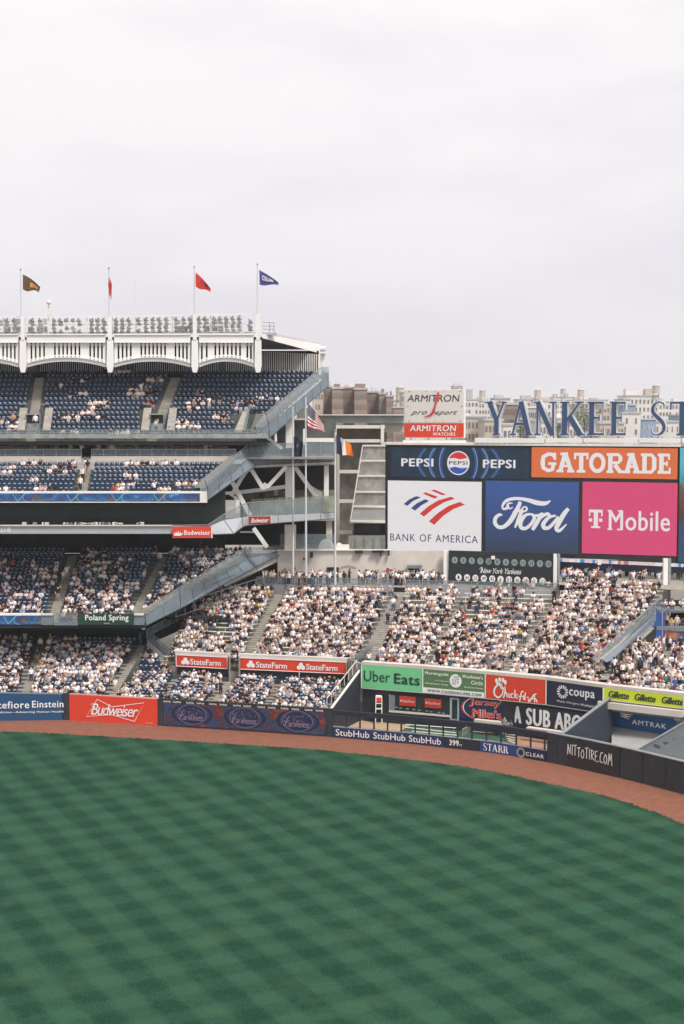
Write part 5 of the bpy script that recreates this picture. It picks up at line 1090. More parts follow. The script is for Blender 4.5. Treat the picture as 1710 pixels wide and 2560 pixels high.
# LED strip, blue soffit, dark back under the scoreboard
us_ = empty('shaded_concourse', W(1540, 1480, 172), 'dark concourse under the scoreboard with a coloured light strip along its ceiling', 'concourse')
strip = [led('strip_pink', 235, 205, 205), led('strip_blue', 70, 150, 215), led('strip_orange', 220, 120, 80), led('strip_white', 235, 232, 236)]
mb = MB(); x = 1401
while x < 1708:
    w_ = random.choice([5, 7, 9, 12]); D = 166-(x-1400)*.018; y = 1396+(x-1400)*.045; A, B = W(x, y, D), W(x+w_, y+8, D); mb.box(((A.x+B.x)/2, D, (A.z+B.z)/2), (B.x-A.x, .2, A.z-B.z), mi=random.choice([0, 0, 3, 1, 2, 0, 3])); x += w_
mb.build('light_strip', strip, us_)
mb = MB(); mb.prism([W(1398, 1402, 167), W(1720, 1416, 161), W(1720, 1434, 161), W(1398, 1424, 167)], (0, .3, 0)); mb.build('soffit_band', mat('soffit_blue', (.022, .035, .085), .6), us_)
ip('back_wall', DARK, 1395, 1400, 1800, 1475, 178, .3, us_)
for (p, y) in ((1456, 1462), (1470, 1465)): ip('kiosk', GREYM, p-12, y-8, p+12, y+12, 169, .5, us_)
ip('camera_fitting', OFFW, 1228, 1390, 1237, 1398, 162.8, .3, us_)
ip('camera_fitting', OFFW, 1494, 1400, 1502, 1412, 160, .3, us_)

# ==================================================================== NAME LETTERS ON TOP
nm_ = empty('name_sign', W(1400, 1112, 166), 'tall navy serif letters YANKEE ST edged in white on a white beam', 'sign')
LNAVY = mat('letter_navy', srgb(54, 76, 112), .5, var=.06); LSIDE = mat('letter_side', (.60, .63, .65), .6)
LP = Panel((W(1150, 1090, 169).x, 169.), (W(1760, 1090, 160).x, 160.), W(1215, 1090, 168).z, W(1215, 1004, 168).z)
for c, x0, x1 in (('Y', 1212, 1266), ('A', 1272, 1330), ('N', 1332, 1390), ('K', 1394, 1458), ('E', 1462, 1508), ('E', 1518, 1562), ('S', 1619, 1660), ('T', 1668, 1736), ('A', 1740, 1800)):
    h0, h1 = LP.u(x0), LP.u(x1); k = zpx(LP, x0, 1088); k1 = zpx(LP, x0, 1004)
    # solid body: every stroke as a deep bar, then white edge, then navy face
    body = MB()
    def deep(mbx, fn_):
        tmp = MB(); fn_(tmp); base = len(mbx.v)
        for f in tmp.f:
            vs_ = [Vector(tmp.v[i]) for i in f]; mbx.prism(vs_, -LP.n*.75)
    deep(body, lambda m_: serif(m_, LP, c, h0, k, h1, k1, .0, grow=.16)); o = body.build('letter', LSIDE, nm_)
    e1 = MB(); serif(e1, LP, c, h0, k, h1, k1, .15, grow=.15); e1.build('white_edge', WHT, o)
    e2 = MB(); serif(e2, LP, c, h0, k, h1, k1, .36, grow=-.01); e2.build('navy_face', LNAVY, o)
    mb = MB(); mb.beam(LP.P((h0+h1)/2, k-.1, -.5), LP.P((h0+h1)/2, k-.8, -.5), .15); mb.build('letter_bracket', STEEL, o)
for a in (1187, 1362, 1456, 1594, 1700):
    b_ = {1187: 1360, 1362: 1454, 1456: 1592, 1594: 1698, 1700: 1800}[a]; u0, u1 = LP.u(a), LP.u(b_); mb = MB(); zz_ = zpx(LP, a, 1106); z2 = zpx(LP, a, 1095); LP.slab(mb, u0, zz_, u1, z2, .4, 1.2); mb.build('support_beam', WHITE, nm_)
mb = MB(); SP.slab(mb, -.4, SP.h+.02, SP.w+.3, SP.h+.30, .2, 2.6); mb.build('walkway_edge', OFFW, nm_)
mb = MB()
for p in np.arange(1190, 1710, 14): u = LP.u(p); mb.beam(LP.P(u, zpx(LP, 1400, 1112), .3), LP.P(u, zpx(LP, 1400, 1092)+random.uniform(-.1, .1), .3), .05)
mb.build('cable_stay', STEEL, nm_)['kind'] = 'stuff'

# ==================================================================== CLOCK SIGN
ck = empty('clock_sign', W(1086, 1112, 171), 'square white clock sign ARMITRON with red hands over a red band', 'clock sign')
CP = px_panel(1011, 975, 1093, 171.5, 1160, 169.5); mb = MB(); CP.slab(mb, -.05, -.05, CP.w+.05, CP.h+.05, -.02, .9); mb.build('cabinet', WHITE, ck)
zr = zpx(CP, 1020, 1058); mb = MB(); CP.slab(mb, .05, zr+.08, CP.w-.05, CP.h, .04, .05); f_ = mb.build('clock_face', mat('clock_cream', (.70, .66, .61), .6, var=.03), ck)
mb = MB(); CP.slab(mb, .0, .0, CP.w, zr, .05, .06); rb_ = mb.build('red_band', REDS, ck)
t = MB(); X = CP.u; Z_ = lambda y: zpx(CP, 1085, y)
text(t, CP, 'ARMITRON', X(1017), Z_(1004), X(1147), Z_(987), .012, .12, off=.07); text(t, CP, 'pro', X(1025), Z_(1040), X(1067), Z_(1028), .02, .55, off=.07); text(t, CP, 'sport', X(1086), Z_(1040), X(1142), Z_(1027), .02, .55, off=.07)
t.build('lettering', BLKT, f_)
t = MB(); text(t, CP, 'ARMITRON', X(1024), Z_(1078), X(1139), Z_(1063), .035, .12, off=.08); text(t, CP, 'WATCHES', X(1081), Z_(1089), X(1137), Z_(1081), .03, .12, off=.08); t.build('lettering', WHT, rb_)
t = MB(); cx, cz = X(1085), Z_(1015.5)
for k in range(12):
    a = math.pi*k/6; dx, dz = math.sin(a), math.cos(a); s_ = min((CP.w/2-.1)/max(abs(dx), .01), (CP.h*.34)/max(abs(dz), .01)) 
    ribbon(t, CP, [(cx+dx*s_*.97, cz+dz*s_*.95), (cx+dx*(s_*.9), cz+dz*(s_*.88))], .06, .07)
t.build('hour_mark', mat('mark_brown', (.25, .12, .10)), f_)
RH = mat('red_hand', srgb(206, 70, 62), .5)
t = MB(); ribbon(t, CP, [(cx-.15, cz-.75), (X(1087), Z_(1012)), (X(1091), Z_(995)), (X(1095), Z_(980))], [.34, .22, .46, .16], .10); t.build('minute_hand', RH, f_)
t = MB(); ribbon(t, CP, [(X(1085), Z_(1026)), (X(1075), Z_(1038)), (X(1058), Z_(1043))], [.3, .26, .06], .13); ribbon(t, CP, [(X(1068), Z_(1042)), (X(1080), Z_(1030))], .12, .15); ribbon(t, CP, [(X(1082), Z_(1028)), (X(1090), Z_(1034)), (X(1079), Z_(1024))], .12, .17); t.build('hour_hand', RH, f_)
mb = MB(); CP.slab(mb, -.1, -.9, CP.w+.1, -.35, .3, 1.2); mb.build('support_beam', WHITE, ck)
for s_ in (.1, .4, .7, .95): mb = MB(); mb.beam(CP.P(CP.w*s_, -1.4, -.4), CP.P(CP.w*s_, 0, -.4), .15); mb.build('strut', STEEL, ck)

# ==================================================================== BLEACHER FRONT BOARDS
fw_ = empty('bleacher_front_wall', W(1200, 1790, 136), 'concrete front wall of the bleachers over the bullpen', 'wall')
BF = [(905, 140.0), (1060, 137.6), (1218, 134.8), (1372, 131.8), (1517, 128.0), (1720, 124.0), (2000, 119)]
ZT = 5.78
def bpan(i, z0, z1, off=0.):
    (p0, D0), (p1, D1) = BF[i], BF[i+1]; a, c = XD(p0, D0), XD(p1, D1); return Panel((a.x, a.y), (c.x, c.y), z0, z1)
for i in range(6):
    q = bpan(i, 0, ZT); mb = MB(); q.slab(mb, 0, 0 if i < 4 else 3.6, q.w, q.h, -.35, .5); mb.build('wall_core', NAVY if i < 4 else CONC, fw_); mb = MB(); q.slab(mb, 0, q.h-.02, q.w, q.h+.28, .08, .9); mb.build('coping', CREAM, fw_)
def adboard(i, m, lab, z0=3.45, z1=ZT-.04):
    q = bpan(i, z0, z1); e = empty('advert_board', q.P(q.w/2, 0, 0), lab, 'advertising board', 'advertising boards along the bleacher front'); mb = MB(); q.slab(mb, .04, 0, q.w-.04, q.h, .1, .25); mb.build('board', m, e)
    fr = MB(); fr.beam(q.P(.02, 0, .12), q.P(.02, q.h, .12), .07); fr.beam(q.P(q.w-.02, 0, .12), q.P(q.w-.02, q.h, .12), .07); fr.beam(q.P(0, -.04, .05), q.P(q.w, -.04, .05), .07); fr.build('edge_trim', OFFW, e); return q, e
q, e = adboard(0, mat('mint_green', srgb(112, 196, 140), .5, var=.04), 'pale green board with dark lettering Uber Eats')
t = MB(); X = q.u; text(t, q, 'Uber', X(911), .72, X(977), 1.78, .005, off=.14); text(t, q, 'Eats', X(987), .66, X(1052), 1.70, .05, off=.14, slope=-.03); t.build('lettering', mat('dark_green_text', (.012, .035, .028), .6), e)
q, e = adboard(1, mat('leaf_green', srgb(88, 124, 74), .5, var=.06), 'green board with leaf emblem above WWW.CASSENACARE.COM')
t = MB(); X = q.u; q.slab(t, .06, .0, q.w-.1, .52, .13, .02); text(t, q, 'Morningside', X(1065), 1.72, X(1124), 2.12, .04, off=.14); text(t, q, "Workmen's", X(1158), 1.76, X(1210), 2.12, .04, off=.14); text(t, q, 'Circle', X(1181), 1.2, X(1210), 1.6, .04, off=.14)
text(t, q, 'Nursing and', X(1091), 1.22, X(1124), 1.36, .04, off=.14); text(t, q, 'Rehabilitation Center', X(1066), .88, X(1124), 1.04, .04, off=.14); text(t, q, 'MultiCare Center', X(1164), .82, X(1211), .97, .04, off=.14)
disc(t, q, X(1142), 1.42, .62, .66, .14); t.build('lettering', WHT, e)
t = MB(); text(t, q, 'WWW.CASSENACARE.COM', X(1071), .12, X(1207), .40, .03, off=.16); t.build('lettering', MATS['dark_green_text'], e)
t = MB(); cx = X(1142); ribbon(t, q, [(cx-.05, 1.0), (cx, 1.5), (cx+.15, 1.9)], .05, .16)
for dx, dz, a in ((-.25, 1.2, 2.4), (-.25, 1.5, 2.3), (.22, 1.3, .8), (.25, 1.6, .9), (-.08, 1.8, 1.9), (.28, 1.88, 1.0)): ribbon(t, q, [(cx+dx-.12*math.cos(a), dz-.12*math.sin(a)), (cx+dx, dz), (cx+dx+.12*math.cos(a), dz+.12*math.sin(a))], [.02, .15, .02], .165)
t.build('leaf_emblem', MATS['leaf_green'], e)
q, e = adboard(2, REDS, 'red board with white script lettering Chick-fil-A')
t = MB(); X = q.u
def bz(pts, k=3.075, ox=1200, oy=1480): 
    return [(X(ox+x/k), zpx(q, ox+x/k, oy+y/k), w/k*.038) for x, y, w in pts]
CH = [[(175, 745, 8), (160, 710, 12), (128, 735, 14), (122, 780, 14), (150, 808, 14), (180, 790, 10), (190, 755, 10), (176, 700, 9)], [(170, 705, 11), (150, 695, 11), (138, 710, 11)],
      [(176, 735, 7), (196, 742, 7), (190, 730, 6)], [(205, 720, 7), (205, 770, 11), (195, 812, 9)], [(200, 785, 7), (215, 770, 9), (222, 790, 9), (225, 808, 9)], [(238, 775, 9), (238, 805, 9), (246, 808, 6)],
      [(272, 780, 9), (256, 782, 9), (254, 805, 9), (272, 810, 7)], [(284, 750, 9), (282, 815, 9)], [(304, 782, 8), (286, 795, 8), (306, 816, 9)], [(308, 798, 9), (322, 798, 9)],
      [(352, 765, 8), (338, 762, 10), (328, 800, 10), (322, 840, 9)], [(322, 800, 7), (345, 798, 7)], [(352, 790, 9), (350, 822, 9)], [(366, 768, 9), (362, 820, 9), (372, 822, 7)], [(378, 805, 9), (394, 808, 9)], 
      [(452, 780, 8), (430, 790, 10), (400, 838, 10), (392, 825, 9), (418, 815, 9), (448, 820, 10), (462, 845, 9)], [(436, 782, 10), (440, 842, 10)]]
for i, s_ in enumerate(CH): cv = crom(bz(s_), 5); ribbon(t, q, [(p[0], p[1]) for p in cv], [p[2]*1.0 for p in cv], .14+.01*i)
for x_, y_, a in ((138, 680, 15), (163, 672, 12), (188, 676, 15), (206, 693, 12)): p = bz([(x_, y_, a)])[0]; disc(t, q, p[0], p[1], .15, .24, .14, 10)
t.build('lettering', WHT, e)
q, e = adboard(3, mat('coupa_navy', srgb(32, 36, 62), .5), 'navy board with white petal emblem and lettering coupa')
t = MB(); X = q.u; text(t, q, 'coupa', X(1428), .92, X(1493), 1.78, .045, off=.14, slope=0.02); text(t, q, 'Make Margins', X(1398), .36, X(1454), .60, .0, off=.14); text(t, q, 'Multiply\u2122', X(1458), .30, X(1501), .60, .03, off=.14)
cx, cz = X(1412), 1.42
for k in range(14): a = 2*math.pi*k/14; ribbon(t, q, [(cx+.28*math.cos(a), cz+.30*math.sin(a)), (cx+.48*math.cos(a), cz+.52*math.sin(a)), (cx+.60*math.cos(a), cz+.64*math.sin(a))], [.05, .17, .10], .14+.002*k)
t.build('lettering', WHT, e)
q, e = adboard(4, mat('lime_yellow', srgb(206, 222, 40), .5, var=.04), 'bright yellow board repeating black lettering Gillette', 4.72, ZT-.04)
t = MB(); X = q.u
for a, c in ((1527, 1579), (1593, 1646), (1661, 1716)): text(t, q, 'Gillette', X(a), .22, X(c), .86, .055, .18, .88, off=.14)
t.build('lettering', BLKT, e)
mb = MB(); q2 = bpan(4, 3.9, 4.66); q2.slab(mb, -.4, .05, q2.w, .62, .5, 1.2); mb.build('beige_ledge', CREAM, fw_)
# Amtrak recess
am = empty('advert_board', W(1610, 1830, 128.5), 'blue board with white emblem and lettering AMTRAK under the beige ledge', 'advertising board')
AP = Panel((XD(1534, 129.5).x, 129.5), (XD(1700, 125.5).x, 125.5), W(1534, 1815, 129.5).z, W(1534, 1766, 129.5).z); mb = MB(); AP.slab(mb, 0, 0, AP.w, AP.h, 0, .2); mb.build('board', mat('amtrak_blue', srgb(24, 82, 136), .5), am)
t = MB(); X = AP.u; z_ = AP.h*.5; text(t, AP, 'AMTRAK', X(1586), z_-.42, X(1673), z_+.02, .045, 0, 1.1, off=.05, slope=0)
for k in range(3): ribbon(t, AP, [(X(1554)+.05*k, z_+.52-.17*k), (X(1570), z_+.40-.14*k), (X(1588)-.18*k, z_+.44-.22*k)], [.04, .13, .06], .05+.01*k)
t.build('lettering', WHT, am)
rc = empty('monument_terrace', W(1620, 1880, 122), 'grey concrete terrace between the navy wedge wall and the dark pitted slope', 'terrace')
mb = MB(); mb.prism([W(1530, 1818, 129.4), W(1700, 1838, 125.6), W(1700, 1905, 122.0), W(1530, 1905, 122.0)], (0, .2, 0)); mb.build('concrete_slope', mat('pale_concrete', (.36, .35, .34), .9, var=.12), rc)
mb = MB(); mb.prism([W(1580, 1882, 119.6), W(1712, 1803, 123.0), W(1740, 1790, 123.6), W(1740, 1925, 117), W(1712, 1915, 117.4)], (0, .25, 0)); mb.build('pitted_slope', mat('slate_slope', (.085, .095, .105), .8, var=.2), rc)
_a, _b, _c = W(1580, 1882, 119.6), W(1712, 1803, 123.0), W(1740, 1925, 117); _n = (_b-_a).cross(_c-_a).normalized()
if _n.y > 0: _n = -_n
for p, y in ((1643, 1867), (1668, 1861), (1692, 1853)):
    d_ = ray(p, y); o_ = Vector((0, 0, H)); A = o_+d_*((_a-o_).dot(_n)/d_.dot(_n))+_n*.03; e1_ = (_b-_a).normalized(); e2_ = _n.cross(e1_); mb = MB(); mb.prism([A+e1_*.24*math.cos(k*math.pi/5)+e2_*.42*math.sin(k*math.pi/5) for k in range(10)], -_n*.05); mb.build('dark_niche', BLACK, rc)
mb = MB(); mb.beam(W(1580, 1881, 119.4), W(1740, 1789, 123.4), .1); mb.build('slope_rail', STEEL, rc)
ip('pillar', GREYM, 1686, 1776, 1705, 1800, 124.8, .5, rc)
# navy wedge walls at each end of the bullpen
wg = empty('wedge_wall', W(1470, 1850, 124), 'navy wedge shaped wall rising from the outfield wall to the coupa board', 'wall')
a = wall_at(1405); c = XD(1533, 127.6); mb = MB(); mb.prism([(a.x, a.y+.4, 0), (c.x, c.y, 0), (c.x, c.y, 4.9), (a.x, a.y+.4, WH)], (.25, .15, 0)); mb.build('wall_face', mat('wedge_navy', (.032, .042, .062), .55, var=.15), wg)
mb = MB(); mb.beam((a.x, a.y+.4, WH+.05), (c.x, c.y, 4.95), .3, .12); mb.build('coping', STEEL, wg)
wg = empty('wedge_wall', W(860, 1780, 136), 'dark navy end wall of the lower stand sloping up beside the Uber Eats board', 'wall')
a = wall_at(828); c = XD(900, 140.3); mb = MB(); mb.prism([(a.x, a.y+.4, 0), (c.x, c.y, 0), (c.x, c.y, 5.1), (a.x, a.y+.4, WH)], (-.25, .15, 0)); mb.build('wall_face', NAVY, wg)
mb = MB(); mb.beam((a.x, a.y+.4, WH+.05), (c.x, c.y, 5.15), .22, .10); mb.build('coping', OFFW, wg)
mb = MB(); a2, c2 = Vector((a.x-.4, a.y+.6, WH)), Vector((c.x-.3, c.y, 5.2)); mb.beam(a2+Vector((0, 0, 1)), c2+Vector((0, 0, .9)), .06)
for k in range(8): p = a2.lerp(c2, k/7); mb.beam(p, p+Vector((0, 0, 1)), .05)
mb.build('handrail', OFFW, wg)

# State Farm boards on the left bleacher front
lf = empty('bleacher_front_wall', W(650, 1690, 149), 'pale concrete front wall of the left bleachers above a navy strip', 'wall')
def XZ(p0, D0, p1, D1, z0, z1): a, c = XD(p0, D0), XD(p1, D1); return Panel((a.x, a.y), (c.x, c.y), z0, z1)
for (p0, D0, p1, D1, n_) in ((437, 150.6, 567, 149.0, 1), (596, 148.8, 868, 146.0, 2)):
    q = XZ(p0, D0, p1, D1, 2.8, 5.05); mb = MB(); q.slab(mb, 0, 0, q.w, .95, -.1, .3); mb.build('navy_strip', NAVY, lf); mb = MB(); q.slab(mb, -.1, q.h-.08, q.w+.1, q.h+.28, .08, .7); mb.build('coping', CREAM, lf)
    e = empty('advert_board', q.P(q.w/2, 1, 0), 'short red board with one white StateFarm lettering beside the stair' if n_ == 1 else 'long red board with two white StateFarm letterings', 'advertising board', 'StateFarm boards on the left bleacher front')
    mb = MB(); q.slab(mb, 0, .92, q.w, q.h-.08, .12, .35); mb.build('board', REDS, e)
    fr = MB(); 
    for z_ in (.94, q.h-.10): fr.beam(q.P(0, z_, .14), q.P(q.w, z_, .14), .06)
    for x_ in (.03, q.w-.03): fr.beam(q.P(x_, .92, .14), q.P(x_, q.h-.08, .14), .06)
    fr.build('edge_trim', WHT, e)
    t = MB()
    for (tx, l0, l1) in (((452, 475, 552),) if n_ == 1 else ((616, 640, 718), (742, 766, 845))):
        X = q.u; text(t, q, 'StateFarm', X(l0), 1.18, X(l1), 1.80, .04, 0, .9, off=.17); cx = X(tx+11); r_ = (X(tx+22)-X(tx))/2*.50
        disc(t, q, cx, 1.68, r_*.95, .23, .16, 12); disc(t, q, cx-r_*.95, 1.38, r_, .23, .17, 12); disc(t, q, cx+r_*.95, 1.38, r_, .23, .18, 12)
    t.build('lettering', WHT, e)
mb = MB(); mb.beam(W(748, 1680, 146.8), W(748, 1697, 146.8), .07); mb.build('thin_post', WHT, lf)
# stair gap and right recess
sg_ = empty('stair_passage', W(582, 1700, 150), 'narrow concrete stair between the two StateFarm boards', 'stair')
for k in range(8): A = XD(582, 149.4+k*.5); mb = MB(); mb.box((A.x, A.y, 1.9+k*.32), (1.15, .5, 3.0)); mb.build('step', CONCL, sg_)
for p in (569, 594):
    mb = MB(); a, c = XD(p, 148.4), XD(p, 153.2); mb.prism([(a.x, a.y, 1.5), (c.x, c.y, 1.5), (c.x, c.y, 6.1), (a.x, a.y, 5.0)], (.18, 0, 0)); mb.build('side_wall', CONC, sg_)
sp = empty('stair_passage', W(885, 1690, 144), 'concrete stairwell between the long StateFarm board and the Uber Eats board', 'stair')
a, c = XD(868, 146.2), XD(903, 140.3)
mb = MB(); mb.prism([(a.x, a.y, 2), (c.x, c.y, 2), (c.x, c.y, 5.75), (a.x, a.y, 5.35)], (.2, .25, 0)); mb.build('side_wall', CONCL, sp)
mb = MB(); mb.prism([W(888, 1650, 146), W(912, 1650, 146), W(904, 1662, 141), W(880, 1662, 144)], (0, 0, .2)); mb.build('landing', DARK, sp)
rail(878, 912, 1640, 1662, 143.5, 14, True, sp, yt1=1628, yb1=1655, D1=146)
rail(566, 594, 1620, 1644, 149, 14, True, sg_, yt1=1598, yb1=1622, D1=152)
# glass corner wall at the left of the bleachers
gc = empty('glass_corner_wall', W(400, 1660, 152), 'grey metal and glass corner wall where the bleachers meet the grandstand', 'wall')
mb = MB(); mb.prism([W(368, 1600, 155), W(439, 1668, 150.9), W(439, 1680, 150.9), W(410, 1672, 152), W(368, 1640, 155)], (0, .2, 0)); mb.build('lower_panel', CREAM, gc)
mb = MB(); mb.prism([W(367, 1584, 155.2), W(439, 1644, 151), W(439, 1672, 151), W(367, 1622, 155.2)], (0, .12, 0)); mb.build('metal_panel', BLUEG, gc)
rail(367, 439, 1574, 1596, 155.2, 16, True, gc, yt1=1632, yb1=1650, D1=151)
rail(367, 460, 1574, 1594, 155.3, 16, True, gc, yt1=1520, yb1=1545, D1=160)
# parapet on the right of the bleachers
rp_ = empty('bleacher_end_parapet', W(1560, 1620, 140), 'glass and steel parapet climbing beside the packed bleachers on the right', 'parapet')
def pp(name, m, P, D, th=.2): mb = MB(); mb.prism([W(x, y, d) for (x, y), d in zip(P, D)], (0, th, 0)); mb.build(name, m, rp_)
pp('steel_stringer', BLUEG, [(1508, 1650), (1640, 1536), (1640, 1552), (1530, 1650), (1516, 1656)], [131.6, 146, 146, 132, 131.6])
pp('glass_panel', GLASS, [(1484, 1645), (1654, 1492), (1654, 1530), (1488, 1652)], [131, 148, 148, 131], .05)
pp('stair_flight', CONCL, [(1492, 1648), (1640, 1512), (1640, 1540), (1520, 1648)], [131.8, 147.6, 147.6, 132.6])
pp('concrete_wedge', CREAM, [(1545, 1640), (1632, 1572), (1606, 1600), (1606, 1652), (1542, 1652)], [136, 144, 142, 142, 136])
pp('dark_gap', DARK, [(1606, 1602), (1640, 1570), (1640, 1650), (1606, 1650)], [142.3, 145, 145, 142.3])
mb = MB(); A, B = W(1484, 1644, 131), W(1656, 1490, 148.2); mb.beam(A, B, .09)
for k in range(10): p = A.lerp(B, k/9); mb.beam(p, p-Vector((0, 0, 1.2)), .05)
mb.build('handrail', STEEL, rp_)
# bar terraces with display columns at the far right
br = empty('bar_terrace', W(1670, 1640, 146), 'two storey bar terrace wrapped in blue and red displays at the right edge', 'terrace building')
am2, n, l, b = node_mat('blue_red_display'); g = n.new('ShaderNodeNewGeometry'); t1 = n.new('ShaderNodeTexNoise'); t1.inputs['Scale'].default_value = .8; t1.inputs['Detail'].default_value = 6
r1 = n.new('ShaderNodeValToRGB'); e = r1.color_ramp.elements; e[0].position = .32; e[0].color = (*srgb(60, 60, 110), 1); e[1].position = .68; e[1].color = (*srgb(186, 60, 52), 1)
for p_, c_ in ((.42, (44, 76, 140)), (.5, (100, 86, 120)), (.56, (180, 130, 50)), (.62, (190, 110, 105))): x = e.new(p_); x.color = (*srgb(*c_), 1)
l.new(g.outputs['Position'], t1.inputs['Vector']); l.new(t1.outputs['Fac'], r1.inputs[0]); l.new(r1.outputs[0], b.inputs['Emission Color']); b.inputs['Emission Strength'].default_value = .6; b.inputs['Base Color'].default_value = (.01, .01, .01, 1)
BLP = led('pillar_blue', 62, 104, 168, .8); PKL = led('pillar_pink', 215, 160, 190, .8)
def bb_(name, m, x0, y0, x1, y1, D, th=.4): return ip(name, m, x0, y0, x1, y1, D, th, br)
for y0, y1 in ((1528, 1566), (1574, 1618)):
    o = bb_('display_column', BLP, 1630, y0, 1662, y1, 146.5); mb = MB(); mb.beam(W(1638, y0+2, 146.2), W(1636, (y0+y1)/2, 146.2), .12); mb.beam(W(1636, (y0+y1)/2, 146.2), W(1632, y1-2, 146.2), .12); mb.beam(W(1656, y0+1, 146.2), W(1656, y1-1, 146.2), .08); mb.build('light_streak', PKL, o)
bb_('display_wall', am2, 1662, 1582, 1820, 1618, 146.6); bb_('ledge', BLUEG, 1640, 1566, 1820, 1574, 146.3, .7); bb_('glass_rail', GLASS, 1650, 1518, 1820, 1532, 146.2, .05); bb_('rear_wall', DARK, 1640, 1500, 1820, 1640, 151)
bb_('rear_fill', DARK, 1636, 1618, 1820, 1690, 147.2); bb_('lower_awning', GREYM, 1644, 1628, 1700, 1634, 144, 1.6); bb_('lower_awning', OFFW, 1646, 1640, 1699, 1646, 143.6, 1.2); bb_('post', CREAM, 1634, 1612, 1640, 1652, 145.5); bb_('post', BLUEG, 1662, 1646, 1674, 1690, 144)
bb_('floor', CONC, 1640, 1570, 1820, 1573, 149, 4); bb_('floor', CONC, 1640, 1520, 1820, 1522, 149.5, 3)
for k in range(16): A = W(rng.uniform(1652, 1760), 1572, rng.uniform(147, 149)); person((A.x, A.y, A.z), 0, STD[rng.integers(len(STD))] if k % 3 == 0 else None, 'the display terrace at the edge', 0)
for k in range(22): A = W(rng.uniform(1655, 1770), 1521, rng.uniform(147.5, 150)); person((A.x, A.y, A.z-.2), 0, None, 'the top of the display terrace', 0)
# lower platform crowd at right
for k in range(115):
    D = rng.uniform(131.5, 141); p = rng.uniform(1515+(D-131)*6, 1790); A = XD(p, D); person((A.x, A.y, 5.9+(D-131)*.12), rng.choice([0, 0, 1.2, -1.3, 3]), STD[rng.integers(len(STD))], 'the platform beside the display terrace', 0)
mb = MB(); mb.add([(*XD(1500, 131.2).to_2d(), 5.9), (*XD(1840, 131.2).to_2d(), 5.9), (*XD(1840, 142).to_2d(), 7.2), (*XD(1500, 142).to_2d(), 7.2)], [(0, 1, 2, 3)]); mb.build('platform_floor', CONC, br)
rail(1550, 1840, 1696, 1716, 130.6, 20, True, br, yt1=1724, yb1=1746, D1=127.5)
rail(1640, 1840, 1712, 1730, 128.5, 20, True, br, yt1=1730, yb1=1752, D1=126.5)

# ==================================================================== BULLPEN
bp_ = 'bullpen'
A0 = [wall_at(p) for p in (832, 1030, 1240, 1367, 1405)]
mb = MB(); mb.add([(p.x, p.y+.4, .02) for p in A0]+[(*XD(1530, 127.8).to_2d(), .02), (*XD(1372, 131.9).to_2d(), .02), (*XD(1060, 137.7).to_2d(), .02), (*XD(905, 140.2).to_2d(), .02)], [tuple(range(9))])
tag(mb.build('bullpen_turf', mat('bullpen_green', (.028, .085, .05), .9, var=.25, vscale=2)), kind='structure')
TAN = mat('bullpen_dirt', (.44, .30, .19), .95, var=.1, vscale=1.5); TAN2 = mat('bullpen_red_dirt', (.36, .20, .13), .95, var=.1)
def gsheet(name, pts, m, z): o = MB(); o.add([G(x, y, z) for x, y in pts], [tuple(range(len(pts)))]); o = o.build(name, m); o['kind'] = 'structure'
gsheet('bullpen_dirt_path', [(868, 1812), (935, 1790), (1050, 1800), (1000, 1828), (960, 1836), (868, 1832)], TAN, .03)
gsheet('bullpen_dirt_path', [(1182, 1824), (1262, 1829), (1262, 1835), (1182, 1830)], TAN, .03); gsheet('bullpen_dirt_path', [(1290, 1826), (1370, 1836), (1372, 1880), (1290, 1868)], TAN2, .03)
for k, (x0, y0, x1, y1) in enumerate(((1012, 1818, 1140, 1832), (1014, 1811, 1140, 1820), (1030, 1828, 1142, 1838))):
    A, B = G(x0, y0, .45), G(x1, y1, .45); e = empty('bullpen_bench', A, ['front white bench strip in the bullpen', 'rear white bench strip in the bullpen', 'nearest low white bench strip in the bullpen'][k], 'bench', 'benches in the bullpen'); mb = MB(); mb.beam(A, B, .16, .05); mb.build('seat_plank', ALU, e)
    for s_ in (.05, .5, .95): p = A.lerp(B, s_); mb = MB(); mb.beam(p, (p.x, p.y, .02), .07); mb.build('leg', STEEL, e)
for k in range(4):
    A, B = G(1262+k*3, 1836+k*5, .3+.1*k), G(1288, 1838+k*7, .3+.1*k); mb = MB(); mb.beam(A, B, .3, .06); tag(mb.build('wooden_step', mat('step_wood', (.42, .36, .28), .8)), ['lowest', 'second', 'third', 'topmost'][k]+' pale plank of the bullpen steps beside the red dirt', 'step plank', 'pale planks of the bullpen steps')
mb = MB(); p0, p1 = G(1156, 1842, .1), G(1178, 1828, .1)
for k in range(7): p = p0.lerp(p1, k/6); mb.beam(p, p+Vector((0, 0, .7)), .05)
mb.beam(p0+Vector((0, 0, .7)), p1+Vector((0, 0, .7)), .06); tag(mb.build('picket_rail', mat('rail_cream', (.4, .38, .3))), 'short pale picket rail on the bullpen turf', 'rail')
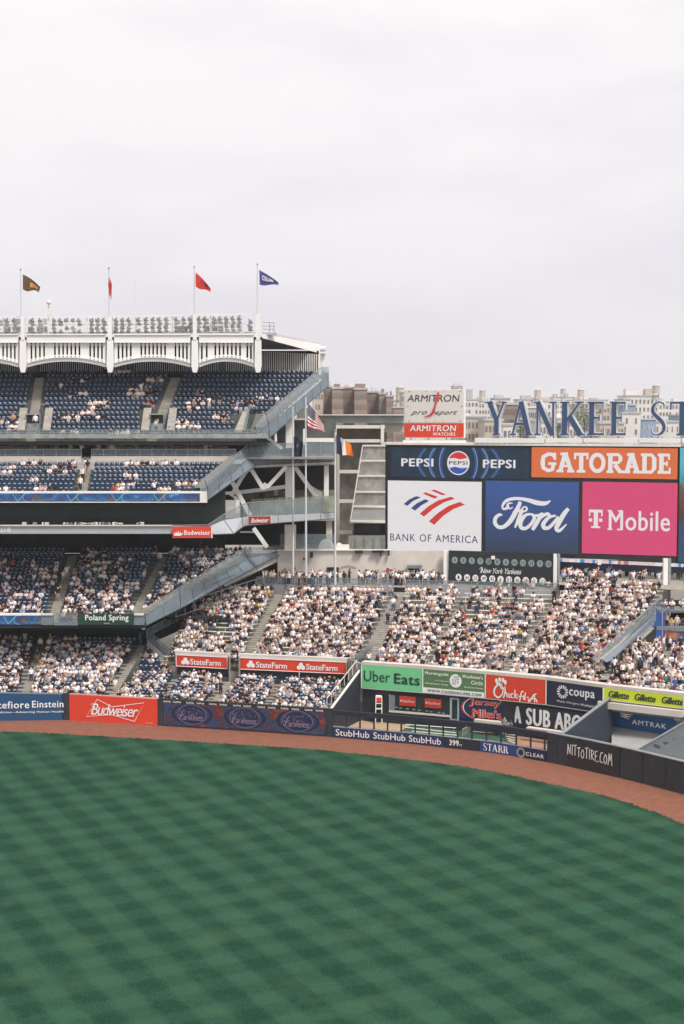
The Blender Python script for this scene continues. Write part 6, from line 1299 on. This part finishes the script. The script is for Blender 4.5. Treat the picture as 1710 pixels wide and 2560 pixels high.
# window of the clubroom and its two hanging boards, door, sill
def qpl(p0, D0, p1, D1, yt, yb, m, name, parent, off=0., th=.1):
    a, c = XD(p0, D0), XD(p1, D1); z1, z0 = W(p0, yt, D0).z, W(p0, yb, D0).z; q = Panel((a.x, a.y), (c.x, c.y), z0, z1); mb = MB(); q.slab(mb, 0, 0, q.w, q.h, off, th); return q, mb.build(name, m, parent)
dq = lambda p: 140.0-(p-905)*.0158
cw = empty('clubroom_window', W(1050, 1790, 138), 'long dark window under the green boards with two red signs inside', 'window')
qpl(976, dq(976), 1130, dq(1130), 1738, 1777, DARKG, 'pane', cw, -.2); qpl(974, dq(974), 1130, dq(1130), 1776, 1780, CREAM, 'sill', cw, .05, .3); qpl(974, dq(974), 977, dq(977), 1736, 1780, STEEL, 'frame', cw, .02); qpl(977, dq(977), 988, dq(988), 1738, 1777, BLUEG, 'side_panel', cw, -.02)
for k, (p0, p1, y0, y1) in enumerate(((1000, 1041, 1740, 1763), (1064, 1106, 1746, 1768))):
    e = empty('hanging_sign', W(p0, y1, dq(p0)), ['left', 'right'][k]+' one of two small red StateFarm signs in the dark window', 'sign', 'small red signs in the clubroom window'); q, o = qpl(p0, dq(p0), p1, dq(p1), y0, y1, mat('dim_red', srgb(190, 52, 34), .5), 'board', e, .0); t = MB(); text(t, q, 'StateFarm', q.w*.22, .32, q.w*.92, .62, .03, off=.04); disc(t, q, q.w*.12, .46, .1, .13, .04, 8); t.build('lettering', mat('pink_text', (.7, .5, .48)), e)
dr = empty('clubroom_door', W(1140, 1800, dq(1140)), 'narrow glazed door between the dark window and the Jersey Mike\u2019s board', 'door')
qpl(1128, dq(1128), 1151, dq(1151), 1744, 1802, GREYM, 'frame', dr, .02); qpl(1134, dq(1134), 1147, dq(1147), 1748, 1796, DARKG, 'pane', dr, .06, .05)
for k in range(9): A = W(990+k*15+random.uniform(-4, 4), 1768+k*1.8, dq(990+k*15)-.0); mb = MB(); mb.box(A+Vector((0, -.08, 0)), (.25, .08, .08)); mb.build('chair_glint', STEEL, cw)
# Jersey Mike's and A SUB ABOVE
jm = empty('advert_board', W(1210, 1800, 135), 'round blue and red sandwich board lettered Jersey Mike\u2019s', 'advertising board')
q, o = qpl(1152, dq(1152), 1282, dq(1282), 1740, 1796, mat('sub_navy', srgb(26, 42, 78), .5), 'board', jm, .0); t = MB(); X = q.u; Zj = lambda x, y: zpx(q, x, y)
cx, cz = X(1217), zpx(q, 1217, 1772); rx = X(1279)-cx; disc(t, q, cx, cz, rx, 1.25, .03, 40, 0); disc(t, q, cx, cz, rx*.94, 1.20, .04, 40, 1); disc(t, q, cx, cz, rx*.90, 1.17, .05, 40, 2)
for s_, m_, g_, of_ in ((0, 1, .07, .07), (1, 0, .0, .11)):
    text(t, q, 'Jersey', X(1175), cz+.08, X(1257), cz+.98, .03+g_*.6, .1, .9, off=of_, mi=m_); text(t, q, "Mike's", X(1183), cz-.92, X(1257), cz-.02, .04+g_*.6, .0, .9, off=of_+.015, mi=m_)
t.build('lettering', [mat('sub_red', srgb(212, 62, 40), .5), WHT, MATS['sub_navy']], jm)
sa = empty('advert_board', W(1370, 1830, 131), 'long black board with tall white letters A SUB ABOVE', 'advertising board')
q, o = qpl(1283, dq(1283), 1530, 127.7, 1758, 1822, mat('sub_black', (.016, .02, .03), .5), 'board', sa, .02, .1); t = MB(); X = q.u
for s_, a, c, b0 in (('A', 1288, 1308, .06), ('SUB', 1319, 1381, .05), ('ABOVE', 1391, 1500, .05)): text(t, q, s_, X(a), q.h*.26, X(c), q.h*.93, b0, off=.06)
t.build('lettering', WHT, sa)
mb = MB(); A, B = XD(1192, 134.6), XD(1262, 133.3); mb.beam((A.x, A.y, 1.3), (B.x, B.y, 1.3), .6, .3); tag(mb.build('pale_counter', CREAM), 'pale counter below the Jersey Mike\u2019s board', 'counter')
mb = MB(); A, B = XD(1325, 131.6), XD(1412, 129.6); mb.beam((A.x, A.y, 1.3), (B.x, B.y, 1.3), .6, .14); tag(mb.build('pale_ledge', CREAM), 'narrow pale ledge below the tall white letters', 'ledge')
person((XD(1266, 133.0).x, 133.0, .35), 0, 'standing', 'the bullpen bench', 0); person((XD(1278, 132.8).x, 132.8, .55), .5, 'leaning forward', 'the bullpen bench', 0)
# white stand with red cooler
ws = empty('cooler_stand', G(948, 1800, 0), 'tall white frame stand holding a red topped cooler at the bullpen wall', 'stand'); A = XD(948, 139.2)
for dx in (-.32, .32):
    for dy in (-.25, .25): mb = MB(); mb.beam((A.x+dx, A.y+dy, .05), (A.x+dx*.9, A.y+dy, 2.7), .07); mb.build('leg', WHITE, ws)
for z in (.9, 1.5, 2.05): mb = MB(); mb.box((A.x, A.y, z), (.66, .55, .06)); mb.build('shelf', WHITE, ws)
mb = MB(); mb.box((A.x, A.y, 2.42), (.70, .5, .42)); mb.build('cooler', REDS, ws); mb = MB(); mb.box((A.x, A.y, 2.72), (.6, .5, .16)); mb.build('lid', WHITE, ws)

# ==================================================================== CITY BEYOND
CM = {'brick': mat('far_brick', (.31, .23, .19), .9, var=.16, vscale=.12), 'brick2': mat('far_brick_dark', (.28, .19, .155), .9, var=.15, vscale=.15), 'tan': mat('far_tan', (.52, .45, .38), .9, var=.12, vscale=.1), 'pale': mat('far_pale', (.70, .66, .63), .9, var=.1, vscale=.1), 'grey': mat('far_grey', (.45, .45, .46), .9, var=.12, vscale=.1), 'blue': mat('far_blue', (.24, .33, .46), .7, var=.15)}
WIN = mat('far_window', (.19, .18, .17), .3, var=.3); WINL = mat('far_window_pale', (.42, .43, .45), .4)
def building(px0, px1, yt, D, m, lab, roofs=(), yb=1100, floors=None, wp=7, dep=18, wm=WIN, fr=.55):
    A, B = W(px0, yt, D), W(px1, yt, D); x0, x1, z1 = A.x, B.x, A.z
    e = empty('apartment_block', ((x0+x1)/2, D, 0), lab, 'building', 'far city buildings')
    mb = MB(); mb.box(((x0+x1)/2, D+dep/2, z1/2), (x1-x0, dep, z1)); mb.build('wall', CM[m], e)
    mb = MB(); mb.box(((x0+x1)/2, D+dep/2, z1+.25), (x1-x0+.5, dep+.5, .5)); mb.build('roof', CM['grey' if m != 'grey' else 'pale'], e)
    s = D/F; fl = 3.1; wmb = MB(); z = z1-2.0; zlow = W(px0, yb, D).z
    n_ = max(2, int((px1-px0)/wp)); wn = (x1-x0)/n_
    while z > max(zlow, 1):
        for k in range(n_):
            if rng.random() < .1: continue
            wmb.box((x0+wn*(k+.5), D-.06, z), (wn*fr*rng.uniform(.8, 1.1), .14, 1.5))
        z -= fl
    if wmb.v: o = wmb.build('window', wm, e); o['kind'] = 'stuff'
    for (a, c, h_) in roofs:
        a_, c_ = W(a, yt, D), W(c, yt, D); mb = MB(); h_ *= .42; mb.box(((a_.x+c_.x)/2, D+dep*.4, z1+.5+h_/2), (c_.x-a_.x, 5, h_)); mb.build('roof_house', CM[random.choice(['grey', 'pale', 'tan']) if m != 'brick' else 'brick2'], e)
building(780, 808, 975, 430, 'tan', 'tan block half hidden by the top of the sloping parapet', [(790, 800, 2)])
building(806, 830, 968, 440, 'brick2', 'brown brick block with a red roof house beside the parapet top', [(812, 826, 3.5)], wp=6)
building(830, 858, 972, 425, 'brick', 'reddish brick tower, second of the brown row behind the flags', [(834, 850, 2.5)], wp=6)
building(858, 886, 971, 435, 'brick2', 'dark brick tower in the middle of the brown row', [(862, 872, 1.5), (874, 884, 2.5)], wp=6)
building(886, 918, 974, 425, 'brick', 'wide brick tower with a flat roof house in the brown row', [(888, 914, 3.2)], wp=6)
building(918, 948, 982, 440, 'brick2', 'lower brick tower stepping down to the right in the brown row', [(930, 934, 3), (940, 944, 2)], wp=6)
building(948, 966, 986, 430, 'brick', 'narrow brick block at the step of the brown row', [(955, 962, 3)], wp=6)
building(966, 984, 992, 425, 'brick', 'last narrow brick block of the brown row with small chimneys', [(968, 971, 2.5), (978, 981, 3)], wp=6)
building(984, 1014, 1003, 520, 'pale', 'pale block between the brown row and the clock', [(992, 1002, 5)], wp=9)
building(1004, 1012, 981, 480, 'grey', 'slim grey tower edge beside the clock', [], wp=5)
building(984, 1014, 1020, 400, 'brick', 'low brick block just left of the clock', [], wp=6)
building(1133, 1157, 965, 900, 'grey', 'distant grey tower rising behind the clock', [(1136, 1154, 3)], wp=5)
building(1160, 1196, 1000, 620, 'pale', 'pale block with a tall roof house right of the clock', [(1168, 1184, 10)], wp=8)
building(1190, 1240, 1004, 700, 'pale', 'wide pale block behind the first name letter', [(1196, 1210, 4), (1222, 1234, 3)], wp=7)
building(1160, 1215, 1044, 380, 'tan', 'low tan block with dark windows right of the clock', [(1166, 1180, 1.5)], wp=8)
building(1236, 1276, 997, 640, 'tan', 'tan block behind the gap between the first two letters', [(1240, 1262, 3)], wp=7)
building(1248, 1300, 1012, 420, 'brick', 'brown brick block behind the second letter', [(1256, 1268, 2)], wp=6)
building(1212, 1258, 1052, 360, 'tan', 'yellowish block with tall dark windows low behind the first letter', [], wp=8)
building(1258, 1300, 1064, 350, 'pale', 'cream low block behind the foot of the second letter', [], wp=9)
building(1296, 1350, 1000, 660, 'pale', 'pale broad block behind the third letter', [(1306, 1330, 4), (1336, 1344, 2)], wp=7)
building(1320, 1342, 1020, 400, 'grey', 'dark grey slab behind the third letter', [], wp=5)
building(1342, 1396, 1004, 600, 'pale', 'pale terrace of flats left of the fourth letter', [(1350, 1380, 3)], wp=8)
building(1384, 1432, 994, 800, 'pale', 'high pale block on the skyline above the fourth letter', [(1388, 1398, 4), (1414, 1424, 5)], wp=7)
building(1392, 1424, 1046, 380, 'grey', 'grey house group low behind the fourth letter', [(1396, 1408, 2)], wp=9)
building(1430, 1470, 1002, 640, 'tan', 'tan block right of the fourth letter', [(1440, 1456, 3)], wp=7)
building(1462, 1520, 1001, 700, 'pale', 'long pale block behind the two matching letters', [(1480, 1500, 2)], wp=7)
building(1446, 1500, 1030, 450, 'grey', 'mottled grey block behind the first of the matching letters', [(1450, 1460, 2)], wp=8)
building(1508, 1560, 1012, 560, 'tan', 'tan block behind the second of the matching letters', [], wp=8)
building(1560, 1576, 1000, 520, 'pale', 'pale wing of the window dotted tower', [], wp=6)
building(1566, 1646, 991, 560, 'pale', 'pale tower dotted with square dark windows right of the matching letters', [(1570, 1600, 6), (1620, 1636, 6)], wp=9, fr=.42)
building(1560, 1590, 1014, 480, 'blue', 'small blue glazed block before the dotted tower', [], wp=5, wm=WINL)
building(1556, 1602, 1034, 400, 'pale', 'plain pale block with one dark window between the words', [], wp=20, fr=.2)
building(1600, 1700, 1056, 420, 'pale', 'white low block behind the last two letters', [(1610, 1622, 1)], wp=12, fr=.25)
building(1604, 1640, 1050, 410, 'blue', 'bright blue fronted building seen beside the curved letter', [], wp=12, fr=.3, wm=WINL)
building(1640, 1760, 1006, 620, 'pale', 'pale block behind the last letter', [(1650, 1664, 3), (1690, 1700, 3)], wp=8)
building(1500, 1560, 1060, 370, 'tan', 'low tan block behind the foot of the matching letters', [], wp=8)
building(1296, 1330, 1050, 380, 'brick', 'low brown block behind the foot of the third letter', [], wp=7)
building(1340, 1392, 1056, 365, 'pale', 'low cream block between the third and fourth letter', [], wp=8)
building(1424, 1450, 1062, 365, 'pale', 'small white block beside the fourth letter foot', [], wp=7)
building(1700, 1800, 1040, 500, 'blue', 'blue grey block at the right edge of the skyline', [], wp=10)
for k, (px, y, D) in enumerate(((1000, 990, 520), (1206, 992, 700), (1344, 992, 660), (1408, 986, 800), (1452, 992, 640), (1640, 984, 560))):
    A = W(px, y, D); e = empty('roof_tank', A, ['wooden water tank on the pale block left of the clock', 'water tank above the first name letter', 'water tank above the third name letter', 'water tank above the fourth name letter', 'water tank right of the fourth name letter', 'water tank on the dotted tower'][k], 'water tank', 'water tanks on far roofs')
    mb = MB(); mb.tube(A, A+Vector((0, 0, 3)), 1.6, 1.5, 10); mb.build('barrel', CM['tan'], e); mb = MB(); mb.tube(A+Vector((0, 0, 3)), A+Vector((0, 0, 4.2)), 1.7, .1, 10); mb.build('roof_cone', CM['grey'], e)
    for sx_ in (-1, 1): mb = MB(); mb.beam(A+Vector((sx_*1.1, 0, -3)), A+Vector((sx_*1.1, 0, 0)), .3); mb.build('leg', STEEL, e)
# pale distant ridge of houses so the skyline closes
mb = MB()
for k in range(160):
    p = rng.uniform(985, 1800); D = rng.uniform(900, 1500); A = W(p, rng.uniform(1006, 1026), D); mb.box((A.x, D, A.z/2), (rng.uniform(12, 30), 10, A.z))
o = mb.build('distant_houses', CM['pale']); tag(o, 'dense pale far off houses filling the skyline beyond the letters', 'houses', kind='stuff')
# trees between the far houses
lf_m = mat('leaf_far', (.13, .17, .09), .9, var=.4, vscale=.8)
for k, (px, y, D, r_) in enumerate(((1478, 1040, 350, 2.6), (1462, 1050, 345, 2.2), (1300, 1070, 340, 1.8), (1445, 1026, 430, 2.6), (1384, 1072, 340, 1.6))):
    A = W(px, y, D); e = empty('tree', (A.x, D, 0), ['green tree showing inside the first of the matching letters', 'smaller green tree left of the matching letters', 'low tree at the foot of the third letter', 'far dark tree between fourth letter and matching letters', 'small tree beside the fourth letter foot'][k], 'tree', 'trees among the far buildings')
    mb = MB(); mb.tube((A.x, D, 0), (A.x, D, A.z), .4, .15); mb.build('trunk', mat('bark', (.08, .06, .045)), e); mb = MB()
    for q in range(160):
        v = Vector(rng.normal(0, 1, 3)); v = v.normalized()*r_*rng.uniform(.4, 1.1); c = A+v; s1, s2 = Vector(rng.normal(0, .35, 3)), Vector(rng.normal(0, .35, 3)); mb.add([c, c+s1, c+s2], [(0, 1, 2)])
    mb.build('crown', lf_m, e)

# ==================================================================== LAY OUT SEATS AND CROWD
ORD = lambda n_: str(n_)+('th' if 10 < n_ % 100 < 14 else {1: 'st', 2: 'nd', 3: 'rd'}.get(n_ % 10, 'th'))
sm = MB()
bk = [(-.22, .10, .42), (.22, .10, .42), (.20, .20, .86), (.10, .215, .90), (-.10, .215, .90), (-.20, .20, .86)]
sm.prism(bk, (0, .04, 0)); sm.prism([(-.21, .03, .40), (.21, .03, .40), (.20, -.02, .74), (.12, -.03, .79), (-.12, -.03, .79), (-.20, -.02, .74)], (0, .07, 0)); sm.box((-.25, .05, .45), (.04, .3, .28)); sm.box((0, .1, .2), (.08, .08, .4)); sm.box((0, .0, .82), (.22, .16, .07), mi=1)  # last box is an added pale block, the pan's sunlit highlight as shape
seat_mesh = sm.mesh('stadium_seat', [SEATM, SEAT_GLINT]); seat_mi = np.array(sm.m, np.int32)
sv = np.array(sm.v); nf = [list(f) for f in sm.f]
def inview(p, m=10): x, y = pix(p); return -m < x < 1710+m
vis = sorted([s for s in SEATS if not s[4] and inview(s[0])], key=lambda s: s[0][1]); near = vis[:300]; nid = set(id(s) for s in near)
rest = [s for s in SEATS if id(s) not in nid]
rows__ = {}
for s in near: rows__.setdefault((s[2], s[3]), []).append(s)
for (wh, r_), L_ in rows__.items():
    for i, s in enumerate(sorted(L_, key=lambda q: q[0][0])):
        o = bpy.data.objects.new('stadium_seat', seat_mesh); COL.objects.link(o); o.location = s[0]; o.rotation_euler = (0, 0, s[1]+rng.normal(0, .02))
        tag(o, f'empty seat, {ORD(i+1)} free from left, {ORD(r_)} row, {wh}', 'seat', 'empty seats in the lower stand')
V, FI = [], []; k = 0; ln = [len(f) for f in nf]; flat = np.concatenate([np.array(f) for f in nf])
for s in rest:
    c, q = math.cos(s[1]), math.sin(s[1]); V.append(np.stack([sv[:, 0]*c-sv[:, 1]*q, sv[:, 0]*q+sv[:, 1]*c, sv[:, 2]], 1)+np.array(s[0])); FI.append(flat+k); k += len(sv)
V = np.concatenate(V); FI = np.concatenate(FI); me = bpy.data.meshes.new('stadium_seats_rest'); me.vertices.add(len(V)); me.vertices.foreach_set('co', V.ravel()); me.loops.add(len(FI)); me.loops.foreach_set('vertex_index', FI.astype(np.int32))
lt = np.tile(np.array(ln, np.int32), len(rest)); me.polygons.add(len(lt)); me.polygons.foreach_set('loop_start', np.concatenate([[0], np.cumsum(lt)[:-1]]).astype(np.int32)); me.polygons.foreach_set('loop_total', lt); me.polygons.foreach_set('material_index', np.tile(seat_mi, len(rest))); me.materials.append(SEATM); me.materials.append(SEAT_GLINT); me.update(calc_edges=True)
tag(link('seating_rows', me), 'rows of navy folding seats filling the grandstand tiers', 'seats', kind='stuff')
pv = sorted([p for p in PEOPLE if inview(p['pos'], 0) and p['pos'][1] < 180], key=lambda p: p['pos'][1]); ind = pv[:300]; iid = set(id(p) for p in ind)
cr_ = [p for p in PEOPLE if id(p) not in iid]
tag(link('crowd', build_people(cr_, 'crowd')), 'spectators in mostly white shirts filling the stands and walkways', 'crowd', kind='stuff')
seen = {}
ind.sort(key=lambda p: p['pos'][0])
for p in ind:
    of = p['of']; me = build_people([p], 'person', local=True); o = link('person', me); o.location = p['pos']; o.rotation_euler = (0, 0, p['rz'])
    head = of['hat'][0] or of['hair'][0]; base = f"{of['top'][0]} and {head}, {p['pose']}"
    pl = f"{ORD(p['row'])} row, {p['where']}" if p['row'] else p['where']
    key = (base, pl); seen[key] = seen.get(key, 0)+1
    lab = f"{base}, {pl}" if seen[key] == 1 else f"{ORD(seen[key])} from left in {base}, {pl}"
    tag(o, ' '.join(lab.split()[:16]), 'person', 'spectators nearest the field')
print('PEOPLE', len(PEOPLE), 'SEATS', len(SEATS), 'OBJ', len(bpy.data.objects))
# ==================================================================== AIR
hz = MB(); hz.box((0, 900, 80), (2600, 1900, 162.2)); HZ = bpy.data.materials.new('air'); HZ.use_nodes = True; nn_ = HZ.node_tree.nodes; nn_.remove(nn_['Principled BSDF'])
pv_ = nn_.new('ShaderNodeVolumePrincipled'); pv_.inputs['Color'].default_value = (.93, .95, 1, 1); pv_.inputs['Density'].default_value = .00019; pv_.inputs['Anisotropy'].default_value = .2
HZ.node_tree.links.new(pv_.outputs[0], nn_['Material Output'].inputs['Volume'])
USE_HAZE = True
if USE_HAZE: tag(hz.build('haze', HZ), 'thin pale summer haze over the stadium and city', 'haze', kind='stuff')
